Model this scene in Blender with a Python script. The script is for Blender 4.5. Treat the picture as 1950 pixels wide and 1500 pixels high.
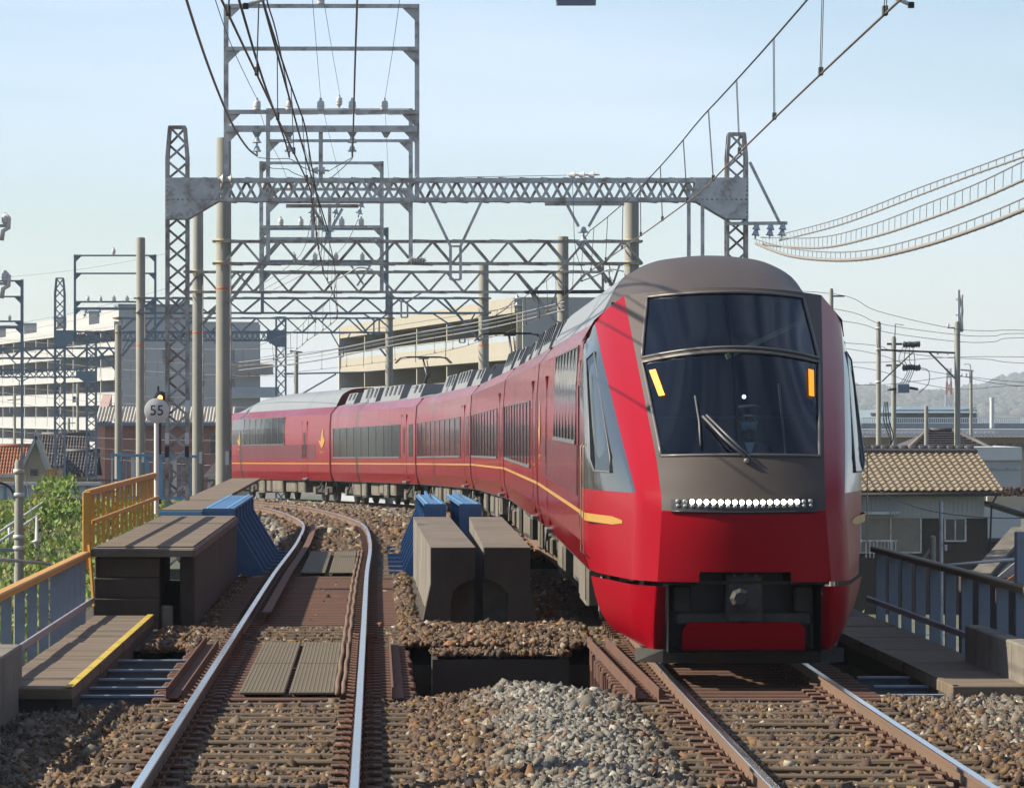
import bpy, bmesh, math, random
import numpy as np
from mathutils import Vector, Matrix

random.seed(7)
rng = np.random.default_rng(11)
for o in list(bpy.data.objects):
    bpy.data.objects.remove(o)
scene = bpy.context.scene
COL = scene.collection
R = math.radians

# ------------------------------------------------------------------ camera, sky, sun, exposure
FPX, IW, IH = 7600.0, 1950.0, 1500.0      # focal length and picture size in photo pixels
VX, VY, CH = 716.0, 790.0, 2.44           # direction of the straight track in the picture, camera height over the rails
cam_data = bpy.data.cameras.new('camera')
cam_data.sensor_width = 36.0
cam_data.lens = 36.0 * FPX / IW
cam_data.shift_x = (IW / 2 - VX) / IW
cam_data.shift_y = (VY - IH / 2) / IW
cam_data.clip_start = 0.5
cam_data.clip_end = 20000
cam = bpy.data.objects.new('camera', cam_data)
cam.location = (0, 0, CH)
cam.rotation_euler = (R(90), 0, 0)
COL.objects.link(cam)
scene.camera = cam

SUN_EL, SUN_AZ = R(36), R(-87)            # azimuth from +Y, clockwise positive: the sun is to the left
world = bpy.data.worlds.new('World')
scene.world = world
world.use_nodes = True
nt = world.node_tree
nt.nodes.clear()
wo = nt.nodes.new('ShaderNodeOutputWorld')
bg = nt.nodes.new('ShaderNodeBackground')
sky = nt.nodes.new('ShaderNodeTexSky')
sky.sky_type = 'NISHITA'
sky.sun_disc = False
sky.sun_elevation = SUN_EL
sky.sun_rotation = SUN_AZ
sky.air_density = 1.0
sky.dust_density = 0.25
sky.ozone_density = 3.4
tc = nt.nodes.new('ShaderNodeTexCoord')
mp = nt.nodes.new('ShaderNodeMapping')
mp.inputs['Scale'].default_value = (1.2, 1.2, 7.0)
cn = nt.nodes.new('ShaderNodeTexNoise')
cn.inputs['Scale'].default_value = 2.6
cn.inputs['Detail'].default_value = 6
cr = nt.nodes.new('ShaderNodeValToRGB')
cr.color_ramp.elements[0].position = 0.40
cr.color_ramp.elements[0].color = (0.08, 0.08, 0.08, 1)
cr.color_ramp.elements[1].position = 0.72
cr.color_ramp.elements[1].color = (0.50, 0.50, 0.50, 1)
mx = nt.nodes.new('ShaderNodeMix')
mx.data_type = 'RGBA'
mx.inputs['B'].default_value = (6.9, 7.7, 9.6, 1)      # thin high cloud, as bright as the hazy sky
nt.links.new(tc.outputs['Generated'], mp.inputs['Vector'])
nt.links.new(mp.outputs['Vector'], cn.inputs['Vector'])
nt.links.new(cn.outputs['Fac'], cr.inputs['Fac'])
nt.links.new(cr.outputs['Color'], mx.inputs['Factor'])
nt.links.new(sky.outputs['Color'], mx.inputs['A'])
nt.links.new(mx.outputs['Result'], bg.inputs['Color'])
bg.inputs['Strength'].default_value = 0.070
nt.links.new(bg.outputs['Background'], wo.inputs['Surface'])

sun_data = bpy.data.lights.new('sun', 'SUN')
sun_data.energy = 5.0
sun_data.angle = R(0.5)
sun_data.color = (1.0, 0.92, 0.78)
sun = bpy.data.objects.new('sun', sun_data)
to_sun = Vector((math.sin(SUN_AZ) * math.cos(SUN_EL), math.cos(SUN_AZ) * math.cos(SUN_EL), math.sin(SUN_EL)))
sun.rotation_euler = to_sun.to_track_quat('Z', 'Y').to_euler()
sun.location = (-30, 0, 40)
COL.objects.link(sun)

HAZE = 0.00014
vs = scene.view_settings
vs.view_transform = 'Standard'
vs.look = 'None'
vs.exposure = 1.0
vs.gamma = 1.0
vs.use_curve_mapping = False

# ------------------------------------------------------------------ helpers
def wp(px, py, Y):
    """a point of the place, from its bearing and its distance down the line"""
    return Vector(((px - VX) * Y / FPX, Y, CH - (py - VY) * Y / FPX))

WORLD = {}          # world offset of empties and parts that are not rotated

def link(o, parent=None):
    COL.objects.link(o)
    if parent is not None:
        o.parent = parent
    return o

def tag(o, label=None, cat=None, group=None, kind=None):
    if label: o['label'] = label
    if cat: o['category'] = cat
    if group: o['group'] = group
    if kind: o['kind'] = kind
    return o

def thing(name, label, cat, loc=(0, 0, 0), rz=0.0, group=None):
    o = bpy.data.objects.new(name, None)
    o.empty_display_size = 0.2
    o.location = loc
    o.rotation_euler = (0, 0, rz)
    link(o)
    WORLD[o] = Vector(loc)
    return tag(o, label, cat, group)

class MB:
    """collects shapes for one mesh"""
    def __init__(self):
        self.v, self.f, self.m = [], [], []
    def add(self, verts, faces, mi=0):
        n = len(self.v)
        self.v += [tuple(p) for p in verts]
        self.f += [tuple(i + n for i in f) for f in faces]
        self.m += [mi] * len(faces)
        return self
    def box(self, a, b, mi=0):
        (x0, y0, z0), (x1, y1, z1) = a, b
        self.add([(x0, y0, z0), (x1, y0, z0), (x1, y1, z0), (x0, y1, z0), (x0, y0, z1), (x1, y0, z1), (x1, y1, z1), (x0, y1, z1)],
                 [(0, 3, 2, 1), (4, 5, 6, 7), (0, 1, 5, 4), (1, 2, 6, 5), (2, 3, 7, 6), (3, 0, 4, 7)], mi)
        return self
    def cham(self, a, b, c=0.02, mi=0):
        """box with chamfered vertical and top edges"""
        (x0, y0, z0), (x1, y1, z1) = a, b
        def ring(i, z): return [(x0 + i + c, y0 + i, z), (x1 - i - c, y0 + i, z), (x1 - i, y0 + i + c, z), (x1 - i, y1 - i - c, z),
                                (x1 - i - c, y1 - i, z), (x0 + i + c, y1 - i, z), (x0 + i, y1 - i - c, z), (x0 + i, y0 + i + c, z)]
        vs_ = ring(0, z0) + ring(0, z1 - c) + ring(c, z1)
        fs = [tuple(range(7, -1, -1)), tuple(range(16, 24))]
        for r in (0, 8):
            for k in range(8):
                fs.append((r + k, r + (k + 1) % 8, r + 8 + (k + 1) % 8, r + 8 + k))
        return self.add(vs_, fs, mi)
    def bar(self, p0, p1, w, h, mi=0, up=(0, 0, 1)):
        p0, p1 = Vector(p0), Vector(p1)
        d = (p1 - p0).normalized()
        u = Vector(up)
        s = d.cross(u)
        if s.length < 1e-4:
            s = d.cross(Vector((0, 1, 0)))
        s.normalize()
        t = s.cross(d)
        q = []
        for p in (p0, p1):
            for a_, b_ in ((-1, -1), (1, -1), (1, 1), (-1, 1)):
                q.append(p + s * (a_ * w / 2) + t * (b_ * h / 2))
        return self.add(q, [(3, 2, 1, 0), (4, 5, 6, 7), (0, 1, 5, 4), (1, 2, 6, 5), (2, 3, 7, 6), (3, 0, 4, 7)], mi)
    def tube(self, pts, r, n=8, mi=0, cap=True):
        pts = [Vector(p) for p in pts]
        rs = r if isinstance(r, (list, tuple)) else [r] * len(pts)
        base = len(self.v)
        prev = None
        for i, p in enumerate(pts):
            a_ = pts[max(0, i - 1)]; b_ = pts[min(len(pts) - 1, i + 1)]
            d = (b_ - a_).normalized()
            if prev is None:
                s = d.cross(Vector((0, 0, 1)))
                if s.length < 1e-3: s = d.cross(Vector((0, 1, 0)))
            else:
                s = prev - d * prev.dot(d)
            s.normalize(); prev = s
            t = d.cross(s)
            for k in range(n):
                a2 = 2 * math.pi * k / n
                self.v.append(tuple(p + (s * math.cos(a2) + t * math.sin(a2)) * rs[i]))
        for i in range(len(pts) - 1):
            for k in range(n):
                a_ = base + i * n + k; b_ = base + i * n + (k + 1) % n
                self.f.append((a_, b_, b_ + n, a_ + n)); self.m.append(mi)
        if cap:
            self.f.append(tuple(base + k for k in range(n - 1, -1, -1))); self.m.append(mi)
            e = base + (len(pts) - 1) * n
            self.f.append(tuple(e + k for k in range(n))); self.m.append(mi)
        return self
    def lathe(self, prof, c, n=12, mi=0, axis='z'):
        """prof: (radius, height) pairs"""
        base = len(self.v)
        for r_, h_ in prof:
            for k in range(n):
                a_ = 2 * math.pi * k / n
                x, y = r_ * math.cos(a_), r_ * math.sin(a_)
                if axis == 'z': p = (c[0] + x, c[1] + y, c[2] + h_)
                elif axis == 'x': p = (c[0] + h_, c[1] + x, c[2] + y)
                else: p = (c[0] + x, c[1] + h_, c[2] - y)
                self.v.append(p)
        for i in range(len(prof) - 1):
            for k in range(n):
                a_ = base + i * n + k; b_ = base + i * n + (k + 1) % n
                self.f.append((a_, b_, b_ + n, a_ + n)); self.m.append(mi)
        self.f.append(tuple(base + k for k in range(n - 1, -1, -1))); self.m.append(mi)
        e = base + (len(prof) - 1) * n
        self.f.append(tuple(e + k for k in range(n))); self.m.append(mi)
        return self
    def prism(self, poly, off, mi=0):
        """poly: list of 3-D points, off: extrusion vector"""
        n = len(poly); off = Vector(off)
        vs_ = [Vector(p) for p in poly] + [Vector(p) + off for p in poly]
        fs = [tuple(range(n - 1, -1, -1)), tuple(range(n, 2 * n))]
        for k in range(n):
            fs.append((k, (k + 1) % n, n + (k + 1) % n, n + k))
        return self.add(vs_, fs, mi)
    def grid(self, rows, mi=0, flip=False):
        base = len(self.v)
        nr, ncol = len(rows), len(rows[0])
        for r_ in rows:
            self.v += [tuple(p) for p in r_]
        for i in range(nr - 1):
            for j in range(ncol - 1):
                a_ = base + i * ncol + j
                q = (a_, a_ + 1, a_ + ncol + 1, a_ + ncol)
                self.f.append(q[::-1] if flip else q); self.m.append(mi)
        return self
    def mesh(self, name, mats, smooth=False, fix=True):
        me = bpy.data.meshes.new(name)
        me.from_pydata(self.v, [], self.f)
        for m_ in (mats if isinstance(mats, (list, tuple)) else [mats]):
            me.materials.append(m_)
        if any(self.m):
            me.polygons.foreach_set('material_index', self.m)
        if fix:
            b = bmesh.new(); b.from_mesh(me)
            bmesh.ops.recalc_face_normals(b, faces=b.faces)
            b.to_mesh(me); b.free()
        if smooth:
            me.polygons.foreach_set('use_smooth', [True] * len(me.polygons))
        me.update()
        return me

def obj(name, mb, mats, parent=None, smooth=False, local=False, loc=None, rot=None, fix=True, angle=None):
    """one mesh object; its mesh is in world coordinates unless local"""
    me = mb if isinstance(mb, bpy.types.Mesh) else mb.mesh(name, mats, smooth, fix)
    if smooth and angle:
        me.set_sharp_from_angle(angle=R(angle))
    o = bpy.data.objects.new(name, me)
    link(o, parent)
    if local:
        WORLD[o] = None
        if loc is not None: o.location = loc
    else:
        base = WORLD.get(parent) if parent is not None else Vector((0, 0, 0))
        if base is None: base = Vector((0, 0, 0))
        L = Vector(loc) if loc is not None else Vector((0, 0, 0))
        o.location = L - base
        WORLD[o] = L
    if rot is not None: o.rotation_euler = rot
    return o

UNIT = {}
def unit_bar(mat, kind='box'):
    key = (mat.name, kind)
    if key not in UNIT:
        m = MB()
        if kind == 'box':
            m.box((-.5, -.5, -.5), (.5, .5, .5))
        else:                                   # angle iron
            t = 0.16
            L = [(-.5, -.5), (.5, -.5), (.5, -.5 + t), (-.5 + t, -.5 + t), (-.5 + t, .5), (-.5, .5)]
            m.prism([(-.5, a, b) for a, b in L], (1, 0, 0))
        UNIT[key] = m.mesh('bar_' + mat.name, mat)
    return UNIT[key]

def bar(name, p0, p1, w, h, mat, parent=None, up=(0, 0, 1), kind='box', local=False):
    p0, p1 = Vector(p0), Vector(p1)
    d = p1 - p0
    L = d.length
    d.normalize()
    s = Vector(up).cross(d)
    if s.length < 1e-4: s = Vector((0, 1, 0)).cross(d)
    s.normalize()
    t = d.cross(s)
    M3 = Matrix((d, s, t)).transposed()
    o = bpy.data.objects.new(name, unit_bar(mat, kind))
    link(o, parent)
    mid = (p0 + p1) / 2
    if local:
        o.location = mid
    else:
        base = WORLD.get(parent) if parent is not None else Vector((0, 0, 0))
        o.location = mid - (base if base is not None else Vector((0, 0, 0)))
        WORLD[o] = mid
    o.rotation_euler = M3.to_euler()
    o.scale = (L, w, h)
    return o

# ------------------------------------------------------------------ materials
MATS = {}
DK = 0.66          # all paints and stones are a step darker than first guessed
def mat(name, col, rough=0.6, metal=0.0, var=0.18, scale=2.0, bump=0.0, bscale=40.0, dirt=None, dscale=1.5, dpos=0.55, dwid=0.15, coat=0.0, spec=0.5, stretch=(1, 1, 1)):
    if name in MATS: return MATS[name]
    if metal < .9: col = tuple(c * DK for c in col)
    if dirt: dirt = tuple(c * DK for c in dirt)
    m = bpy.data.materials.new(name)
    m.use_nodes = True
    n = m.node_tree; N = n.nodes; Lk = n.links
    b = N['Principled BSDF']
    b.inputs['Roughness'].default_value = rough
    b.inputs['Metallic'].default_value = metal
    b.inputs['Specular IOR Level'].default_value = spec
    if coat:
        b.inputs['Coat Weight'].default_value = coat
        b.inputs['Coat Roughness'].default_value = 0.03
    g = N.new('ShaderNodeNewGeometry')
    mp_ = N.new('ShaderNodeMapping'); mp_.inputs['Scale'].default_value = stretch
    Lk.new(g.outputs['Position'], mp_.inputs['Vector'])
    t = N.new('ShaderNodeTexNoise')
    t.inputs['Scale'].default_value = scale; t.inputs['Detail'].default_value = 6; t.inputs['Roughness'].default_value = 0.65
    Lk.new(mp_.outputs['Vector'], t.inputs['Vector'])
    mr = N.new('ShaderNodeMapRange')
    mr.inputs['From Min'].default_value = 0.25; mr.inputs['From Max'].default_value = 0.75
    mr.inputs['To Min'].default_value = 1 - var; mr.inputs['To Max'].default_value = 1 + var
    Lk.new(t.outputs['Fac'], mr.inputs['Value'])
    mu = N.new('ShaderNodeMix'); mu.data_type = 'RGBA'; mu.blend_type = 'MULTIPLY'
    mu.inputs['Factor'].default_value = 1.0
    mu.inputs['A'].default_value = (*col, 1)
    Lk.new(mr.outputs['Result'], mu.inputs['B'])
    out = mu.outputs['Result']
    if dirt:
        t2 = N.new('ShaderNodeTexNoise')
        t2.inputs['Scale'].default_value = dscale; t2.inputs['Detail'].default_value = 8; t2.inputs['Roughness'].default_value = 0.7
        Lk.new(mp_.outputs['Vector'], t2.inputs['Vector'])
        mr2 = N.new('ShaderNodeMapRange')
        mr2.inputs['From Min'].default_value = dpos - dwid; mr2.inputs['From Max'].default_value = dpos + dwid
        Lk.new(t2.outputs['Fac'], mr2.inputs['Value'])
        m2 = N.new('ShaderNodeMix'); m2.data_type = 'RGBA'
        Lk.new(mr2.outputs['Result'], m2.inputs['Factor'])
        Lk.new(out, m2.inputs['A'])
        m2.inputs['B'].default_value = (*dirt, 1)
        out = m2.outputs['Result']
    Lk.new(out, b.inputs['Base Color'])
    rr = N.new('ShaderNodeMapRange')
    rr.inputs['To Min'].default_value = max(0.02, rough - 0.08); rr.inputs['To Max'].default_value = min(1, rough + 0.08)
    Lk.new(t.outputs['Fac'], rr.inputs['Value'])
    Lk.new(rr.outputs['Result'], b.inputs['Roughness'])
    if bump:
        t3 = N.new('ShaderNodeTexNoise'); t3.inputs['Scale'].default_value = bscale; t3.inputs['Detail'].default_value = 4
        Lk.new(mp_.outputs['Vector'], t3.inputs['Vector'])
        bp = N.new('ShaderNodeBump'); bp.inputs['Strength'].default_value = bump; bp.inputs['Distance'].default_value = 0.02
        Lk.new(t3.outputs['Fac'], bp.inputs['Height'])
        Lk.new(bp.outputs['Normal'], b.inputs['Normal'])
        if coat: Lk.new(bp.outputs['Normal'], b.inputs['Coat Normal'])
    MATS[name] = m
    return m

def emit(name, col, strength):
    m = bpy.data.materials.new(name); m.use_nodes = True
    b = m.node_tree.nodes['Principled BSDF']
    b.inputs['Base Color'].default_value = (*col, 1)
    b.inputs['Emission Color'].default_value = (*col, 1)
    b.inputs['Emission Strength'].default_value = strength
    MATS[name] = m
    return m

def clear_glass(name, tint, gloss=0.10):
    m = bpy.data.materials.new(name); m.use_nodes = True
    n = m.node_tree; n.nodes.clear()
    o_ = n.nodes.new('ShaderNodeOutputMaterial')
    tr = n.nodes.new('ShaderNodeBsdfTransparent'); tr.inputs['Color'].default_value = (*tint, 1)
    gl = n.nodes.new('ShaderNodeBsdfGlossy'); gl.inputs['Roughness'].default_value = 0.03
    gl.inputs['Color'].default_value = (0.85, 0.92, 1.0, 1)
    fr = n.nodes.new('ShaderNodeFresnel'); fr.inputs['IOR'].default_value = 1.5
    mx_ = n.nodes.new('ShaderNodeMixShader')
    n.links.new(fr.outputs['Fac'], mx_.inputs['Fac'])
    n.links.new(tr.outputs['BSDF'], mx_.inputs[1]); n.links.new(gl.outputs['BSDF'], mx_.inputs[2])
    n.links.new(mx_.outputs['Shader'], o_.inputs['Surface'])
    MATS[name] = m
    return m

galv = mat('galvanised_steel', (0.66, 0.67, 0.65), 0.55, 0.10, 0.25, 3, dirt=(0.21, 0.135, 0.085), dscale=3.5, dpos=0.60, dwid=0.12)
galv_old = mat('weathered_steel', (0.52, 0.51, 0.47), 0.65, 0.05, 0.3, 2.5, dirt=(0.17, 0.085, 0.045), dscale=3.0, dpos=0.56, dwid=0.12)
galv_blue = mat('blue_grey_steel', (0.22, 0.29, 0.34), 0.6, 0.1, 0.25, 2.0, dirt=(0.13, 0.09, 0.07), dscale=2.0, dpos=0.68, dwid=0.1)
pole_con = mat('pole_concrete', (0.36, 0.345, 0.285), 0.85, 0, 0.14, 3, 0.12, 60, dirt=(0.26, 0.25, 0.22), dscale=0.9, dpos=0.6, stretch=(1, 1, .3))
porcelain = mat('white_porcelain', (0.72, 0.70, 0.66), 0.25, 0, 0.08, 9)
porc_blue = mat('glazed_insulator', (0.50, 0.56, 0.60), 0.25, 0, 0.1, 9)
wire_dark = mat('dark_wire', (0.075, 0.08, 0.085), 0.6, 0.3, 0.1)
wire_copper = mat('copper_wire', (0.19, 0.135, 0.08), 0.45, 0.4, 0.1)
wire_grey = mat('grey_cable', (0.26, 0.265, 0.26), 0.6, 0.2, 0.15, 8)
orange_band = mat('orange_band', (0.65, 0.19, 0.06), 0.6)
yellow_strap = mat('strap_steel', (0.50, 0.40, 0.22), 0.6, 0.2)
rust = mat('rusty_steel', (0.17, 0.070, 0.036), 0.85, 0.05, 0.35, 5, 0.25, 60, dirt=(0.095, 0.055, 0.04), dscale=2.5, dpos=0.55)
rail_side = mat('rail_rust', (0.20, 0.115, 0.065), 0.8, 0.05, 0.22, 3, 0.1, 50, dirt=(0.12, 0.075, 0.05), dscale=1.5, dpos=0.58, stretch=(1, .2, 1))
rail_head = mat('polished_rail', (0.70, 0.72, 0.75), 0.18, 1.0, 0.14, 3, stretch=(6, .15, 1))
timber = mat('sleeper_timber', (0.128, 0.080, 0.034), 0.9, 0, 0.35, 4, 0.3, 30, dirt=(0.075, 0.058, 0.042), dscale=2, dpos=0.55, stretch=(.35, 3, 3))
concrete = mat('concrete', (0.25, 0.22, 0.175), 0.9, 0, 0.22, 1.6, 0.25, 25, dirt=(0.13, 0.112, 0.085), dscale=1.1, dpos=0.53, dwid=0.14)
con_dark = mat('stained_concrete', (0.075, 0.058, 0.042), 0.9, 0, 0.35, 2.2, 0.25, 25, dirt=(0.035, 0.03, 0.026), dscale=1.2, dpos=0.5, dwid=0.2, stretch=(1, 1, .4))
slab = mat('walkway_slab', (0.21, 0.15, 0.095), 0.9, 0, 0.35, 3.5, 0.2, 40, dirt=(0.10, 0.078, 0.055), dscale=1.6, dpos=0.55, stretch=(.4, 3, 1))
yellow_paint = mat('yellow_paint', (0.60, 0.42, 0.035), 0.7, 0, 0.22, 5, dirt=(0.22, 0.16, 0.06), dscale=6, dpos=0.64, dwid=.08)
orange_yellow = mat('orange_yellow_paint', (0.66, 0.32, 0.035), 0.55, 0, 0.16, 4, dirt=(0.40, 0.22, 0.05), dscale=4, dpos=0.64)
fence_grey = mat('fence_blue_grey', (0.23, 0.285, 0.36), 0.6, 0.1, 0.18, 3, dirt=(0.17, 0.19, 0.21), dscale=3, dpos=0.6)
blue_paint = mat('blue_girder_paint', (0.05, 0.17, 0.36), 0.5, 0, 0.2, 3, dirt=(0.06, 0.14, 0.27), dscale=2.5, dpos=0.6)
blue_light = mat('pale_blue_paint', (0.17, 0.42, 0.62), 0.55, 0, 0.14, 3, dirt=(0.35, 0.45, 0.50), dscale=5, dpos=.66)
white_paint = mat('white_paint', (0.76, 0.75, 0.73), 0.5, 0, 0.06, 4)
black_paint = mat('black_paint', (0.012, 0.012, 0.014), 0.4, 0, 0.1)
dark_metal = mat('dark_underframe', (0.035, 0.033, 0.03), 0.75, 0.1, 0.35, 4, dirt=(0.09, 0.075, 0.055), dscale=3, dpos=0.62)
brown_metal = mat('dusty_equipment', (0.20, 0.175, 0.13), 0.8, 0.05, 0.25, 3, dirt=(0.11, 0.09, 0.065), dscale=2.5, dpos=0.56)
train_red = mat('red_train_paint', (0.25, 0.003, 0.010), 0.20, 0.0, 0.06, 1.2, 0.30, 1.4, coat=0.10, spec=0.15, stretch=(1.0, 1.0, .25))
nose_red = mat('red_nose_paint', (0.34, 0.003, 0.012), 0.30, 0.0, 0.04, 1.2, coat=0.03, spec=0.06)
maroon = mat('maroon_band', (0.13, 0.010, 0.018), 0.3, 0.0, 0.08, 1.2, 0.05, 1.6, coat=0.12, spec=0.2, stretch=(1, 1, .25))
gold = mat('gold_paint', (0.62, 0.34, 0.06), 0.4, 0.2, 0.06)
roof_grey = mat('train_roof_grey', (0.27, 0.285, 0.29), 0.45, 0.1, 0.1, 1.5)
roof_box = mat('roof_equipment_grey', (0.24, 0.245, 0.25), 0.6, 0.1, 0.2, 3)
nose_dark = mat('dark_brown_nose_paint', (0.078, 0.060, 0.050), 0.55, 0.0, 0.10, 2.5, spec=0.3)
nose_gloss = mat('black_gloss_panel', (0.020, 0.021, 0.023), 0.12, 0, 0.05, 1.5, 0.03, 1.2, coat=0.25, spec=0.45)
dark_glass = mat('dark_window_glass', (0.008, 0.009, 0.010), 0.05, 0, 0.05, 1.5, 0.22, 1.4, spec=0.32)
frame_grey = mat('window_frame_grey', (0.17, 0.16, 0.155), 0.45, 0.3, 0.08)
bellows = mat('gangway_rubber', (0.012, 0.012, 0.012), 0.9)
# ------------------------------------------------------------------ the line of the two tracks
def hermite(pts):
    xs = np.array([p[0] for p in pts], float); ys = np.array([p[1] for p in pts], float)
    m = np.gradient(ys, xs)
    def f(t):
        i = int(min(max(np.searchsorted(xs, t) - 1, 0), len(xs) - 2))
        h = xs[i + 1] - xs[i]; s = (t - xs[i]) / h
        return float((2*s**3 - 3*s**2 + 1)*ys[i] + (s**3 - 2*s**2 + s)*h*m[i] + (-2*s**3 + 3*s**2)*ys[i+1] + (s**3 - s**2)*h*m[i+1])
    return f
RX = hermite([(0, 3.2), (15, 3.27), (26, 3.34), (38, 3.48), (50, 3.68), (59.3, 3.795), (70, 3.9), (80.3, 3.97), (90, 3.96), (101.3, 3.80),
              (112, 3.35), (122.5, 2.62), (132, 1.45), (142.8, -.25), (150, -1.72), (157, -3.2), (163.3, -4.75), (175, -8.4), (190, -14.6), (210, -26)])
LX = hermite([(0, -.86), (20, -.86), (40, -.86), (60, -.86), (80, -.84), (98.5, -1.10), (112, -1.69), (123, -2.35), (131.5, -3.0), (143.5, -4.35), (150, -5.45),
              (157, -6.9), (165, -9.0), (175, -12.4), (190, -18.8), (210, -30)])
def RZ(y):
    if y < 60: return 0.0
    if y < 100: return -.0115 * (y - 60) ** 2 / 80
    return -.0115 * (y - 80)
def tangent(f, y):
    d = Vector((f(y + .5) - f(y - .5), 1.0, 0)); d.normalize(); return d
def on(f, y, off=0.0, z=0.0):
    t = tangent(f, y); n = Vector((t.y, -t.x, 0))
    return Vector((f(y), y, RZ(y) + z)) + n * off

GAP1 = (36.3, 44.6)       # underpass
GAP2 = (64.4, 75.0)       # bridge with the blue girders

# ------------------------------------------------------------------ setting: ground
def noise2(x, y, s=1.0):
    return (math.sin(x*1.7*s + 1.3) * math.cos(y*1.3*s - .7) + .5*math.sin(x*3.9*s + y*2.1*s) + .25*math.sin(x*8.3*s - y*7.1*s + 2)) / 1.75

ground_mat = mat('town_ground', (0.15, 0.14, 0.115), 0.95, 0, 0.3, 0.08, dirt=(0.075, 0.095, 0.045), dscale=0.03, dpos=0.5, dwid=.08)
road_mat = mat('asphalt', (0.055, 0.055, 0.056), 0.9, 0, 0.2, 1.5, 0.2, 60)
g = MB().grid([[(x, y, -5.0) for x in (-6000, -600, -120, -40, 0, 40, 120, 600, 6000)] for y in (-300, 0, 30, 60, 120, 300, 1200, 9000)])
tag(obj('ground', g, ground_mat, fix=False), kind='structure')
g = MB()
g.grid([[(-60, 37.0, -4.99), (60, 37.0, -4.99)], [(-60, 44.0, -4.99), (60, 44.0, -4.99)]])
tag(obj('road', g, road_mat, fix=False), kind='structure')
g = MB(); g.grid([[(-60, 65.5, -4.99), (60, 65.5, -4.99)], [(-60, 74.0, -4.99), (60, 74.0, -4.99)]])
tag(obj('side_road', g, road_mat, fix=False), kind='structure')

# abutments under the ballast
ab = MB()
ab.box((-3.95, 4, -5.05), (6.55, 36.2, -.36))
tag(obj('near_abutment', ab, con_dark), kind='structure')
ab = MB()
ab.box((-3.95, 44.7, -5.05), (6.55, 64.3, -.36))
ab.box((.62, 43.8, -5.05), (2.12, 44.7, -.24))
tag(obj('bridge_pier', ab, con_dark), kind='structure')
# embankment of the curve
ab = MB()
rows = []
for y in list(np.arange(75.1, 205, 5.0)):
    l = on(LX, y, -3.2); r = on(RX, y, 3.0)
    tl = tangent(LX, y); n_ = Vector((tl.y, -tl.x, 0))
    rows.append([l + n_ * -7 + Vector((0, 0, -4.7)), l + Vector((0, 0, -.42)), (l + r) / 2 + Vector((0, 0, -.42)), r + Vector((0, 0, -.42)), r + n_ * 7 + Vector((0, 0, -4.7))])
ab.grid(rows)
ab.add([p + Vector((0, 0, 0)) for p in rows[0]] + [Vector((rows[0][4].x, rows[0][4].y, -5.05)), Vector((rows[0][0].x, rows[0][0].y, -5.05))], [(0, 1, 2, 3, 4, 5, 6)])
tag(obj('embankment', ab, ground_mat), kind='structure')

# ------------------------------------------------------------------ ballast
def ballast_mat(name, spread):
    m = bpy.data.materials.new(name); m.use_nodes = True
    n = m.node_tree; N = n.nodes; Lk = n.links
    b = N['Principled BSDF']; b.inputs['Roughness'].default_value = 0.9
    at = N.new('ShaderNodeAttribute'); at.attribute_name = 'tone'
    Lk.new(at.outputs['Color'], b.inputs['Base Color'])
    t = N.new('ShaderNodeTexNoise'); t.inputs['Scale'].default_value = 90
    g_ = N.new('ShaderNodeNewGeometry'); Lk.new(g_.outputs['Position'], t.inputs['Vector'])
    bp = N.new('ShaderNodeBump'); bp.inputs['Strength'].default_value = 0.35; bp.inputs['Distance'].default_value = 0.01
    Lk.new(t.outputs['Fac'], bp.inputs['Height']); Lk.new(bp.outputs['Normal'], b.inputs['Normal'])
    MATS[name] = m
    return m
ballast_stone = ballast_mat('ballast_stone', 1)

def gauss(v, c, s): return math.exp(-((v - c) / s) ** 2)
def heap(x, y):
    """ballast surface height and how fresh (grey) the stone is there"""
    l = x - LX(y); r = x - RX(y)
    z = -.185 + .02 * noise2(x, y, 1.1)
    fresh = 0.0
    if abs(l) < 1.15 or abs(r) < 1.15: z -= .012 if y < 49 else .03
    if abs(l) > 1.15 and abs(r) > 1.15:
        if l > 0 and r < 0:                       # between the tracks
            mid = (LX(y) + RX(y)) / 2
            if y < 44:
                hgt = .17 * gauss(x, 1.45, .75)
                z += hgt + .03 * noise2(x, y, 2.2)
                fresh = min(1, max(0, (x - .78 + .25 * noise2(x, y, 1.6)) / .40)) * (1 if y < 36.6 else .3)
                if r > -1.45: fresh *= .55
            elif y > 75:
                z += .14 * gauss(x, mid, 1.0)
                fresh = .75 * gauss(x, mid + .35, .8)
            else:
                z += .05
        elif l < 0:
            if y < 44:
                z -= .03 + .05 * min(1, (-l - 1.15) / 1.2)
                fresh = min(1, max(0, (-l - 1.35 + .3 * noise2(x, y, 1.5)) / .7)) * .5
            elif y > 75:
                z -= .05; fresh = .95
        else:
            if y < 44:
                z += .05; fresh = min(1, max(0, (r - 1.35 + .25 * noise2(x, y, 1.5)) / .6)) * .6
            else: fresh = .6
    return z + RZ(y), fresh

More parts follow.
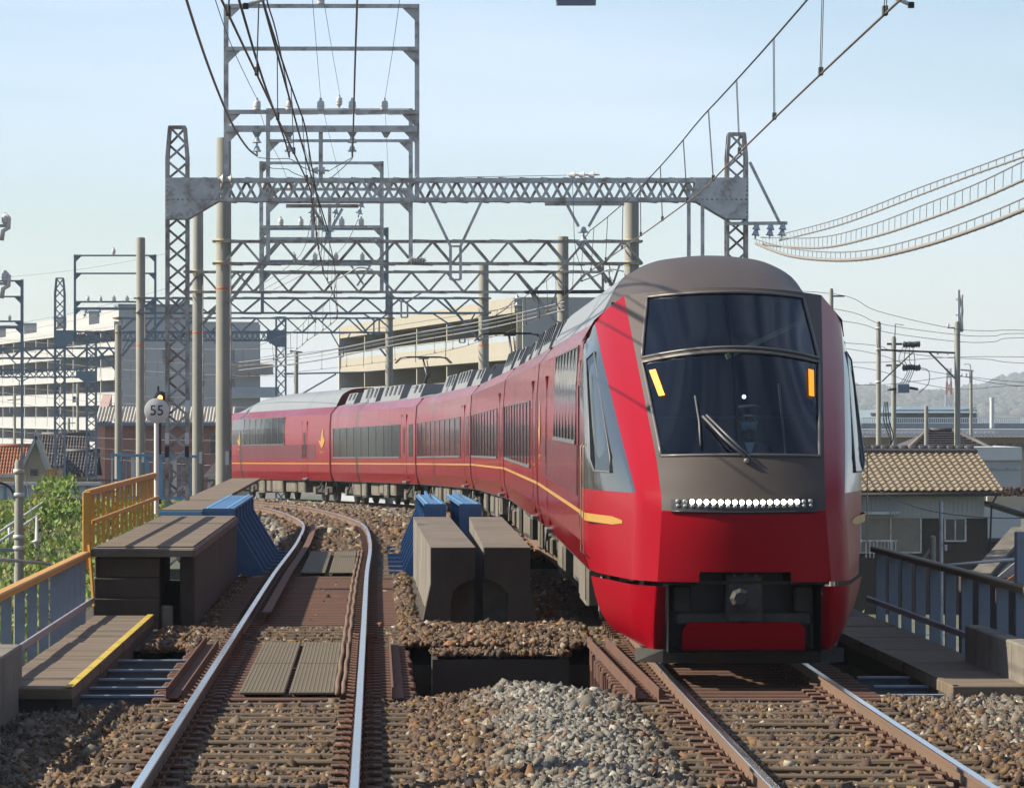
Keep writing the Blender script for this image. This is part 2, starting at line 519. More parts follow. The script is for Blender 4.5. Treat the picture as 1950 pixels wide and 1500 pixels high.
SEGS = [(8.0, 36.2, -3.9, 6.5), (44.7, 64.3, -3.9, 6.5)]
bed_mat = mat('ballast_bed', (0.085, 0.062, 0.042), 0.95, 0, 0.45, 14, 0.6, 45, dirt=(0.05, 0.045, 0.04), dscale=3)
for k, (y0, y1, x0, x1) in enumerate(SEGS):
    m = MB(); rows = []
    for y in np.arange(y0, y1 + .01, (y1 - y0) / 60):
        rows.append([(x, y, heap(x, y)[0] - .015) for x in np.linspace(x0, x1, 48)])
    m.grid(rows)
    tag(obj(['trackbed', 'pier_trackbed'][k], m, bed_mat, smooth=True, fix=False), kind='structure')
m = MB()
m.grid([[(.62, 43.8, -.2), (2.12, 43.8, -.2)], [(.62, 44.75, -.2), (2.12, 44.75, -.2)]])
m2 = []
for y in np.arange(75.05, 175, 1.6):
    a = on(LX, y, -3.1); b = on(RX, y, 2.9)
    row = []
    for t_ in np.linspace(0, 1, 30):
        p = a.lerp(b, t_)
        row.append((p.x, p.y, heap(p.x, p.y)[0] - .02))
    m2.append(row)
m.grid(m2)
tag(obj('curve_trackbed', m, bed_mat, smooth=True, fix=False), kind='structure')

def scatter(name, pts, size, label, seed):
    """pts: (x, y, z, fresh); angular stones, joined as one heap"""
    r_ = np.random.default_rng(seed)
    P = np.array(pts); n = len(P)
    cube = np.array([(-1, -1, -1), (1, -1, -1), (1, 1, -1), (-1, 1, -1), (-1, -1, 1), (1, -1, 1), (1, 1, 1), (-1, 1, 1)], float) * .5
    tri = np.array([(0, 2, 1), (0, 3, 2), (4, 5, 6), (4, 6, 7), (0, 1, 5), (0, 5, 4), (1, 2, 6), (1, 6, 5), (2, 3, 7), (2, 7, 6), (3, 0, 4), (3, 4, 7)])
    V = np.repeat(cube[None], n, 0) * r_.uniform(.35, 1.35, (n, 8, 1)) + r_.uniform(-.22, .22, (n, 8, 3))
    sc = size * r_.lognormal(0, .28, (n, 1, 1)) * r_.uniform(.62, 1.25, (n, 1, 3))
    V = V * sc
    q = r_.normal(size=(n, 4)); q /= np.linalg.norm(q, axis=1, keepdims=True)
    w, x, y, z = q.T
    Rm = np.stack([np.stack([1-2*(y*y+z*z), 2*(x*y-z*w), 2*(x*z+y*w)], -1), np.stack([2*(x*y+z*w), 1-2*(x*x+z*z), 2*(y*z-x*w)], -1), np.stack([2*(x*z-y*w), 2*(y*z+x*w), 1-2*(x*x+y*y)], -1)], 1)
    V = np.einsum('nij,nkj->nki', Rm, V)
    V = V + P[:, None, :3] + np.array([0, 0, size * .12])
    me = bpy.data.meshes.new(name)
    me.vertices.add(n * 8); me.loops.add(n * 36); me.polygons.add(n * 12)
    me.vertices.foreach_set('co', V.reshape(-1).astype(np.float32))
    F = (tri[None] + (np.arange(n) * 8)[:, None, None]).reshape(-1)
    me.loops.foreach_set('vertex_index', F.astype(np.int32))
    me.polygons.foreach_set('loop_start', np.arange(0, n * 36, 3, dtype=np.int32))
    me.polygons.foreach_set('loop_total', np.full(n * 12, 3, dtype=np.int32))
    fr = np.clip(P[:, 3] + r_.normal(0, .16, n), 0, 1)[:, None]
    brown = np.array([.080, .044, .0155]); grey = np.array([.140, .130, .108])
    c = brown * (1 - fr) + grey * fr
    odd = r_.random(n)
    c[odd < .07] = np.array([.125, .062, .028])
    c[(odd > .10) & (odd < .16)] = np.array([.20, .17, .125])
    c[(odd > .9)] *= .55
    c = np.clip(c * r_.lognormal(0, .34, (n, 1)) * r_.normal(1, .02, (n, 3)), .02, .6)
    col = np.repeat(np.concatenate([c, np.ones((n, 1))], 1)[:, None, :], 8, 1).reshape(-1)
    a = me.color_attributes.new('tone', 'FLOAT_COLOR', 'POINT')
    a.data.foreach_set('color', col.astype(np.float32))
    me.materials.append(ballast_stone)
    me.update(); me.validate()
    o = bpy.data.objects.new(name, me); link(o)
    tag(o, label, 'ballast', kind='stuff')
    return o

def fill(y0, y1, xr, dens, skip=None):
    n = int((y1 - y0) * (xr(y0)[1] - xr(y0)[0]) * dens)
    out = []
    for _ in range(n):
        y = rng.uniform(y0, y1); a, b = xr(y); x = rng.uniform(a, b)
        if skip and skip(x, y): continue
        z, f = heap(x, y)
        out.append((x, y, z, f))
    return out
SLEEP = list(np.arange(24.6, 36.3, .60))
def on_sleeper(x, y):
    if min(abs(x - LX(y)), abs(x - RX(y))) > 1.14: return False
    k = (y - 24.6) / .60
    return abs(k - round(k)) * .60 < .10
def thin(x, y):
    if on_sleeper(x, y) and random.random() < .80: return True
    l = abs(x - LX(y)); r = abs(x - RX(y))
    return (l < 1.18 or r < 1.18) and random.random() < .42
scatter('ballast', fill(25.3, 36.3, lambda y: (-3.85, 6.0), 640, thin), .040, 'brown and fresh grey crushed stone around the near tracks', 3)
def pier_skip(x, y):
    if y > 49 and .5 < x < 2.0: return True
    if y > 49 and x < -2.2: return True
    if x > 3.2: return True
    l = abs(x - LX(y)); r = abs(x - RX(y))
    if y > 49 and l < 1.1: return random.random() < .93
    return (l < 1.18 or r < 1.18) and random.random() < .42
pts = fill(44.7, 64.3, lambda y: (-2.6, 3.3), 440, pier_skip)
pts += [(rng.uniform(.62, 2.12), rng.uniform(43.8, 44.8), -.19, .05) for _ in range(420)]
scatter('pier_ballast', pts, .046, 'rust brown crushed stone on the pier between the two bridges', 4)
def far_skip(x, y):
    l = abs(x - LX(y)); r = abs(x - RX(y))
    return (l < 1.15 or r < 1.15) and random.random() < .5
pts = fill(75.1, 168, lambda y: (LX(y) - 2.9, RX(y) + 1.0), 80, far_skip)
scatter('curve_ballast', pts, .082, 'pale grey and brown crushed stone beside the curving track', 5)

# ------------------------------------------------------------------ tracks
def rail_profile():
    h = [(-.0635, -.153), (.0635, -.153), (.0635, -.142), (.011, -.122), (.009, -.045), (.0325, -.036), (.0325, -.006), (.027, 0), (-.027, 0), (-.0325, -.006), (-.0325, -.036), (-.009, -.045), (-.011, -.122), (-.0635, -.142)]
    return h
def sweep_rail(f, y0, y1, off, step=1.2, prof=None, mats=(0,), headfaces=(6, 7, 8)):
    prof = prof or rail_profile()
    m = MB(); n = len(prof)
    ys = list(np.arange(y0, y1, step)) + [y1]
    for y in ys:
        t = tangent(f, y); nn = Vector((t.y, -t.x, 0)); c = on(f, y, off)
        for a, b in prof:
            m.v.append(tuple(c + nn * a + Vector((0, 0, b))))
    for i in range(len(ys) - 1):
        for k in range(n):
            a = i * n + k; b = i * n + (k + 1) % n
            m.f.append((a, b, b + n, a + n)); m.m.append(1 if k in headfaces else 0)
    m.f.append(tuple(range(n - 1, -1, -1))); m.m.append(0)
    m.f.append(tuple(range((len(ys) - 1) * n, len(ys) * n))); m.m.append(0)
    return m

sl = MB().cham((-1.16, -.10, -.15), (1.16, .10, 0), .012)
sleeper_mesh = [sl.mesh('sleeper_a', timber)]
sl = MB().cham((-1.10, -.11, -.15), (1.18, .10, .006), .02)
sleeper_mesh.append(sl.mesh('sleeper_b', timber))
steel_sleeper_mesh = MB().cham((-1.22, -.075, -.19), (1.22, .075, 0), .015).mesh('steel_sleeper', rust)
cl = MB().cham((-.085, -.075, 0), (.085, .075, .02), .006)
cl.tube([(-.07, -.04, .02), (-.05, -.04, .062), (.01, .0, .072), (-.05, .04, .062), (-.075, .04, .02)], .011, 6)
cl.lathe([(.02, 0), (.02, .055), (.012, .06)], (-.045, 0, .015), 6)
clip_mesh = cl.mesh('rail_clip', rust)

def make_track(label, f, y_end, sl_end, clip_end, right):
    t = thing('railway_track', label, 'railway track', (f(26), 26, 0))
    for s in (-1, 1):
        obj('rail', sweep_rail(f, 6, y_end, s * .7175), [rail_side, rail_head], t)
    y = 24.6
    while y < sl_end:
        in1 = GAP1[0] < y < GAP1[1]
        steel = in1 or 49.2 < y < 64
        me = steel_sleeper_mesh if steel else random.choice(sleeper_mesh)
        tt = tangent(f, y); rz = math.atan2(-tt.x, tt.y) + random.uniform(-.008, .008)
        zz = -.153 if steel else -.156 + random.uniform(-.008, .004)
        o = obj('sleeper', me, None, t, loc=on(f, y, random.uniform(-.03, .03), zz), rot=(0, 0, rz))
        if y < clip_end:
            for s in (-1, 1):
                for q in (-1, 1):
                    obj('rail_clip', clip_mesh, None, t, loc=on(f, y, s * .7175 + q * .105, -.152), rot=(0, 0, rz + (0 if q > 0 else math.pi)))
        y += .43 if in1 else (.42 if 49.2 < y < 64 else .60)
    # the smaller fastenings farther on, one part
    m = MB()
    while y < y_end - 2 and not right: break
    yy = clip_end
    while yy < min(sl_end, 100):
        for s in (-1, 1):
            for q in (-1, 1):
                p = on(f, yy, s * .7175 + q * .1, -.153)
                m.box((p.x - .06, p.y - .05, p.z), (p.x + .06, p.y + .05, p.z + .055))
        yy += .5
    o = obj('rail_fastenings', m, rust, t); o['kind'] = 'stuff'
    return t
track_l = make_track('left track with bluish shining rails, curving away left past the blue girder', LX, 172, 150, 46, False)
track_r = make_track('right track on which the red train stands', RX, 172, 57, 46, True)

# check rail inside the left rail, rusty cable trough
m = MB()
pr = [(-.05, -.14), (.05, -.14), (.05, -.01), (.038, -.01), (.038, -.12), (-.038, -.12)]
m = sweep_rail(LX, 49.6, 96, -.50, prof=[(-.055, -.02), (.055, -.02), (.055, -.005), (-.055, -.005)], headfaces=())
m2 = sweep_rail(LX, 49.6, 96, -.55, prof=[(-.006, -.15), (.006, -.15), (.006, -.006), (-.006, -.006)], headfaces=())
m.add(m2.v, m2.f)
tag(obj('guard_rail', m, rust), 'rusty guard rail running just inside the left rail of the left track', 'guard rail')
t = thing('cable_run', 'brown cable bundle lying along the inner side of the right rail of the left track', 'cable', (-.3, 36, -.15))
for q, off in enumerate((.50, .56)):
    pts = [on(LX, y, off + .006 * math.sin(y * 2.1 + q), -.10 + .008 * math.sin(y * 5 + q)) for y in np.arange(36.4, 76, .7)]
    obj('cable', MB().tube(pts, .022, 6), rail_side, t, smooth=True)

# ------------------------------------------------------------------ near bridge furniture
mat_frp = mat('brown_grating', (0.115, 0.088, 0.048), 0.8, 0, 0.25, 8, 0.1, 60)
def grating(x0, x1, y0, y1, label):
    t = thing('walkway_mat', label, 'floor mat', ((x0 + x1) / 2, y0, -.12), group='brown walkway mats between the rails of the left track')
    z = -.128
    obj('panel', MB().cham((x0, y0, z), (x1, y1, z + .022), .006), mat_frp, t)
    n = 11
    for k in range(n):
        x = x0 + .02 + (x1 - x0 - .04) * k / (n - 1)
        bar('rib', (x, y0 + .02, z + .0235), (x, y1 - .02, z + .0235), .010, .004, yellow_rib, t)
yellow_rib = mat('grating_rib', (0.20, 0.155, 0.085), 0.8)
grating(-1.26, -.84, 36.7, 40.9, 'left one of the pair of ribbed brown mats nearest the camera, between rusty sleepers')
grating(-.80, -.38, 36.7, 40.9, 'right one of the pair of ribbed brown mats nearest the camera, between rusty sleepers')
grating(-1.26, -.84, 41.0, 44.8, 'left one of the second pair of ribbed brown mats, before the ballast strip')
grating(-.80, -.38, 41.0, 44.8, 'right one of the second pair of ribbed brown mats, before the ballast strip')
grating(-1.22, -.82, 64.6, 74.6, 'left one of the far pair of brown mats between the blue girders')
grating(-.76, -.36, 64.6, 74.6, 'right one of the far pair of brown mats between the blue girders')

# blue-grey cross beams left of the left track, and right of the right track
for k, y in enumerate((36.8, 37.9, 39.1, 40.5, 42.1)):
    nm = ['first', 'second', 'third', 'fourth', 'fifth'][k]
    m = MB().box((-2.75, y - .06, -.34), (-1.95, y + .06, -.31)).box((-2.75, y + .04, -.31), (-1.95, y + .06, -.14)).box((-2.75, y - .06, -.16), (-1.95, y + .039, -.14))
    tag(obj('steel_channel', m, fence_grey), nm + ' blue grey steel channel from the camera beside the left walkway', 'steel beam', 'steel channels beside the left walkway')
for k, y in enumerate((36.9, 38.1, 39.4)):
    nm = ['nearest', 'middle', 'farthest'][k]
    m = MB().box((4.75, y - .06, -.34), (5.35, y + .06, -.31)).box((4.75, y + .04, -.31), (5.35, y + .06, -.14)).box((4.75, y - .06, -.16), (5.35, y + .039, -.14))
    tag(obj('steel_channel', m, fence_grey), nm + ' blue grey steel channel in the shade right of the train', 'steel beam', 'steel channels beside the right walkway')
def angle_bar(x, y0, y1, label, h=.11, z=-.15):
    m = MB().box((x - .055, y0, z), (x + .055, y1, z + .014)).box((x - .055, y0, z + .014), (x - .041, y1, z + h))
    tag(obj('angle_bar', m, rust), label, 'steel angle', 'rusty angle bars on the sleeper ends')
angle_bar(-1.86, 36.4, 44.9, 'dark rusty angle bar left of the left rail over the sleeper ends')
angle_bar(-1.70, 36.0, 44.2, 'second rusty angle bar, closest to the left rail')
angle_bar(.20, 36.4, 44.8, 'rusty angle bar with bolt holes right of the left track')
angle_bar(2.42, 36.4, 44.8, 'rusty angle bar on the sleeper ends left of the train')
angle_bar(2.62, 36.2, 44.6, 'rusty angle bar next to the left rail under the train')
# girders under the open sleepers
for c, lab in ((LX(40), 'left'), (RX(40), 'right')):
    t = thing('bridge_girder', 'rusty plate girder under the sleepers of the %s track' % lab, 'girder', (c, 36.3, -1.2))
    for s in (-1, 1):
        obj('web', MB().box((c + s * .85 - .01, 36.0, -1.15), (c + s * .85 + .01, 44.9, -.345)), rust, t)
        obj('flange', MB().box((c + s * .85 - .13, 36.0, -.345), (c + s * .85 + .13, 44.9, -.343)), rust, t)
# stacked sleeper ends seen in the pit left of the right track
t = thing('sleeper_end_plates', 'row of rusty sleeper end plates hanging over the pit left of the train', 'steel plate', (2.2, 40, -.5))
for k in range(17):
    y = 36.6 + k * .43
    obj('plate', MB().box((RX(y) - 1.235, y - .02, -.62), (RX(y) - 1.223, y + .05, -.15)), rust, t)

# walkways
def walkway(x0, x1, y0, y1, n, label, edge, z=0.0, side=1):
    t = thing('walkway', label, 'walkway', ((x0 + x1) / 2, y0, z - .14))
    st = (y1 - y0) / n
    for k in range(n):
        dz = random.uniform(-.006, .006)
        obj('slab', MB().cham((x0 + random.uniform(0, .02), y0 + k * st + .012, z - .10), (x1 - random.uniform(0, .02), y0 + (k + 1) * st - .012, z + dz), .012), slab, t)
    obj('edge_beam', MB().box((x1 - .16 if side > 0 else x0 + .02, y0 + .05, z - .30), (x1 - .02 if side > 0 else x0 + .16, y1, z - .104)), con_dark, t)
    obj('end_beam', MB().box((x0, y0 + .06, z - .34), (x1 - .17, y0 + .25, z - .106)), con_dark, t)
    if edge:
        xa, xb = (x1 - .085, x1 - .012) if side > 0 else (x0 + .012, x0 + .06)
        obj('edge_stripe', MB().box((xa, y0 + .02, z + .006), (xb, y1, z + .011)), yellow_paint if side > 0 else slab, t)
walkway(-3.45, -2.70, 35.7, 48.7, 11, 'brown slab walkway with yellow painted edge left of the left track', True)
walkway(5.25, 6.12, 36.4, 49, 11, 'shaded dark walkway right of the train', True, -.03, -1)

# low walls at the near ends
def low_wall(x0, x1, y0, y1, z, label):
    t = thing('retaining_wall', label, 'wall', ((x0 + x1) / 2, y1, -.4))
    n = 5; st = (y1 - y0) / n
    for k in range(n):
        obj('panel', MB().cham((x0, y0 + k * st + .008, -.45), (x1, y0 + (k + 1) * st - .008, z), .015), concrete, t)
low_wall(-3.46, -3.2, 27.0, 36.1, .37, 'low brown concrete wall at the left edge of the picture')
low_wall(5.93, 6.12, 36.5, 40.2, .33, 'low brown concrete wall at the right edge of the picture')

# ------------------------------------------------------------------ fences
def post_fence(x, y0, y1, pitch, wid, z0, z1, label, toprail, postmat, light_from=None, lpitch=.75):
    t = thing('guard_fence', label, 'fence', (x, y0, z0))
    obj('top_rail', MB().cham((x - .06, y0, z1), (x + .06, y1, z1 + .07), .015), toprail, t)
    obj('mid_rail', MB().cham((x + (.075 if x < 0 else -.115), y0, (z0 + z1) / 2 - .03), (x + (.115 if x < 0 else -.075), y1, (z0 + z1) / 2 + .035), .008), mid_mat, t)
    y = y0 + .2
    pm = MB().box((-wid / 2, -.006, z0), (wid / 2, .006, z1 - .002)).box((-wid / 2, .006, z0), (-wid / 2 + .008, .05, z1 - .002)).box((wid / 2 - .008, .006, z0), (wid / 2, .05, z1 - .002)).mesh('fence_post', postmat)
    while y < y1:
        o = obj('post', pm, None, t, loc=(x, y, 0))
        y += pitch if (light_from is None or y < light_from) else lpitch
    return t
mid_mat = mat('lavender_grey_rail', (0.36, 0.33, 0.37), 0.6, 0, 0.12, 3)
post_fence(-3.56, 29.5, 48.9, 1.45, .10, -.35, .70, 'blue grey post fence with orange yellow top rail left of the walkway', orange_yellow, fence_grey, 43.5, .8)
top_brown = mat('brown_top_rail', (0.20, 0.15, 0.07), 0.7, 0, 0.2, 3)
post_fence(6.25, 37.2, 50, 1.2, .115, -.45, .73, 'shaded blue grey post fence with brown top rail at right behind the train', top_brown, fence_grey)

t = thing('yellow_fence', 'orange yellow picket fence on the dark concrete block at left', 'fence', (-3.5, 49, .8))
obj('end_post', MB().cham((-3.60, 48.95, .55), (-3.50, 49.05, 1.50), .01), orange_yellow, t)
obj('top_rail', MB().cham((-3.585, 49.1, 1.45), (-3.505, 63.9, 1.52), .012), orange_yellow, t)
obj('mid_rail', MB().cham((-3.50, 49.1, 1.10), (-3.46, 63.9, 1.15), .008), orange_yellow, t)
for k in range(15):
    y = 49.9 + k * .95
    obj('picket', MB().box((-3.560, y, .80), (-3.518, y + .03, 1.449)), orange_yellow, t)
obj('brace', MB().bar((-3.52, 48.95, .85), (-3.46, 48.92, .1), .03, .03), orange_yellow, t)

# ------------------------------------------------------------------ concrete blocks and blue girders
def left_block():
    t = thing('concrete_block', 'black stained concrete block with stepped courses carrying the yellow fence', 'concrete block', (-2.9, 49, -.3))
    obj('top_slab', MB().cham((-3.5, 48.95, .70), (-2.22, 64.2, .80), .02), concrete2, t)
    for k in range(4):
        z0 = -.30 + k * .25
        obj('course', MB().cham((-3.49 + .01 * k, 49.0 + .02 * k, z0), (-2.66, 50.2, z0 + .24), .015), con_dark, t)
    obj('side_wall', MB().cham((-2.42, 49.25, -.3), (-2.24, 64.1, .699), .02), con_dark, t)
    obj('back_wall', MB().box((-3.46, 50.3, -.3), (-3.3, 64, .699)), con_dark, t)
    obj('stub_post', MB().cham((-2.64, 49.05, -.3), (-2.50, 49.2, .10), .02), concrete, t)
    for k in range(12):
        y = 49.4 + k * 1.25
        obj('deck_board', MB().cham((-3.46, y, .803), (-2.26, y + 1.21, .818), .006), slab, t)
concrete2 = mat('brown_concrete', (0.19, 0.155, 0.115), 0.9, 0, 0.28, 2.5, 0.25, 25, dirt=(0.095, 0.078, 0.06), dscale=1.4, dpos=.54)
left_block()
def mid_block(xa, xb, fx0, fx1, notch, label, flare):
    t = thing('concrete_block', label, 'concrete block', ((xa + xb) / 2, 49.4, -.3), group='concrete blocks between the tracks')
    m = MB()
    y0, y1 = 49.4, 64.2
    n0, n1 = notch                                   # arched recess at the foot of the front, in metres
    front = [(xa - flare[0], -.3), (xa, .35), (xa, .79), (xb, .79), (xb, .35), (xb + flare[1], -.3)]
    if n0 < n1:
        if n1 >= xb:   # recess reaches the inner edge on the right
            front = front[:4] + [(xb, .42), (n0 + .12, .36), (n0, .22), (n0, -.3)]
        else:
            front = [(n1, -.3), (n1, .22), (n1 - .12, .36), (xa, .42), (xa, .79), (xb, .79), (xb, .35), (xb + flare[1], -.3)]
    m.prism([(x, y0, z) for x, z in front], (0, .6, 0))
    obj('front', m, con_dark, t)
    m = MB()
    b0 = [(xa, -.3), (xa, .79), (xb, .79), (xb, -.3)]
    rows = [[(x, y0 + .602, z) for x, z in b0], [(x + (fx0 - xa if x == xa else fx1 - xb), y1, z) for x, z in b0]]
    m.add(rows[0] + rows[1], [(0, 1, 2, 3), (7, 6, 5, 4), (0, 4, 5, 1), (1, 5, 6, 2), (2, 6, 7, 3), (3, 7, 4, 0)])
    obj('body', m, concrete, t)
    obj('cap', MB().add([(xa - .004, y0 - .004, .7925), (xb + .004, y0 - .004, .7925), (fx1 + .004, y1, .7925), (fx0 - .004, y1, .7925), (xa - .004, y0 - .004, .803), (xb + .004, y0 - .004, .803), (fx1 + .004, y1, .803), (fx0 - .004, y1, .803)],
        [(0, 3, 2, 1), (4, 5, 6, 7), (0, 1, 5, 4), (1, 2, 6, 5), (2, 3, 7, 6), (3, 0, 4, 7)]), concrete2, t)
mid_block(.68, 1.23, .60, 1.18, (.93, 1.23), 'left one of the two brown concrete blocks between the tracks, with arched foot', (.14, 0))
mid_block(1.34, 1.91, 1.50, 2.02, (1.34, 1.64), 'right one of the two brown concrete blocks between the tracks, beside the train', (0, .12))

rivet_mesh = MB().lathe([(.022, 0), (.018, .012), (.006, .018)], (0, 0, 0), 6).mesh('rivet', blue_paint)
def blue_girder(x, w, y0, y1, z1, side, label, reach, plate=True, fade=0.0):
    """plate girder with raking brackets on one side (side = +1: to the right)"""
    t = thing('blue_girder', label, 'girder', (x, y0, -.4))
    zz = lambda y: RZ(y) * .6
    n = 7
    obj('web', MB().box((x - .02, y0 + .05, -.5), (x + .02, y1, z1 - .04)), blue_paint, t)
    obj('top_flange', MB().add([(x - w / 2, y0, z1 - .035), (x + w / 2, y0, z1 - .035), (x + w / 2, y1, z1 - .035 - fade), (x - w / 2, y1, z1 - .035 - fade), (x - w / 2, y0, z1), (x + w / 2, y0, z1), (x + w / 2, y1, z1 - fade), (x - w / 2, y1, z1 - fade)],
        [(0, 3, 2, 1), (4, 5, 6, 7), (0, 1, 5, 4), (1, 2, 6, 5), (2, 3, 7, 6), (3, 0, 4, 7)]), blue_paint, t)
    for k in range(n + 4):
        y = y0 + .25 + k * (y1 - y0 - .3) / (n + 3)
        for s in (-1, 1):
            obj('rivet_head', MB().lathe([(.03, 0), (.026, .012), (.008, .02)], (x + s * w * .33, y, z1 - fade * (y - y0) / (y1 - y0) + .001), 6), blue_light, t)
    st = MB()
    if plate:
        obj('end_plate', MB().box((x - w / 2, y0 - .02, -.45), (x + w / 2, y0 - .002, z1 - .037)), blue_paint, t)
    for k in range(n):
        y = y0 + .6 + k * (y1 - y0 - .8) / (n - 1)
        top = z1 - .04 - fade
        # bracket: vertical near the top, then raking out to the deck
        pl = [(x + side * .021, y, top), (x + side * w * .5, y, top), (x + side * w * .5, y, top - .22), (x + side * reach, y, -.12), (x + side * (reach + .25), y, -.12), (x + side * (reach + .25), y, -.32), (x + side * .021, y, -.32)]
        obj('bracket', MB().prism(pl, (0, .018, 0)), blue_paint, t)
        ed = MB()
        q = pl[1:5]
        for a, b in zip(q[:-1], q[1:]):
            ed.bar(Vector(a) + Vector((0, .009, 0)), Vector(b) + Vector((0, .009, 0)), .016, .022)
        obj('bracket_flange', ed, blue_edge, t)
        obj('stiffener', MB().box((x - side * .021 - .06 * (side > 0), y, -.45), (x - side * .021 + .06 * (side < 0), y + .02, top)), blue_paint, t)
    return t
blue_edge = mat('blue_bracket_edge', (0.22, 0.40, 0.62), 0.5, 0, 0.12, 3)
lg = blue_girder(-2.55, .50, 64.5, 75, .93, 1, 'dark blue plate girder with raking brackets left of the left track', .72)
obj('end_beam', MB().box((-3.50, 64.45, .70), (-2.81, 64.6, .885)), blue_light, lg)
obj('deck', MB().box((-3.5, 64.62, .84), (-2.81, 97, .905)), slab, lg)
blue_girder(.96, .36, 64.7, 78, 1.0, -1, 'bright blue plate girder behind the left concrete block', .50, fade=.12)
blue_girder(1.53, .36, 64.7, 78, 1.0, 1, 'bright blue plate girder behind the right concrete block, beside the train', .45, fade=.12)
t = thing('deck_plates', 'row of rusty deck plates right of the left track on the blue bridge', 'steel plate', (.1, 70, -.2))
for k in range(13):
    y = 64.6 + k * .8
    obj('plate', MB().cham((.0, y, -.19 + RZ(y)), (.46, y + .74, -.165 + RZ(y)), .006), rust, t)
t = thing('deck_plates', 'row of dark deck plates left of the left track on the blue bridge', 'steel plate', (-1.9, 70, -.2))
for k in range(13):
    y = 64.6 + k * .8
    obj('plate', MB().cham((-1.85, y, -.23 + RZ(y)), (-1.66, y + .74, -.21 + RZ(y)), .006), con_dark, t)
# ------------------------------------------------------------------ the red train
NOSE_Y = 37.5
JOINTS = [59.3, 80.3, 101.3, 122.5, 142.8, 163.3]
SIDE = [(1.30, .82), (1.385, 1.12), (1.40, 1.55), (1.40, 2.75), (1.365, 3.20), (1.15, 3.46)]
ROOF_LOW = [(1.15, 3.461), (.75, 3.58), (0, 3.62)]
_rh = [(1.15, 3.461), (1.06, 3.66), (.90, 3.91), (.60, 4.07), (.28, 4.125), (0, 4.14)]
ROOF_HIGH = []
for _k in range(5):
    _p = [_rh[max(0, _k - 1)], _rh[_k], _rh[_k + 1], _rh[_k + 2] if _k < 4 else (-.28, 4.125)]
    for _q in range(4):
        _t = _q / 4
        ROOF_HIGH.append(tuple(.5 * (2 * b + (c - a) * _t + (2 * a - 5 * b + 4 * c - d) * _t * _t + (3 * b - a - 3 * c + d) * _t ** 3) for a, b, c, d in zip(*_p)))
ROOF_HIGH.append((0, 4.14))
def side_x(z):
    for (xa, za), (xb, zb) in zip(SIDE[:-1], SIDE[1:]):
        if za <= z <= zb: return xa + (xb - xa) * (z - za) / (zb - za)
    return 1.40
def tri_shell(prof, y0, y1, n=2):
    rows = []
    for y in np.linspace(y0, y1, n):
        rows.append([(-x, y, z) for x, z in prof] + [(x, y, z) for x, z in reversed(prof)][(1 if prof[-1][0] == 0 else 0):])
    return MB().grid(rows)
def side_strip(s, y0, y1, z0, z1, off=.004, nz=4):
    """a strip lying on the body side, following its shape"""
    m = MB(); zs = list(np.linspace(z0, z1, nz)); rows = []
    for y in (y0, y1):
        rows.append([(s * (side_x(z) + off), y, z) for z in zs])
    back = [[(s * (side_x(z) - .01), y, z) for z in zs] for y in (y0, y1)]
    m.grid(rows)
    v = [rows[0][0], rows[1][0], back[1][0], back[0][0], rows[0][-1], rows[1][-1], back[1][-1], back[0][-1]]
    m.add(v, [(0, 1, 2, 3), (4, 5, 6, 7), (0, 3, 7, 4), (1, 2, 6, 5)])
    return m

def text_mesh(name, body, size, m_, extrude=.002, align='CENTER'):
    cu = bpy.data.curves.new(name, 'FONT')
    cu.body = body; cu.size = size; cu.extrude = extrude; cu.align_x = align; cu.align_y = 'CENTER'
    o = bpy.data.objects.new(name, cu); COL.objects.link(o)
    dg = bpy.context.evaluated_depsgraph_get()
    me = bpy.data.meshes.new_from_object(o.evaluated_get(dg))
    bpy.data.objects.remove(o)
    me.materials.clear(); me.materials.append(m_)
    return me

EMBLEM = [(0, 0), (.06, .07), (.12, .16), (.18, .28), (.215, .40), (.235, .50), (.19, .46), (.16, .41), (.17, .52), (.19, .64), (.14, .58), (.10, .50), (.11, .66), (.13, .84), (.10, 1.0), (.05, .90), (.0, .74), (-.04, .56), (-.06, .42), (-.09, .34), (-.14, .36), (-.19, .41), (-.24, .40), (-.19, .33), (-.13, .22), (-.06, .09)]
EMBLEM_CUT = [(.02, .16), (.10, .30), (.03, .28), (.07, .48), (.0, .36)]
def emblem(parent, s, y, z, h):
    m = MB()
    pts = [(s * 1.412, y + (-a) * 3.5 * h * (1 if s < 0 else -1), z + b * h) for a, b in EMBLEM]
    n = len(pts); c = (s * 1.412, y - .04 * h * (1 if s < 0 else -1), z + .30 * h)
    m.add(pts + [c], [(k, (k + 1) % n, n) for k in range(n)])
    obj('emblem', m, gold, parent, local=True, fix=False)
    me = text_mesh('emblem_lettering', 'HINOTORI', .13 * h / .8, gold)
    o = obj('emblem_lettering', me, None, parent, local=True, loc=(s * 1.405, y, z - .22 * h))
    o.rotation_euler = (R(90), 0, R(-90) if s < 0 else R(90))
    o.scale = (1.25, 1, 1)

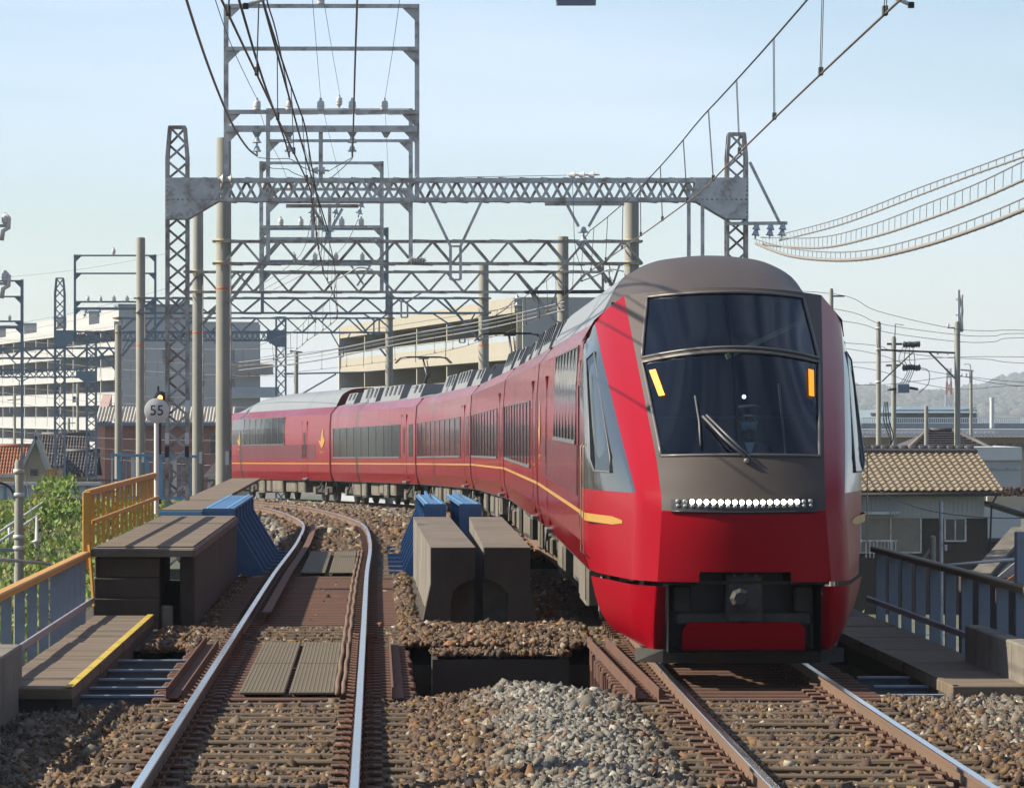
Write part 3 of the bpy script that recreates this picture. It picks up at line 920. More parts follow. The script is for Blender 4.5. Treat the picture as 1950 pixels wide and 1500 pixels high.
wheel_mesh = None
def bogie(parent, d, detail=True):
    """two axles at distance d along the car"""
    m = MB()
    for s in (-1, 1):
        m.box((s * .98 - .06, d - 1.75, .38), (s * .98 + .06, d + 1.75, .60))
        m.box((s * 1.02 - .05, d - .35, .55), (s * 1.02 + .05, d + .35, .86))
    m.box((-.95, d - .25, .40), (.95, d + .25, .66))
    b = obj('bogie', m, dark_metal, parent, local=True)
    for a in (-1.05, 1.05):
        for s in (-1, 1):
            w = MB().lathe([(.10, -.065), (.40, -.065), (.43, -.05), (.43, .05), (.455, .055), (.455, .075), (.12, .075)], (s * .7175 - s * .0, d + a, .43), 20, axis='x')
            obj('wheel', w, wheel_steel, b, local=True, smooth=True, angle=35)
        for s in (-1, 1):
            obj('axle_box', MB().cham((s * 1.0 - .13, d + a - .16, .30), (s * 1.0 + .13, d + a + .16, .56), .03), brown_metal, b, local=True)
            obj('spring', MB().lathe([(.10, 0), (.11, .05), (.09, .1), (.11, .15), (.09, .2), (.10, .24)], (s * 1.0, d + a + .28, .38), 10), dark_metal, b, local=True, smooth=True)
    for s in (-1, 1):
        obj('damper', MB().tube([(s * 1.16, d - .6, .72), (s * 1.16, d + .1, .5)], .035, 8), dark_metal, b, local=True, smooth=True)
        obj('air_pipe', MB().tube([(s * 1.2, d - 1.5, .8), (s * 1.22, d - 1.5, .45), (s * 1.2, d - 1.2, .35)], .016, 6), wire_grey, b, local=True, smooth=True)
wheel_steel = mat('wheel_steel', (0.12, 0.10, 0.08), 0.6, 0.4, 0.2, 4)

def frame_of(ya, yb, f=None):
    a = Vector((RX(ya), ya, RZ(ya))); b = Vector((RX(yb), yb, RZ(yb)))
    d = b - a
    return a, math.atan2(-d.x, d.y), math.asin(d.z / d.length), d.length

def make_car(label, ya, yb, kind, seed):
    """kind: 'mid', 'end' (last car, high deck), 'nose' (leading car)"""
    r_ = random.Random(seed)
    a, rz, pitch, L = frame_of(ya, yb)
    t = thing('train_car', label, 'train car', a, 0, 'coaches of the red train')
    t.rotation_euler = (pitch, 0, rz)
    WORLD[t] = None
    y0 = 4.2 if kind == 'nose' else .18
    y1 = L - .18
    high = kind != 'mid'
    # body shell (open underneath) with end walls
    n = max(2, int((y1 - y0) / 1.0))
    obj('body', tri_shell(SIDE, y0, y1, n), train_red, t, smooth=True, angle=12, local=True, fix=True)
    rf = ROOF_HIGH if high else ROOF_LOW
    ra, rb = (5.2, y1) if kind == 'nose' else (y0, y1)
    if kind == 'end':
        rows = []
        prof = ROOF_HIGH
        for y, k in ((y0, 1), (11.5, 1), (14.2, .95), (16.5, .82), (18.2, .55), (19.6, .2), (y1, 0)):
            rows.append([(-x * 1, y, 3.461 + (z - 3.461) * k) for x, z in prof] + [(x, y, 3.461 + (z - 3.461) * k) for x, z in reversed(prof)][1:])
        obj('roof', MB().grid(rows), roof_grey, t, smooth=True, angle=50, local=True)
    else:
        obj('roof', tri_shell(rf, ra, rb, 3), roof_grey, t, smooth=True, angle=50, local=True)
    full = [(x, z) for x, z in SIDE] + [p for p in rf[1:]]
    loop = [(-x, z) for x, z in full] + [(x, z) for x, z in reversed(full)][1:]
    for y in ([y1] if kind == 'nose' else [y0, y1]):
        lp = [(-x, z) for x, z in SIDE] + [(x, z) for x, z in reversed(SIDE)] if (kind == 'end' and y == y1) else loop
        obj('end_wall', MB().add([(x * .995, y, z) for x, z in lp], [tuple(range(len(lp)))]), maroon, t, local=True)
    obj('floor', MB().box((-1.29, y0, .80), (1.29, y1, .84)), dark_metal, t, local=True)
    obj('gangway', MB().box((-.95, y1, .95), (.95, y1 + .34, 3.3)), bellows, t, local=True)
    # edge trim at the ends, bright red rib
    for y in ((y1 - .05,) if kind == 'nose' else (y0, y1 - .05)):
        for s in (-1, 1):
            obj('end_rib', side_strip(s, y, y + .05, .83, 3.44, .03, 12), nose_red, t, local=True)
    for s in (-1, 1):
        # gold stripe
        obj('gold_stripe', side_strip(s, y0 + .06, y1 - .06, 1.41, 1.45, .005, 3), gold, t, local=True)
        if high:
            wz0, wz1 = 2.17, 3.17
            if kind == 'end': wa, wb = 8.6, 17.0
            else: wa, wb = 5.4, L - 8.6
            obj('maroon_belt', side_strip(s, (4.3 if kind == 'nose' else 2.7), (L - 2.7 if kind == 'nose' else 18.2), 1.58, 2.12, .004, 4), maroon, t, local=True)  # dark maroon band of the livery below the high windows
        else:
            wz0, wz1 = 1.66, 2.66
            wa, wb = y0 + 3.2, y1 - .7
        npan = 7 if high else 9
        w = obj('window', side_strip(s, wa, wb, wz0, wz1, .006, 6), dark_glass, t, local=True)
        obj('window_sill', side_strip(s, wa, wb, wz0 - .045, wz0, .022, 2), frame_grey, w, local=True)
        obj('window_head', side_strip(s, wa, wb, wz1, wz1 + .02, .014, 2), frame_grey, w, local=True)
        for k in range(npan + 1):
            yy = wa + (wb - wa) * k / npan
            obj('mullion', side_strip(s, yy - .022, yy + .022, wz0, wz1, .016, 5), frame_grey, w, local=True)
        # door with recess, handle strip and step
        for dy in ((L - 4.7,) if kind == 'nose' else ((4.7,) if kind == 'end' else (y0 + 2.3,))):
            dd = obj('door', side_strip(s, dy - .45, dy + .45, .95, 2.95, .004, 10), train_red, t, local=True, smooth=True, angle=12)
            for yy in (dy - .47, dy + .45):
                obj('door_edge', side_strip(s, yy, yy + .02, .95, 2.97, .028 if yy < dy else .012, 10), nose_red if yy < dy else black_paint, dd, local=True)
            obj('door_window', side_strip(s, dy - .16, dy + .16, 1.75, 2.55, .008, 4), dark_glass, dd, local=True)
            obj('step', MB().cham((s * 1.34 - .07, dy - .4, .84), (s * 1.34 + .07, dy + .4, .90), .01), frame_grey, dd, local=True)
            obj('door_lamp', MB().cham((s * 1.36 - .03, dy + .75, 2.80), (s * 1.36 + .035, dy + .90, 2.98), .01), frame_grey, t, local=True)
        if not high:
            obj('vestibule_window', side_strip(s, y0 + .5, y0 + 1.35, wz0, wz1, .006, 4), dark_glass, t, local=True)
    if kind == 'nose':
        for s in (-1, 1): emblem(t, s, L - 1.55, 1.98, .70)
    if kind == 'end':
        for s in (-1, 1):
            obj('dark_flank_band', side_strip(s, 17.02, 19.6, 2.17, 3.17, .0045, 6), nose_gloss, t, local=True)
            emblem(t, s, 1.55, 1.98, .70)
            emblem(t, s, 18.0, 2.12, .60)
    # roof equipment
    if not high:
        for (ba, bb, bh) in ((1.6, 4.4, .30), (6.0, 10.4, .36), (11.6, 15.4, .36), (17.0, 19.2, .28)):
            if r_.random() < .12: continue
            m = MB()
            pr = [(-1.05, 3.46), (-1.0, 3.60), (-.86, 3.62 + bh), (.86, 3.62 + bh), (1.0, 3.60), (1.05, 3.46)]
            m.prism([(x, ba, z) for x, z in pr], (0, bb - ba, 0))
            e = obj('roof_unit', m, roof_box, t, local=True)
            k = 0
            yy = ba + .3
            while yy < bb - .5:
                obj('vent', MB().add([(-.99, yy, 3.66), (-.99, yy + .36, 3.66), (-.90, yy + .36, 3.60 + bh), (-.90, yy, 3.60 + bh), (-.95, yy, 3.66), (-.95, yy + .36, 3.66), (-.86, yy + .36, 3.60 + bh), (-.86, yy, 3.60 + bh)],
                    [(0, 1, 2, 3), (7, 6, 5, 4), (0, 4, 5, 1), (1, 5, 6, 2), (2, 6, 7, 3), (3, 7, 4, 0)]), black_paint, e, local=True)
                yy += 1.0
    else:
        obj('roof_seam', tri_shell([(x + .004, z + .004) for x, z in ROOF_HIGH[:-1]] + [(0, 4.146)], (9.5 if kind == 'nose' else 5.0), (9.6 if kind == 'nose' else 5.1), 2), fence_grey, t, local=True)
    # underframe
    ds = (5.0, L - 3.2) if kind == 'nose' else (3.2, L - 3.2)
    for d in ds: bogie(t, d)
    boxes = []
    yy = ds[0] + 2.6
    while yy < ds[1] - 3.0:
        l_ = r_.uniform(.8, 2.2)
        boxes.append((yy, yy + l_)); yy += l_ + r_.uniform(.12, .5)
    for k, (ba, bb) in enumerate(boxes):
        w_ = r_.uniform(1.12, 1.27); z_ = r_.uniform(.26, .42)
        e = obj('equipment_box', MB().cham((-w_, ba, z_), (w_, bb, .80), .03), brown_metal if (kind == 'end' or k % 3 == 0) else dark_metal, t, local=True)
        for s in (-1, 1):
            obj('cover', MB().cham((s * (w_ + .006) - .008, ba + .08, z_ + .06), (s * (w_ + .006) + .008, bb - .08, .74), .004), brown_metal, e, local=True)
    for s in (-1, 1):
        obj('pipe', MB().tube([(s * 1.15, y0 + 1, .78), (s * 1.15, y1 - .5, .78)], .025, 6), dark_metal, t, local=True, smooth=True)
    return t, L

cars = []
labels = ['leading car of the red train with sloping dark windscreen and white lamp bar',
          'second red train car, directly behind the leading car, seen edge on',
          'third red train car, between the second and the car under the near pantograph',
          'fourth red train car carrying the pantograph nearer to the camera',
          'fifth red train car with long dark window band and grey roof units',
          'last red train car with gold bird emblem and smooth grey roof']
ys = [NOSE_Y] + JOINTS
for k in range(6):
    cars.append(make_car(labels[k], ys[k], ys[k + 1], 'nose' if k == 0 else ('end' if k == 5 else 'mid'), 20 + k))
lead = cars[0][0]

# --- the nose: a face between two raking red pillars, in local (across, back, up)
ROWS = {  # name: centre (d, z), inner edge (u, d, z), outer edge (u, d, z), shoulder on the body side (u, d, z)
    0: ((.30, .22), (.86, .42, .20), (1.02, .80, .22), (1.24, 2.5, .30)),
    1: ((.02, .855), (.82, .15, .855), (1.03, .48, .855), (1.36, 2.5, .855)),
    2: ((.00, 1.59), (.77, .22, 1.60), (.985, .52, 1.66), (1.40, 2.5, 1.66)),
    3: ((.33, 2.03), (.80, .64, 2.02), (1.045, 1.12, 2.02), (1.40, 2.5, 2.02)),
    4: ((1.42, 3.10), (.92, 2.02, 2.98), (1.19, 2.72, 2.94), (1.385, 3.5, 2.94)),
    5: ((2.30, 3.71), (1.00, 3.00, 3.655), (1.275, 3.62, 3.42), (1.32, 4.2, 3.26)),
}
def lerp3(a, b, t): return tuple(x + (y - x) * t for x, y in zip(a, b))
def row(v):
    v = min(max(v, 0), 5 - 1e-9); i = int(v); t_ = v - i
    A, B = ROWS[i], ROWS[i + 1]
    return tuple(lerp3(p, q, t_) for p, q in zip(A, B))
_row = row
def row(v):
    """the nose section at v, its kinks softened"""
    if v < 1: return _row(v)
    h = min(.22, v - 1, 5 - v)
    R_ = [_row(v + h * k / 3) for k in range(-3, 4)]
    return tuple(tuple(sum(r[j][c] for r in R_) / 7 for c in range(len(R_[0][j]))) for j in range(4))
def rounded(P, rad=.45, n=6):
    """polyline P with its inner corners rounded; returns points and which span each belongs to"""
    P = [Vector(p) for p in P]
    out = [(P[0], 0)]
    for k in range(1, len(P) - 1):
        a = P[k].lerp(P[k - 1], rad); b = P[k].lerp(P[k + 1], rad * min(1, (P[k] - P[k - 1]).length / (P[k + 1] - P[k]).length))
        for q in range(n + 1):
            t_ = q / n
            out.append((a * (1 - t_) ** 2 + P[k] * 2 * t_ * (1 - t_) + b * t_ ** 2, k - 1 if t_ < .75 else k))
    out.append((P[-1], len(P) - 2))
    return out
def face(uf, v, off=0.0):
    """point of the front face: uf from -1 (left pillar) to +1, v along ROWS"""
    c, i_, o_, s_ = row(v)
    a = abs(uf)
    p = Vector((uf * i_[0], c[0] + (i_[1] - c[0]) * a * a, c[1] + (i_[2] - c[1]) * a * a))
    if off:
        e = 1e-3
        du = face(uf + e, v) - face(uf - e, v); dv = face(uf, min(v + e, 4.999)) - face(uf, max(v - e, 0))
        nrm = du.cross(dv).normalized()
        if nrm.y > 0: nrm = -nrm
        p = p + nrm * off
    return p
def win_w(v):                 # half width of the windscreen panes as a share of the face
    pts = [(2.96, .935), (3.0, .935), (4.0, .945), (4.92, .78), (5.0, .78)]
    for (a, wa), (b, wb) in zip(pts[:-1], pts[1:]):
        if a <= v <= b: return wa + (wb - wa) * (v - a) / (b - a)
    return .935
def patch(u0, u1, v0, v1, off, nu=8, nv=6, edge=None):
    rows = []
    for j in range(nv + 1):
        v = v0 + (v1 - v0) * j / nv
        rows.append([tuple(face(u0(v) + (u1(v) - u0(v)) * k / nu, v, off)) for k in range(nu + 1)])
    return rows
C_ = lambda x: (lambda v: x)
W_ = lambda k: (lambda v: k * win_w(v))

# red lower face (with the notch for the coupler), dark upper face, with real window openings
m = MB(); m.grid(patch(C_(-1), C_(1), 1.15, 1.93, 0, 16, 6)); m.grid(patch(C_(-1), C_(-.53), 1.02, 1.15, 0, 5, 2)); m.grid(patch(C_(.53), C_(1), 1.02, 1.15, 0, 5, 2))
obj('front_panel', m, nose_red, lead, smooth=True, local=True)
m = MB()
m.grid(patch(C_(-1), C_(1), 1.93, 2.98, 0, 16, 8))
m.grid(patch(C_(-1), W_(-1), 2.98, 5, 0, 2, 20)); m.grid(patch(W_(1), C_(1), 2.98, 5, 0, 2, 20))
m.grid(patch(W_(-1), W_(1), 3.985, 4.03, 0, 12, 1)); m.grid(patch(W_(-1), W_(1), 4.92, 5, 0, 12, 1))
obj('windscreen_surround', m, nose_dark, lead, smooth=True, local=True, angle=40)
glass = clear_glass('windscreen_glass', (0.55, 0.66, 0.70))
ws = obj('windscreen', MB().grid(patch(W_(-1), W_(1), 2.98, 3.985, -.004, 12, 8)), glass, lead, smooth=True, local=True)
wu = obj('upper_windscreen', MB().grid(patch(W_(-1), W_(1), 4.03, 4.92, -.004, 12, 8)), glass, lead, smooth=True, local=True)
def frame_tube(par, v0, v1, r_=.016):
    pts = [face(-win_w(v0) + 2 * win_w(v0) * k / 10, v0, .006) for k in range(11)]
    pts += [face(win_w(v0 + (v1 - v0) * k / 8), v0 + (v1 - v0) * k / 8, .006) for k in range(1, 9)]
    pts += [face(win_w(v1) - 2 * win_w(v1) * k / 10, v1, .006) for k in range(1, 11)]
    pts += [face(-win_w(v1 + (v0 - v1) * k / 8), v1 + (v0 - v1) * k / 8, .006) for k in range(1, 9)]
    obj('window_frame', MB().tube(pts, r_, 6), frame_grey, par, smooth=True, local=True)
frame_tube(ws, 2.985, 3.98); frame_tube(wu, 4.035, 4.915)
# inner frame line of the right side and centre seam behind the glass
obj('centre_post', MB().tube([face(-.02 - .0 * v, v, -.05) for v in np.linspace(2.99, 4.9, 12)], .014, 6), black_paint, lead, smooth=True, local=True)
# pillars, lower skirts, flanks
def strip(idx_a, idx_b, v0, v1, s, n, extra=None):
    rows = []
    for j in range(n + 1):
        v = v0 + (v1 - v0) * j / n
        r_ = row(v); a, b = r_[idx_a], r_[idx_b]
        rows.append([(s * (a[0] + (b[0] - a[0]) * k / 3), a[1] + (b[1] - a[1]) * k / 3, a[2] + (b[2] - a[2]) * k / 3) for k in range(4)])
    return MB().grid(rows)
for s in (-1, 1):
    # one rounded surface from the face edge round to the body side; its columns are shared out between pillar and flank
    def section(v):
        c, i_, o_, sh = row(v)
        zb = max(sh[2], .83)
        return rounded([i_, o_, sh, (side_x(min(zb, 3.44)), max(4.24, sh[1] + .03), sh[2])])
    def skin(v0, v1, n, keep):
        rows = []
        for j in range(n + 1):
            S = section(v0 + (v1 - v0) * j / n)
            idx = [k for k in range(len(S)) if S[k][1] in keep]
            lo, hi = idx[0], idx[-1]
            if 0 not in keep: lo -= 1
            rows.append([(s * p.x, p.y, p.z) for p, _ in S[lo:hi + 1]])
        return MB().grid(rows)
    obj('pillar', skin(1.02, 5, 40, (0,)), nose_red, lead, smooth=True, local=True)
    obj('flank', skin(1.02, 2.12, 12, (1, 2)), nose_red, lead, smooth=True, local=True)
    obj('upper_flank', skin(2.12, 5, 28, (1, 2)), nose_gloss, lead, smooth=True, local=True)
    # rounded lower bow
    rows = []
    for j in range(9):
        v = .955 * j / 8
        c, i_, o_, sh = row(v)
        tuck = .10 * (1 - v) ** 4
        S = rounded([(.74, i_[1] + .03 + tuck, i_[2]), (i_[0] - tuck * .3, i_[1] + tuck, i_[2]), (o_[0] - tuck, o_[1] + tuck, o_[2]), (sh[0] - tuck, sh[1], sh[2])], .45)
        rows.append([(s * p.x, p.y, p.z) for p, _ in S])
    obj('bow_skirt', MB().grid(rows), nose_red, lead, smooth=True, local=True)
    obj('skirt_underside', MB().add([(s * .74, .6, .205), (s * .80, .55, .205), (s * .95, .9, .23), (s * 1.14, 2.5, .31), (s * .74, 2.5, .31)], [(0, 1, 2, 3, 4)]), frame_grey, lead, local=True)
    # red cap joining pillar top, body side and roof
    m = MB().add([(s * 1.00, 3.00, 3.655), (s * 1.275, 3.62, 3.42), (s * 1.32, 4.2, 3.26), (s * 1.355, 4.22, 3.26), (s * 1.355, 5.22, 3.215), (s * 1.15, 5.22, 3.461), (s * 1.12, 4.3, 3.55)],
             [(0, 1, 6), (1, 2, 3), (1, 3, 4, 5), (1, 5, 6)])
    obj('shoulder', m, nose_red, lead, local=True)
    # side window pane edge
    pl = [face_pt for face_pt in [row(4.3)[2], row(2.75)[2]]]
    w_ = []
    for v, k in ((4.35, .42), (2.95, .40), (2.62, .44), (2.62, .80), (2.9, .88), (4.2, .86)):
        o_, sh = row(v)[2], row(v)[3]
        w_.append(Vector((s * (o_[0] + (sh[0] - o_[0]) * k + .010), o_[1] + (sh[1] - o_[1]) * k, o_[2] + (sh[2] - o_[2]) * k)))
    obj('side_window', MB().add(w_, [tuple(range(6))]), dark_glass, lead, local=True)
    obj('side_window_seal', MB().tube(w_ + [w_[0]], .010, 6), frame_grey, lead, smooth=True, local=True)
    # nose end of the gold stripe
    rows = []
    for k in range(9):
        q = k / 8
        o_, sh = row(1.83)[2], row(1.83)[3]
        d_ = 4.24 + (1.05 - 4.24) * q
        if d_ > 2.5: x_ = 1.402; zc = 1.43 - .02 * q
        else:
            t_ = (d_ - o_[1]) / (sh[1] - o_[1]); x_ = o_[0] + (sh[0] - o_[0]) * t_ + .003; zc = 1.43 - .02 * q
        hw = .028 + .012 * min(1, q * 2) if q < .99 else .015
        rows.append([(s * (x_ + .006), d_, zc - hw), (s * (x_ + .006), d_, zc + hw)])
    obj('gold_stripe_tip', MB().grid(rows), gold, lead, local=True)
    # cab door and its grab rails
    rail_tan = mat('grab_rail_steel', (0.42, 0.36, 0.27), 0.4, 0.3)
    dd = obj('cab_door', side_strip(s, 4.55, 5.25, 1.0, 3.0, .004, 8), train_red, lead, local=True, smooth=True, angle=12)
    obj('door_gap', side_strip(s, 4.53, 4.55, 1.0, 3.02, .008, 8), black_paint, dd, local=True)
    for yy in (2.62, 3.35):
        obj('grab_rail', MB().tube([(s * 1.395, yy, 2.15), (s * 1.425, yy, 2.12), (s * 1.425, yy, 1.05), (s * 1.36, yy, 1.0)], .007, 6), rail_tan, dd, local=True, smooth=True)
    obj('door_recess', side_strip(s, 4.56, 4.62, 2.0, 2.75, .010, 4), black_paint, dd, local=True)
# crown of the nose: from the face top up and back to the full roof
rows = []
fc = [face(-1 + 2 * k / 40, 4.999) for k in range(41)]
full = [(-x, z) for x, z in ROOF_HIGH] + [(x, z) for x, z in reversed(ROOF_HIGH)][1:]
def roof_at(t_):                                  # t in 0..1 across the full roof section, left to right
    k = t_ * (len(full) - 1); i = min(int(k), len(full) - 2); q = k - i
    return (full[i][0] + (full[i+1][0] - full[i][0]) * q, full[i][1] + (full[i+1][1] - full[i][1]) * q)
for j in range(9):
    q = j / 8
    rr = []
    for k in range(41):
        a = fc[k]; x, z = roof_at(k / 40)
        b = Vector((x, 5.25, z))
        p = a.lerp(b, q)
        # bulge: keep the windscreen slope going before it levels
        zz = a.z + (b.z - a.z) * (1 - (1 - q) ** 1.9)
        xx = a.x + (b.x - a.x) * (q ** .8)
        rr.append((xx, p.y, zz))
    rows.append(rr)
obj('nose_crown', MB().grid(rows), nose_dark, lead, smooth=True, local=True)
# dark gap under the front panel, black recess, coupler and lower apron
obj('panel_gap', MB().grid(patch(C_(-1), C_(1), .955, 1.03, -.05, 12, 1)), black_paint, lead, local=True)
m = MB()
rc = [(-.72, .2), (-.72, .84), (-.44, .84), (-.42, 1.0), (.42, 1.0), (.44, .84), (.72, .84), (.72, .2)]
m.add([(x, .95, z) for x, z in rc] + [(x, .1, z) for x, z in rc], [tuple(range(8))] + [(k, (k + 1) % 8, 8 + (k + 1) % 8, 8 + k) for k in range(8)])
obj('coupler_recess', m, black_paint, lead, local=True)
cp = obj('coupler', MB().cham((-.17, .12, .50), (.17, .55, .96), .03), dark_metal, lead, local=True)  # coupler parts coloured dark to stand for the dim light in the recess
obj('coupler_face', MB().box((-.15, .08, .60), (.15, .119, .90)), dark_metal, cp, local=True)
obj('coupler_horn', MB().lathe([(.10, 0), (.09, -.08), (.06, -.12)], (-.05, .08, .72), 8, axis='y'), dark_metal, cp, local=True)
obj('coupler_pocket', MB().box((.02, .07, .64), (.13, .079, .82)), black_paint, cp, local=True)
for x in (-.10, 0, .10):
    obj('coupler_bolt', MB().lathe([(.022, 0), (.018, -.02)], (x, .079, .93 if x else .94), 6, axis='y'), dark_metal, cp, local=True)
for s in (-1, 1):
    obj('jumper_box', MB().cham((s * .58 - .09, .35, .58), (s * .58 + .09, .6, .82), .02), dark_metal, lead, local=True)
obj('buffer_beam', MB().cham((-.64, .22, .47), (.64, .32, .57), .015), dark_metal, lead, local=True)
pl = [(-.58, .22), (-.58, .42), (-.52, .485), (.52, .485), (.58, .42), (.58, .22)]
obj('apron_panel', MB().prism([(x, .16 + .12 * (1 - (z - .2) / .3), z) for x, z in pl], (0, .05, 0)), nose_red, lead, local=True)
obj('snow_plough', MB().add([(-1.0, .75, .08), (-.75, .5, .08), (.75, .5, .08), (1.0, .75, .08), (-1.0, .75, .21), (-.75, .42, .21), (.75, .42, .21), (1.0, .75, .21)], [(0, 1, 5, 4), (1, 2, 6, 5), (2, 3, 7, 6), (4, 5, 6, 7), (3, 2, 1, 0), (0, 4, 7, 3)]), dark_metal, lead, local=True)
for s in (-1, 1):
    obj('guard_iron', MB().cham((s * .72 - .04, .9, .05), (s * .72 + .04, .98, .45), .01), frame_grey, lead, local=True)
# lamp bar
lamp_on = emit('white_led', (1.0, .98, .80), 9.0)
lamp_dim = mat('unlit_led', (0.35, 0.38, 0.36), 0.2)
amber = emit('amber_lamp', (1.0, 0.30, 0.004), 0.62)
hb = obj('lamp_housing', MB().grid(patch(C_(-.88), C_(.88), 1.93, 2.12, .012, 14, 2)), black_paint, lead, local=True, smooth=True)
obj('lamp_trim', MB().tube([face(-.88 + 1.76 * k / 14, 1.92, .015) for k in range(15)], .012, 6), black_paint, hb, local=True, smooth=True)
led = MB().lathe([(.0235, 0), (.020, -.008), (.008, -.014)], (0, 0, 0), 10, axis='y')
led_on = led.mesh('led_on', lamp_on, True); led_off = led.mesh('led_off', lamp_dim, True)
for k in range(20):
    u = -.80 + 1.60 * k / 19
    for j, v in enumerate((2.075, 2.005)):
        p = face(u, v, .016)
        o = obj('led', led_on if (j == 0 and 2 <= k <= 17) else led_off, None, hb, local=True, loc=p)
        o.scale = (1, 1, 1) if j == 0 else (.8, 1, .8)
# amber lamps just inside the glass
for s in (-1, 1):
    u0 = .87 if s > 0 else -.87
    rows = []
    for v in (3.60, 3.87):
        uu = s * (.81 if v < 3.7 else .86) if s < 0 else s * .845
        rows.append([tuple(face(uu - .032, v, .012)), tuple(face(uu + .032, v, .012))])
    m = MB(); 
    n = 12
    rr = []
    for k in range(n + 1):
        a = Vector(rows[0][0]).lerp(Vector(rows[1][0]), k / n); b = Vector(rows[0][1]).lerp(Vector(rows[1][1]), k / n)
        rr.append([tuple(a), tuple(b)])
    m.grid(rr)
    obj('amber_marker', m, amber, lead, local=True)
# wiper
wb = [face(-.05, 2.93, .05), face(-.05, 2.93, .10), face(-.36, 3.22, .07), face(-.45, 3.37, .06)]
wi = obj('wiper_arm', MB().tube([face(.02, 2.92, .05), face(-.20, 3.12, .07), face(-.40, 3.34, .06)], .012, 6), frame_grey, lead, local=True, smooth=True)
obj('wiper_link', MB().tube([face(.07, 2.92, .05), face(-.15, 3.14, .07), face(-.36, 3.35, .06)], .010, 6), frame_grey, wi, local=True, smooth=True)
obj('wiper_blade', MB().tube([face(-.47, 3.08, .03), face(-.45, 3.3, .035), face(-.46, 3.55, .03)], .010, 6), frame_grey, wi, local=True, smooth=True)
obj('wiper_pivot', MB().lathe([(.028, 0), (.028, -.05), (.018, -.07)], face(.04, 2.91, .0), 10, axis='y'), frame_grey, wi, local=True, smooth=True)
# cab interior
cab_in = mat('cab_interior', (0.035, 0.05, 0.06), 0.8)
m = MB()
m.box((-1.1, 3.6, 1.5), (1.1, 3.65, 3.6))
m.box((-.8, .85, 1.5), (.8, 3.6, 1.55))
obj('cab_bulkhead', m, cab_in, lead, local=True)
obj('cab_desk', MB().cham((-.80, .95, 1.55), (.80, 1.75, 1.98), .05), cab_in, lead, local=True)
obj('cab_shelf', MB().bar((-.95, 3.2, 2.42), (.95, 3.2, 2.42), .02, .02), frame_grey, lead, local=True)
obj('cab_partition', MB().box((-1.0, 3.4, 1.9), (1.0, 3.42, 3.0)), cab_in, lead, local=True)
obj('slanted_rail', MB().bar((.0, 2.5, 3.02), (.72, 2.6, 3.36), .05, .05), mat('wooden_rail', (0.5, 0.4, 0.2), 0.6), lead, local=True)  # tan bar slanting behind the upper windscreen
obj('cab_lamp', MB().lathe([(.02, 0), (.015, -.02)], (.14, 2.0, 2.62), 8, axis='y'), emit('cab_lamp_light', (.9, 1, 1), 2.5), lead, local=True)
obj('cab_post', MB().bar((.56, 1.9, 1.9), (.50, 2.2, 2.75), .02, .02), frame_grey, lead, local=True)

# --- the driver
def skin_body(name, verts, edges, radii, m_, parent, loc, sub=2):
    me = bpy.data.meshes.new(name); me.from_pydata(verts, edges, [])
    o = bpy.data.objects.new(name, me); COL.objects.link(o)
    sk = o.modifiers.new('skin', 'SKIN')
    for d, r_ in zip(me.skin_vertices[0].data, radii): d.radius = (r_ if isinstance(r_, tuple) else (r_, r_))
    me.skin_vertices[0].data[0].use_root = True
    su = o.modifiers.new('sub', 'SUBSURF'); su.levels = sub; su.render_levels = sub
    dg = bpy.context.evaluated_depsgraph_get()
    me2 = bpy.data.meshes.new_from_object(o.evaluated_get(dg))
    bpy.data.objects.remove(o)
    me2.materials.clear(); me2.materials.append(m_)
    me2.polygons.foreach_set('use_smooth', [True] * len(me2.polygons))
    o2 = bpy.data.objects.new(name, me2); link(o2, parent); o2.location = loc
    return o2
skin_m = mat('skin', (0.42, 0.26, 0.18), 0.6, 0, .06)
uniform = mat('dark_uniform', (0.02, 0.024, 0.035), 0.85, 0, .1)
mask_m = mat('pale_blue_mask', (0.50, 0.66, 0.70), 0.8, 0, .05)
M_lead = Matrix.Translation(lead.location) @ lead.rotation_euler.to_matrix().to_4x4()
drv = M_lead @ Vector((.20, 2.15, 1.57))
p = thing('person', 'train driver in dark cap and uniform with pale face mask behind the windscreen', 'person', drv)
bv = [(0, .05, .02), (0, .05, .22), (0, .03, .42), (0, .02, .56), (0, 0, .63), (-.17, .02, .52), (-.24, -.02, .28), (-.16, -.26, .22), (-.12, -.36, .25), (.17, .02, .52), (.24, -.02, .28), (.16, -.26, .22), (.12, -.36, .25),
      (-.09, -.12, .0), (-.10, -.42, .0), (.09, -.12, .0), (.10, -.42, .0)]
be = [(0, 1), (1, 2), (2, 3), (3, 4), (3, 5), (5, 6), (6, 7), (7, 8), (3, 9), (9, 10), (10, 11), (11, 12), (0, 13), (13, 14), (0, 15), (15, 16)]
br = [(.15, .11), (.14, .10), (.16, .11), (.12, .09), .055, .075, .052, .042, .035, .075, .052, .042, .035, .085, .07, .085, .07]
skin_body('body', bv, be, br, uniform, p, (0, 0, 0))
hd = MB()
prof = [(.0, -.125), (.045, -.115), (.066, -.07), (.078, -.01), (.080, .04), (.070, .085), (.04, .115), (.0, .122)]
hd.lathe([(max(r_, .001), h) for r_, h in prof], (0, 0, .81), 14)
hd.v = [(x, y * 1.18 - (.012 if z < .80 and y < 0 else 0), z) for x, y, z in hd.v]
hd.lathe([(.050, 0), (.046, .09)], (0, .015, .64), 10)
hd.prism([(-.012, -.088, .79), (.012, -.088, .79), (.0, -.088, .83)], (0, -.022, 0))
for s in (-1, 1):
    hd.lathe([(.012, -.01), (.026, 0), (.012, .012)], (s * .082, .01, .80), 8, axis='x')
o = obj('head', hd, skin_m, p, smooth=True, local=True)
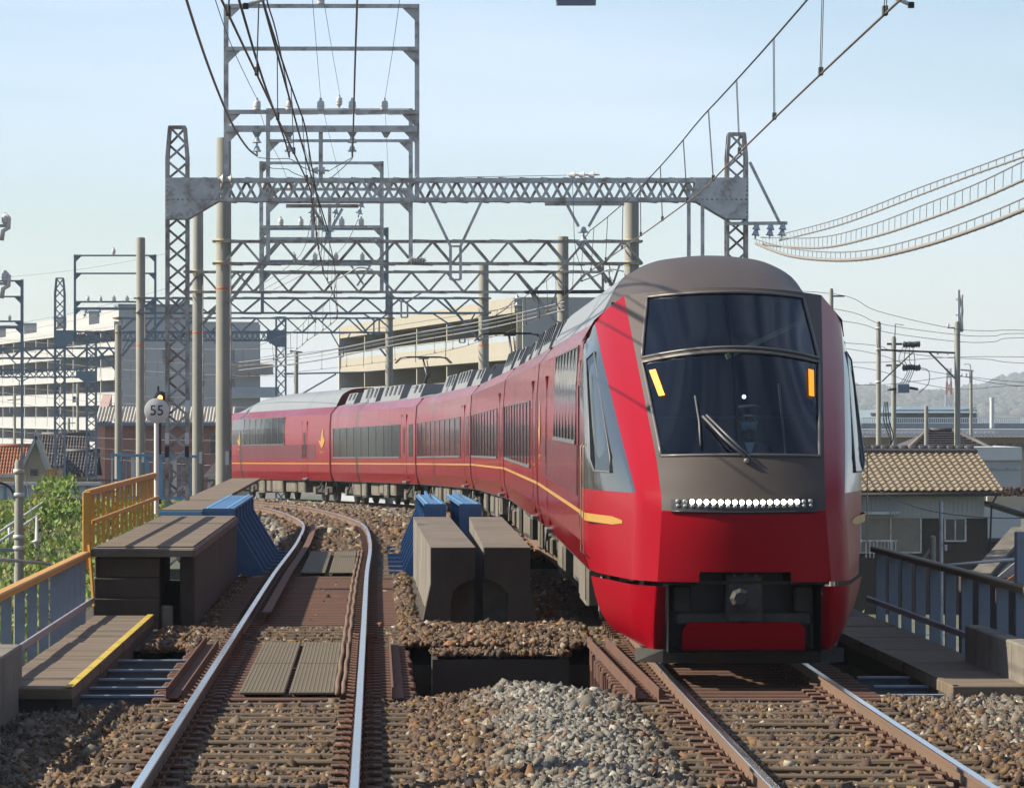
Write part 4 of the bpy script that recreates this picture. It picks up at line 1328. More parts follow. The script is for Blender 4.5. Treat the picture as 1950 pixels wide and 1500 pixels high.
for s in (-1, 1):
    obj('eye', MB().lathe([(.002, -.006), (.010, 0), (.002, .006)], (s * .032, -.090, .825), 8, axis='y'), black_paint, o, local=True, smooth=True)
mk = MB()
rows = []
for z, rr_, dz in ((.715, .055, 0), (.745, .088, 0), (.775, .100, 0), (.802, .096, 0)):
    rows.append([(.082 * math.sin(a_) * (.9 if z < .73 else 1), -(rr_ + .006) * math.cos(a_) - .004, z) for a_ in np.linspace(-1.25, 1.25, 11)])
obj('face_mask', mk.grid(rows), mask_m, o, local=True, smooth=True)
cpz = MB().lathe([(.088, .86), (.094, .88), (.100, .90), (.125, .945), (.12, .96), (.05, .972), (.001, .974)], (0, .005, 0), 16)
cpz.prism([(-.075, -.075, .862), (-.05, -.145, .848), (.05, -.145, .848), (.075, -.075, .862)], (0, 0, .008))
obj('cap', cpz, uniform, o, local=True, smooth=True, angle=40)
obj('collar', MB().add([(-.05, -.085, .60), (.05, -.085, .60), (.02, -.10, .50), (-.02, -.10, .50), (-.05, -.07, .60), (.05, -.07, .60), (.02, -.085, .50), (-.02, -.085, .50)], [(0, 1, 2, 3), (4, 7, 6, 5), (0, 4, 5, 1), (1, 5, 6, 2), (2, 6, 7, 3), (3, 7, 4, 0)]), mask_m, o, local=True)
def hand(par, hx, hy, hz, s):
    m = MB()
    m.cham((hx - .038, hy - .075, hz - .012), (hx + .038, hy + .01, hz + .014), .01)
    for k, L_ in enumerate((.06, .072, .068, .052)):
        x = hx - .030 + .020 * k
        m.tube([(x, hy - .07, hz), (x, hy - .07 - L_ * .5, hz - .008), (x, hy - .07 - L_ * .8, hz - .035), (x, hy - .065 - L_ * .7, hz - .055)], [.0095, .009, .008, .006], 6)
    m.tube([(hx - s * .03, hy - .01, hz), (hx - s * .062, hy - .045, hz - .01), (hx - s * .055, hy - .08, hz - .025)], [.011, .010, .007], 6)
    obj('hand', m, white_paint, par, local=True, smooth=True, angle=50)
hand(p, -.12, -.36, .25, -1); hand(p, .12, -.36, .25, 1)
obj('seat', MB().cham((-.26, .14, 0.0), (.26, .26, .55), .04), cab_in, lead, local=True, loc=(.20, 2.15, 1.57))

# --- pantographs
def pantograph(car, d, head_z, label_side):
    t = car
    b = obj('pantograph', MB().cham((-.55, d - .5, 3.66), (.55, d + .5, 3.74), .02), dark_metal, t, local=True)
    for s in (-1, 1):
        for e in (-1, 1):
            obj('base_insulator', MB().lathe([(.05, 0), (.09, .03), (.05, .06), (.09, .09), (.05, .12)], (s * .45, d + e * .4, 3.56), 10), porcelain, b, local=True, smooth=True)
    kn = Vector((0, d - .75, (head_z + 3.74) / 2 - .05))
    obj('lower_arm', MB().tube([(0, d + .35, 3.74), kn], [.07, .045], 8), dark_metal, b, local=True, smooth=True)
    obj('upper_arm', MB().tube([kn, (0, d + .05, head_z - .08)], [.04, .03], 8), frame_grey, b, local=True, smooth=True)
    obj('upper_rod', MB().tube([kn + Vector((.1, .05, -.05)), (.12, d + .05, head_z - .1)], .015, 6), dark_metal, b, local=True, smooth=True)
    for e in (-.16, .16):
        obj('contact_strip', MB().bar((-.55, d + e, head_z), (.55, d + e, head_z), .05, .045), dark_metal, b, local=True)
        for s in (-1, 1):
            obj('horn', MB().tube([(s * .55, d + e, head_z), (s * .75, d + e, head_z - .03), (s * .92, d + e, head_z - .20)], .02, 6), dark_metal, b, local=True, smooth=True)
    obj('head_frame', MB().bar((0, d - .2, head_z - .05), (0, d + .2, head_z - .05), .3, .03), dark_metal, b, local=True)
pantograph(cars[3][0], 4.6, 4.90, 0)
pantograph(cars[4][0], 7.6, 4.90, 0)
# ------------------------------------------------------------------ overhead line structures
def insulator_pin(parent, p, s=1.0):
    obj('insulator', MB().lathe([(.02 * s, 0), (.03 * s, .03 * s), (.045 * s, .05 * s), (.06 * s, .08 * s), (.085 * s, .09 * s), (.085 * s, .16 * s), (.095 * s, .165 * s), (.095 * s, .18 * s), (.085 * s, .185 * s), (.085 * s, .26 * s), (.06 * s, .29 * s), (.035 * s, .30 * s), (.03 * s, .36 * s)], p, 12), porcelain, parent, smooth=True, angle=40)
def insulator_string(parent, p, q, n=2, rad=.13, m_=None):
    """disc insulators hung from p to q"""
    p, q = Vector(p), Vector(q)
    d = (q - p)
    m = MB()
    m.tube([p, q], .018, 6)
    ax = d.normalized()
    for k in range(n):
        c = p + d * ((k + .65) / (n + .3))
        m.tube([c - ax * .09, c - ax * .05, c - ax * .02, c + ax * .0, c + ax * .012], [.035, .05, .06, rad, rad * .9], 12)
    obj('insulator_string', m, m_ or porc_blue, parent, smooth=True, angle=45)

def lattice_tower(t, cx, y, w, z0, z1, m_, taper_from=None, wtop=None, n=18, part='tower', gap=.01):
    """four angle legs with zigzag bracing; legs and braces are parts"""
    def hw(z):
        if taper_from is None or z < taper_from: return w / 2
        return w / 2 + (wtop / 2 - w / 2) * (z - taper_from) / (z1 - taper_from)
    lw = w * .17
    levels = [z0, z1] if taper_from is None else [z0, taper_from, z1]
    legs = []
    for sx in (-1, 1):
        for sy in (-1, 1):
            for a, b in zip(levels[:-1], levels[1:]):
                legs.append(bar('leg', (cx + sx * hw(a), y + sy * hw(a), a), (cx + sx * hw(b), y + sy * hw(b), b), lw, lw, m_, t, up=(0, 1, 0)))
    for k in range(n):
        za = z0 + (z1 - z0) * k / n; zb = z0 + (z1 - z0) * (k + 1) / n
        f = 1 if k % 2 == 0 else -1
        for fy, ph in ((-1, f), (1, -f)):
            bar('brace', (cx - ph * hw(za), y + fy * (hw(za) + gap), za), (cx + ph * hw(zb), y + fy * (hw(zb) + gap), zb), .045 * w / .38, .012, m_, t, up=(0, 1, 0))
        for fx, ph in ((-1, f), (1, -f)):
            bar('brace', (cx + fx * (hw(za) + gap), y - ph * hw(za), za), (cx + fx * (hw(zb) + gap), y + ph * hw(zb), zb), .045 * w / .38, .012, m_, t, up=(1, 0, 0))
    bar('cap_bar', (cx - hw(z1) - .02, y - hw(z1), z1), (cx + hw(z1) + .02, y - hw(z1), z1), .05, .05, m_, t)
    bar('cap_bar', (cx - hw(z1) - .02, y + hw(z1), z1), (cx + hw(z1) + .02, y + hw(z1), z1), .05, .05, m_, t)

def truss(t, x0, x1, y, z0, z1, pitch, m_, cross=True, dep=.36, ch=.065, br=.045, posts=False):
    """box truss: four chords, zigzag front and back"""
    for fy in (-1, 1):
        for z in (z0, z1):
            bar('chord', (x0, y + fy * dep / 2, z), (x1, y + fy * dep / 2, z), ch, ch, m_, t)
    n = max(2, int(round((x1 - x0) / pitch)))
    n += n % 2
    for k in range(n):
        a = x0 + (x1 - x0) * k / n; b = x0 + (x1 - x0) * (k + 1) / n
        for fy in (-1, 1):
            up = (k % 2 == 0)
            if cross and fy > 0: up = not up
            za, zb = (z0, z1) if up else (z1, z0)
            bar('diagonal', (a, y + fy * (dep / 2 + ch / 2 + .008), za), (b, y + fy * (dep / 2 + ch / 2 + .008), zb), br, .014, m_, t, up=(0, 1, 0))
        if k % 2 == 0:
            bar('tie', (a, y - dep / 2, z1 + ch / 2 + .01), (b, y + dep / 2, z1 + ch / 2 + .01), .04, .014, m_, t)
            bar('tie', (a, y - dep / 2, z0 - ch / 2 - .01), (b, y + dep / 2, z0 - ch / 2 - .01), .04, .014, m_, t)

def frame(t, xa, xb, y, z0, zrails, m_, w=.085, gus=.22, thick=None):
    """light upper frame of two posts and several rails with corner plates"""
    ztop = zrails[0]
    for x in (xa, xb):
        bar('frame_post', (x, y, z0), (x, y, ztop + w / 2), w, w, m_, t)
    for k, z in enumerate(zrails):
        h = w if not thick else thick[k]
        bar('frame_rail', (xa, y - w / 2 - .045, z), (xb, y - w / 2 - .045, z), .06, h, m_, t)
        for x, s in ((xa, 1), (xb, -1)):
            obj('corner_plate', MB().prism([(x + s * w * .4, y - w / 2 - .015, z - .02), (x + s * (w * .4 + gus), y - w / 2 - .015, z - .02), (x + s * w * .4, y - w / 2 - .015, z - gus - .02)], (0, .012, 0)), m_, t)

def hanger(t, xa, xb, y, ztop, xm, zv, m_, loop=None, bw=.05):
    """V hanger under a beam with an optional rectangular loop at its foot"""
    g_ = .09
    for x, s in ((xa, -1), (xb, 1)):
        bar('hanger_arm', (x, y, ztop), (xm + s * g_, y, zv), bw, bw * .8, m_, t, up=(0, 1, 0))
    if loop:
        for s in (-1, 1):
            bar('hanger_loop', (xm + s * g_, y, zv), (xm + s * g_, y, zv - loop), bw, bw * .8, m_, t, up=(0, 1, 0))
        for z in (zv, zv - loop):
            bar('hanger_loop', (xm - g_, y + .001, z), (xm + g_, y + .001, z), bw, bw * .7, m_, t)

def sc(Y): return Y / FPX
def smooth_pts(P, n=6):
    out = []
    for i in range(len(P) - 1):
        p0 = P[max(0, i - 1)]; p1 = P[i]; p2 = P[i + 1]; p3 = P[min(len(P) - 1, i + 2)]
        for k in range(n):
            s = k / n
            out.append(.5 * ((2 * p1) + (p2 - p0) * s + (2 * p0 - 5 * p1 + 4 * p2 - p3) * s * s + (3 * p1 - p0 - 3 * p2 + p3) * s ** 3))
    out.append(P[-1])
    return out


# ---- gantry 1: lattice portal
Y1 = 72.0
t = thing('lattice_gantry', 'near steel lattice portal over both tracks with triangular knee plates', 'gantry', wp(338, 960, Y1))
cxl, cxr = wp(338, 0, Y1).x, wp(1402, 0, Y1).x
zt, zb = wp(0, 344, Y1).z, wp(0, 381, Y1).z
lattice_tower(t, cxl, Y1, .36, -.3, wp(0, 243, Y1).z, galv_old, wp(0, 300, Y1).z, .27, 26)
lattice_tower(t, cxr, Y1, .34, -.4, wp(0, 256, Y1).z, galv_old, wp(0, 300, Y1).z, .27, 26)
truss(t, cxl + .1, cxr - .1, Y1, zb, zt, .19, galv, True, .36, .07, .05)
for cx, s in ((cxl, 1), (cxr, -1)):
    for fy in (-1, 1):
        x0 = cx - s * .2; x1 = cx + s * .76; x2 = cx + s * .2
        zl = wp(0, 418, Y1).z
        pl = [(x0, Y1 + fy * .235, zt + .04), (x1, Y1 + fy * .235, zt + .04), (x1, Y1 + fy * .235, zb - .02), (x2, Y1 + fy * .235, zl), (x0, Y1 + fy * .235, zl)]
        kp = obj('knee_plate', MB().prism(pl, (0, .015, 0)), galv, t)
        if fy < 0:
            bm_ = MB()
            for k in range(11):
                bm_.lathe([(.018, 0), (.014, -.014)], (x0 + (x1 - x0) * (k + .5) / 11, Y1 - .236, zb + .0), 6, axis='y')
            for k in range(9):
                bm_.lathe([(.018, 0), (.014, -.014)], (x0 + s * .03, Y1 - .236, zl + (zt - zl) * (k + .5) / 9), 6, axis='y')
            obj('rivets', bm_, galv_old, kp)
# painted bands at the foot of the left tower
for z0_, m_ in ((wp(0, 870, Y1).z, black_paint), (wp(0, 845, Y1).z, white_paint)):
    for sx in (-1, 1):
        bar('painted_band', (cxl + sx * .18, Y1 - .18, z0_), (cxl + sx * .18, Y1 - .18, z0_ + .2), .075, .075, m_, t, up=(0, 1, 0))
bar('number_plate', (cxl + .19, Y1 - .225, wp(0, 785, Y1).z), (cxl + .19, Y1 - .225, wp(0, 762, Y1).z), .075, .01, white_paint, t, up=(0, 1, 0))
# hangers of gantry 1
hy = Y1 - .21
hanger(t, wp(815, 0, Y1).x, wp(918, 0, Y1).x, hy, zb, wp(867, 0, Y1).x, wp(0, 470, Y1).z, galv, .60)
for px in (1310, 1336):
    bar('drop_post', wp(px, 352, Y1) + Vector((0, -.2, 0)), wp(px, 520, Y1) + Vector((0, -.2, 0)), .065, .05, galv, t, up=(0, 1, 0))
bar('hanger_beam', wp(1037, 389, Y1) + Vector((0, -.1, 0)), wp(1188, 389, Y1) + Vector((0, -.1, 0)), .12, .06, galv, t)
hanger(t, wp(1080, 0, Y1).x, wp(1143, 0, Y1).x, Y1 - .1, wp(0, 392, Y1).z, wp(1111, 0, Y1).x, wp(0, 432, Y1).z, galv)
insulator_string(t, wp(1111, 432, Y1) + Vector((0, -.1, 0)), wp(1111, 470, Y1) + Vector((0, -.1, 0)), 2, .11)
bar('hanger_beam', wp(545, 393, Y1) + Vector((0, -.1, 0)), wp(683, 393, Y1) + Vector((0, -.1, 0)), .12, .06, galv_old, t)
hanger(t, wp(598, 0, Y1).x, wp(652, 0, Y1).x, Y1 - .1, wp(0, 398, Y1).z, wp(625, 0, Y1).x, wp(0, 430, Y1).z, galv)
insulator_string(t, wp(625, 432, Y1) + Vector((0, -.1, 0)), wp(625, 462, Y1) + Vector((0, -.1, 0)), 2, .12)
insulator_string(t, wp(1082, 334, Y1), wp(1142, 333, Y1), 3, .07, porcelain)
# upper frame
fy1 = Y1 - .1
frame(t, wp(431, 0, Y1).x, wp(794, 0, Y1).x, fy1, zb, [wp(0, y, Y1).z for y in (14, 95, 215, 247)], galv, .085, .24, (.07, .07, .075, .115))
bar('king_post', wp(611, 247, Y1) + Vector((0, -.1, 0)), wp(611, 345, Y1) + Vector((0, -.1, 0)), .075, .06, galv, t, up=(0, 1, 0))
for px in (490, 551, 611, 671, 732):
    insulator_pin(t, wp(px, 218, Y1) + Vector((0, -.19, 0)), .78)
insulator_pin(t, wp(611, 17, Y1) + Vector((0, -.19, 0)), .78)
for px in (490, 551, 671, 735):
    obj('hanger_plate', MB().prism([wp(px - 11, 250, Y1) + Vector((0, -.2, 0)), wp(px + 11, 250, Y1) + Vector((0, -.2, 0)), wp(px + 3, 264, Y1) + Vector((0, -.2, 0)), wp(px - 3, 264, Y1) + Vector((0, -.2, 0))], (0, .012, 0)), galv_old, t)
    if px != 735:
        insulator_string(t, wp(px, 262, Y1) + Vector((0, -.2, 0)), wp(px, 300, Y1) + Vector((0, -.2, 0)), 2, .085)
insulator_string(t, wp(596, 326, Y1) + Vector((0, -.17, 0)), wp(626, 326, Y1) + Vector((0, -.17, 0)), 2, .07, porcelain)
insulator_string(t, wp(415, 341, Y1) + Vector((0, -.2, 0)), wp(450, 343, Y1) + Vector((0, -.2, 0)), 2, .09, porcelain)
# side arm on the right tower
bar('side_arm', wp(1378, 427, Y1) + Vector((0, -.2, 0)), wp(1497, 426, Y1) + Vector((0, -.2, 0)), .06, .06, galv, t)
bar('arm_stay', wp(1426, 310, Y1) + Vector((0, -.18, 0)), wp(1482, 424, Y1) + Vector((0, -.18, 0)), .05, .05, galv, t)
for px in (1439, 1466, 1489):
    insulator_string(t, wp(px, 430, Y1) + Vector((0, -.2, 0)), wp(px - 3, 456, Y1) + Vector((0, -.2, 0)), 2, .075)

# ---- concrete pole gantries
def pole(t, cx, y, rad, z0, z1, name='pole'):
    m = MB().lathe([(rad * 1.12, z0), (rad, z1 - .05), (rad * .93, z1 - .01), (rad * .6, z1)], (cx, y, 0), 20)
    return obj(name, m, pole_con, t, smooth=True, angle=40)
def band(t, cx, y, rad, z, h, m_):
    obj('strap', MB().lathe([(rad * 1.05, -h / 2), (rad * 1.07, -h / 2 + .01), (rad * 1.07, h / 2 - .01), (rad * 1.05, h / 2)], (cx, y, z), 20), m_, t, smooth=True, angle=40)
def pole_gantry(label, Y, xl, xr, ytl, ytr, dl, dr, yb0, yb1, pitch, zbase, band_y=None, bx=None, m_=None, hang=(), beams=()):
    m_ = m_ or galv_old
    t = thing('pole_gantry', label, 'gantry', wp(xl, 940, Y))
    zt_, zb_ = wp(0, yb0, Y).z, wp(0, yb1, Y).z
    X0, X1 = wp(xl, 0, Y).x, wp(xr, 0, Y).x
    for cx, yt, d_ in ((X0, ytl, dl), (X1, ytr, dr)):
        if yt is None: continue
        rad = d_ / 2 * sc(Y)
        pole(t, cx, Y, rad, zbase, wp(0, yt, Y).z)
        for z in (zt_, zb_):
            band(t, cx, Y, rad, z, .12, yellow_strap)
            for s in (-1, 1):
                bar('clamp', (cx - rad * 1.5, Y + s * (rad + .02), z), (cx + rad * 1.5, Y + s * (rad + .02), z), .03, .05, yellow_strap, t)
        if band_y: band(t, cx, Y, rad, wp(0, band_y, Y).z, .06, orange_band)
        if cx == X0:
            zp = wp(0, 868, Y).z
            obj('number_plate', MB().box((cx + rad * .25, Y - rad * 1.15, zp - .22), (cx + rad * .25 + .09, Y - rad * 1.13, zp + .12)), white_paint, t)
            obj('conduit', MB().tube([(cx + rad * .95, Y - rad * .5, zbase), (cx + rad * .93, Y - rad * .5, zt_)], .02, 6), galv_old, t, smooth=True)
        s = 1 if cx == X0 else -1
        for fy in (-1, 1):
            bar('knee_brace', (cx + s * rad * .8, Y + fy * .2, zb_ - .95), (cx + s * 1.35, Y + fy * .2, zt_), .07, .05, m_, t, up=(0, 1, 0))
    a, b = (X0, X1) if not bx else (wp(bx[0], 0, Y).x, wp(bx[1], 0, Y).x)
    truss(t, a, b, Y, zb_, zt_, pitch, m_, False, .40, .06, .055)
    for (pxa, pxb, pxm, pyv, lp) in hang:
        hanger(t, wp(pxa, 0, Y).x, wp(pxb, 0, Y).x, Y - .23, zb_, wp(pxm, 0, Y).x, wp(0, pyv, Y).z, m_, lp)
    for (pxa, pxb, py) in beams:
        bar('hanger_beam', wp(pxa, py, Y) + Vector((0, -.2, 0)), wp(pxb, py, Y) + Vector((0, -.2, 0)), .11, .05, m_, t)
    return t
g2 = pole_gantry('second gantry, on the thick concrete pole with orange band at left', 98, 426, 1203, 262, 380, 28, 27, 460, 502, .465, -.6, 549, (426, 1222),
    hang=((1140, 1180, 1160, 540, None),), beams=((587, 705, 505), (960, 1090, 503)))
Y2 = 98
frame(g2, wp(511, 0, Y2).x, wp(782, 0, Y2).x, Y2 - .22, wp(0, 500, Y2).z, [wp(0, y, Y2).z for y in (212, 270, 362, 385)], galv, .10, .26, (.09, .07, .07, .10))
for px in (505, 555, 646, 705, 740): insulator_pin(g2, wp(px, 366 if px != 646 else 208, Y2) + Vector((0, -.33, 0)), .9)
for px in (600, 645, 690): insulator_string(g2, wp(px, 386, Y2) + Vector((0, -.33, 0)), wp(px - 8, 416, Y2) + Vector((0, -.33, 0)), 2, .1)
insulator_string(g2, wp(780, 497, Y2) + Vector((0, -.3, 0)), wp(812, 497, Y2) + Vector((0, -.3, 0)), 6, .10, porcelain)
for pa, pb in ((556, 606), (617, 669), (678, 727), (738, 778)):  # row of white panels along the front of the top rail
    obj('white_panel', MB().prism([wp(pa, 209, Y2) + Vector((0, -.36, 0)), wp(pb, 209, Y2) + Vector((0, -.36, 0)), wp(pb + 1, 221, Y2) + Vector((0, -.40, 0)), wp(pa, 222, Y2) + Vector((0, -.40, 0))], (0, .012, 0)), white_paint, g2)
for px in (596, 628):
    bar('drop_post', wp(px, 390, Y2) + Vector((0, -.3, 0)), wp(px, 458, Y2) + Vector((0, -.3, 0)), .08, .06, galv, g2, up=(0, 1, 0))
hanger(g2, wp(706, 0, Y2).x, wp(668, 0, Y2).x, Y2 - .25, wp(0, 505, Y2).z, wp(687, 0, Y2).x, wp(0, 545, Y2).z, galv)
insulator_string(g2, wp(1160, 505, Y2), wp(1160, 545, Y2), 2, .12)

g3 = pole_gantry('third gantry, on the narrower concrete pole just left of the thick one', 115, 377, 1072, 400, 450, 20, 21, 518, 556, .535, -1.0, 633, (350, 1150),
    hang=((735, 805, 770, 575, .45), (1010, 1060, 1035, 600, None)), beams=((541, 660, 557), (855, 964, 557)))
Y3 = 115
frame(g3, wp(498, 0, Y3).x, wp(727, 0, Y3).x, Y3 - .24, wp(0, 556, Y3).z, [wp(0, y, Y3).z for y in (312, 362, 433, 456)], galv, .11, .26, (.08, .08, .08, .10))
for px in (535, 573, 611, 651, 688): insulator_pin(g3, wp(px, 436, Y3) + Vector((0, -.35, 0)), .95)
insulator_string(g3, wp(985, 560, Y3), wp(985, 590, Y3), 2, .14)
bar('side_arm', wp(1000, 557, Y3) + Vector((0, -.25, 0)), wp(1150, 556, Y3) + Vector((0, -.25, 0)), .10, .10, wire_dark, g3)
bar('drop_post', wp(1147, 556, Y3) + Vector((0, -.25, 0)), wp(1147, 505, Y3) + Vector((0, -.25, 0)), .07, .07, galv_old, g3, up=(0, 1, 0))

g4 = pole_gantry('fourth gantry, spanning from the pole left of the speed sign', 136, 268, 921, 452, 500, 17, 19, 568, 596, .60, -1.4, 657, (262, 930), galv_blue,
    hang=((690, 740, 717, 610, .5), (590, 625, 607, 615, None), (822, 905, 880, 630, .4)), beams=((560, 680, 598), (800, 905, 597)))
frame(g4, wp(500, 0, 136).x, wp(737, 0, 136).x, 136 - .26, wp(0, 596, 136).z, [wp(0, y, 136).z for y in (437, 498, 520)], galv_blue, .11, .26, (.08, .08, .10))
for px in (560, 600, 640, 690): insulator_pin(g4, wp(px, 500, 136) + Vector((0, -.37, 0)), .95)
g5 = pole_gantry('fifth gantry, its right pole rising in front of the beige building', 160, 226, 741, 618, 556, 14, 14, 606, 633, .66, -1.8, None, (226, 750), galv_blue,
    hang=((630, 668, 650, 660, .4), (500, 545, 520, 655, None), (395, 440, 420, 660, .4)), beams=((560, 640, 634), (300, 380, 634)))
# ---- far lattice gantry and masts on the left
Y6 = 176
t = thing('lattice_gantry', 'far blue grey lattice portal on the left with tall frame on its beam', 'gantry', wp(113, 940, Y6))
xl6, xr6 = wp(114, 0, Y6).x, wp(535, 0, Y6).x
lattice_tower(t, xl6, Y6, .42, -5, wp(0, 530, Y6).z, galv_blue, wp(0, 560, Y6).z, .30, 30)
lattice_tower(t, xr6, Y6, .42, -5, wp(0, 604, Y6).z, galv_blue, None, None, 26)
truss(t, xl6 + .2, xr6 - .2, Y6, wp(0, 648, Y6).z, wp(0, 632, Y6).z, .24, galv_blue, True, .4, .07, .05)
for cx, s in ((xl6, 1), (xr6, -1)):
    zt6, zb6, zl6 = wp(0, 629, Y6).z, wp(0, 648, Y6).z, wp(0, 661, Y6).z
    pl = [(cx - s * .22, Y6 - .26, zt6), (cx + s * .62, Y6 - .26, zt6), (cx + s * .62, Y6 - .26, zb6), (cx + s * .22, Y6 - .26, zl6), (cx - s * .22, Y6 - .26, zl6)]
    obj('knee_plate', MB().prism(pl, (0, .02, 0)), galv_blue, t)
frame(t, wp(143, 0, Y6).x, wp(296, 0, Y6).x, Y6 - .1, wp(0, 648, Y6).z, [wp(0, y, Y6).z for y in (487, 521, 575, 588)], galv_blue, .10, .26, (.07, .07, .08, .12))
for px in (168, 192, 218, 243): insulator_pin(t, wp(px, 577, Y6) + Vector((0, -.23, 0)), .9)
insulator_pin(t, wp(217, 487, Y6) + Vector((0, -.23, 0)), 1.0)
for px in (166, 192, 242): insulator_string(t, wp(px, 590, Y6) + Vector((0, -.2, 0)), wp(px - 6, 606, Y6) + Vector((0, -.2, 0)), 2, .1)
hanger(t, wp(203, 0, Y6).x, wp(245, 0, Y6).x, Y6 - .25, wp(0, 648, Y6).z, wp(224, 0, Y6).x, wp(0, 680, Y6).z, galv_blue, .5)
Y7 = 200
t = thing('lattice_gantry', 'farthest lattice mast with knee plate, left of the fifth gantry pole', 'gantry', wp(174, 930, Y7))
x7 = wp(174, 0, Y7).x
lattice_tower(t, x7, Y7, .46, -5, wp(0, 640, Y7).z, galv_blue, None, None, 30)
truss(t, wp(-40, 0, Y7).x, x7 - .2, Y7, wp(0, 718, Y7).z, wp(0, 704, Y7).z, .30, galv_blue, True, .4, .07, .05)
pl = [(x7 + .24, Y7 - .28, wp(0, 706, Y7).z), (x7 - .75, Y7 - .28, wp(0, 706, Y7).z), (x7 - .75, Y7 - .28, wp(0, 717, Y7).z), (x7 - .2, Y7 - .28, wp(0, 731, Y7).z), (x7 + .24, Y7 - .28, wp(0, 731, Y7).z)]
obj('knee_plate', MB().prism(pl, (0, .02, 0)), galv_blue, t)
hanger(t, wp(28, 0, Y7).x, wp(58, 0, Y7).x, Y7 - .25, wp(0, 718, Y7).z, wp(41, 0, Y7).x, wp(0, 725, Y7).z, galv_blue, .5)
Y8 = 188
t = thing('truss_beam', 'straight lattice beam across the left edge below the far portal', 'gantry', wp(100, 680, Y8))
truss(t, wp(-60, 0, Y8).x, wp(228, 0, Y8).x, Y8, wp(0, 682, Y8).z, wp(0, 663, Y8).z, .55, galv_blue, False, .4, .08, .06)
hanger(t, wp(20, 0, Y8).x, wp(60, 0, Y8).x, Y8 - .25, wp(0, 682, Y8).z, wp(42, 0, Y8).x, wp(0, 700, Y8).z, galv_blue)
bar('knee_brace', wp(224, 708, Y8) + Vector((0, -.2, 0)), wp(185, 664, Y8) + Vector((0, -.2, 0)), .09, .07, galv_blue, t, up=(0, 1, 0))
bar('mast', wp(-45, 940, Y8), wp(-45, 640, Y8), .35, .35, pole_con, t, up=(0, 1, 0))
Y9 = 150
t = thing('wire_support', 'blue grey frame with white insulators at the left edge', 'steel frame', wp(-60, 700, Y9))
frame(t, wp(-90, 0, Y9).x, wp(42, 0, Y9).x, Y9, wp(0, 700, Y9).z, [wp(0, y, Y9).z for y in (535, 565, 612, 623)], galv_blue, .11, .24, (.06, .06, .07, .12))
insulator_pin(t, wp(19, 612, Y9) + Vector((0, -.1, 0)), .7)
bar('mast', wp(-90, 990, Y9), wp(-90, 535, Y9), .3, .3, pole_con, t, up=(0, 1, 0))
bar('mast', wp(42, 990, Y9), wp(42, 700, Y9), .09, .09, galv_blue, t, up=(0, 1, 0))
Y10 = 60
t = thing('insulator_arm', 'pair of white insulators on arms at the left edge of the sky', 'insulator', wp(-40, 700, Y10))
bar('mast', wp(-60, 1300, Y10), wp(-60, 380, Y10), .30, .30, pole_con, t, up=(0, 1, 0))
for py in (430, 540):
    bar('arm', wp(-60, py, Y10), wp(20, py, Y10), .05, .045, galv, t)
    insulator_pin(t, wp(9, py, Y10), .55)
    obj('jumper', MB().tube([wp(9, py - 22, Y10), wp(17, py - 14, Y10), wp(16, py + 4, Y10), wp(6, py + 10, Y10), wp(3, py + 28, Y10)], .035, 8), porcelain, t, smooth=True)

# ---- the gantry just out of the top of the picture: its board and arms hang into view
Y0 = 28.0
g0 = thing('pole_gantry', 'gantry above the top edge from which a small board hangs into view', 'gantry', (-3.9, Y0, -.3))
for cx in (-3.75, 6.5):
    pole(g0, cx, Y0, .17, -.4, 7.4)
truss(g0, -3.75, 6.5, Y0, 6.25, 6.68, .465, galv_old, False, .40, .06, .055)
obj('board', MB().cham(tuple(wp(1059, 10, Y0)), tuple(wp(1135, -45, Y0) + Vector((0, .05, 0))), .008), fence_grey, g0)
for px in (1070, 1125):
    bar('board_strap', wp(px, -44, Y0) + Vector((0, .025, 0)), Vector((wp(px, 0, Y0).x, Y0 + .025, 6.25)), .02, .015, galv, g0, up=(0, 1, 0))
for pts_ in ([(560, -50), (530, -14), (500, -1), (468, 12)], [(1630, -45), (1670, -20), (1700, -6), (1735, 10)]):
    pp = [wp(x, y, Y0) for x, y in pts_]
    obj('steady_arm', MB().tube(smooth_pts(pp), .016, 6), galv, g0, smooth=True)
    obj('arm_clamp', MB().cham(tuple(pp[-1] - Vector((.02, .03, .02))), tuple(pp[-1] + Vector((.02, .03, .02))), .005), dark_metal, g0)
    bar('drop_post', pp[0] - Vector((0, 0, .05)), Vector((pp[0].x, Y0, 6.25)), .05, .04, galv, g0, up=(0, 1, 0))

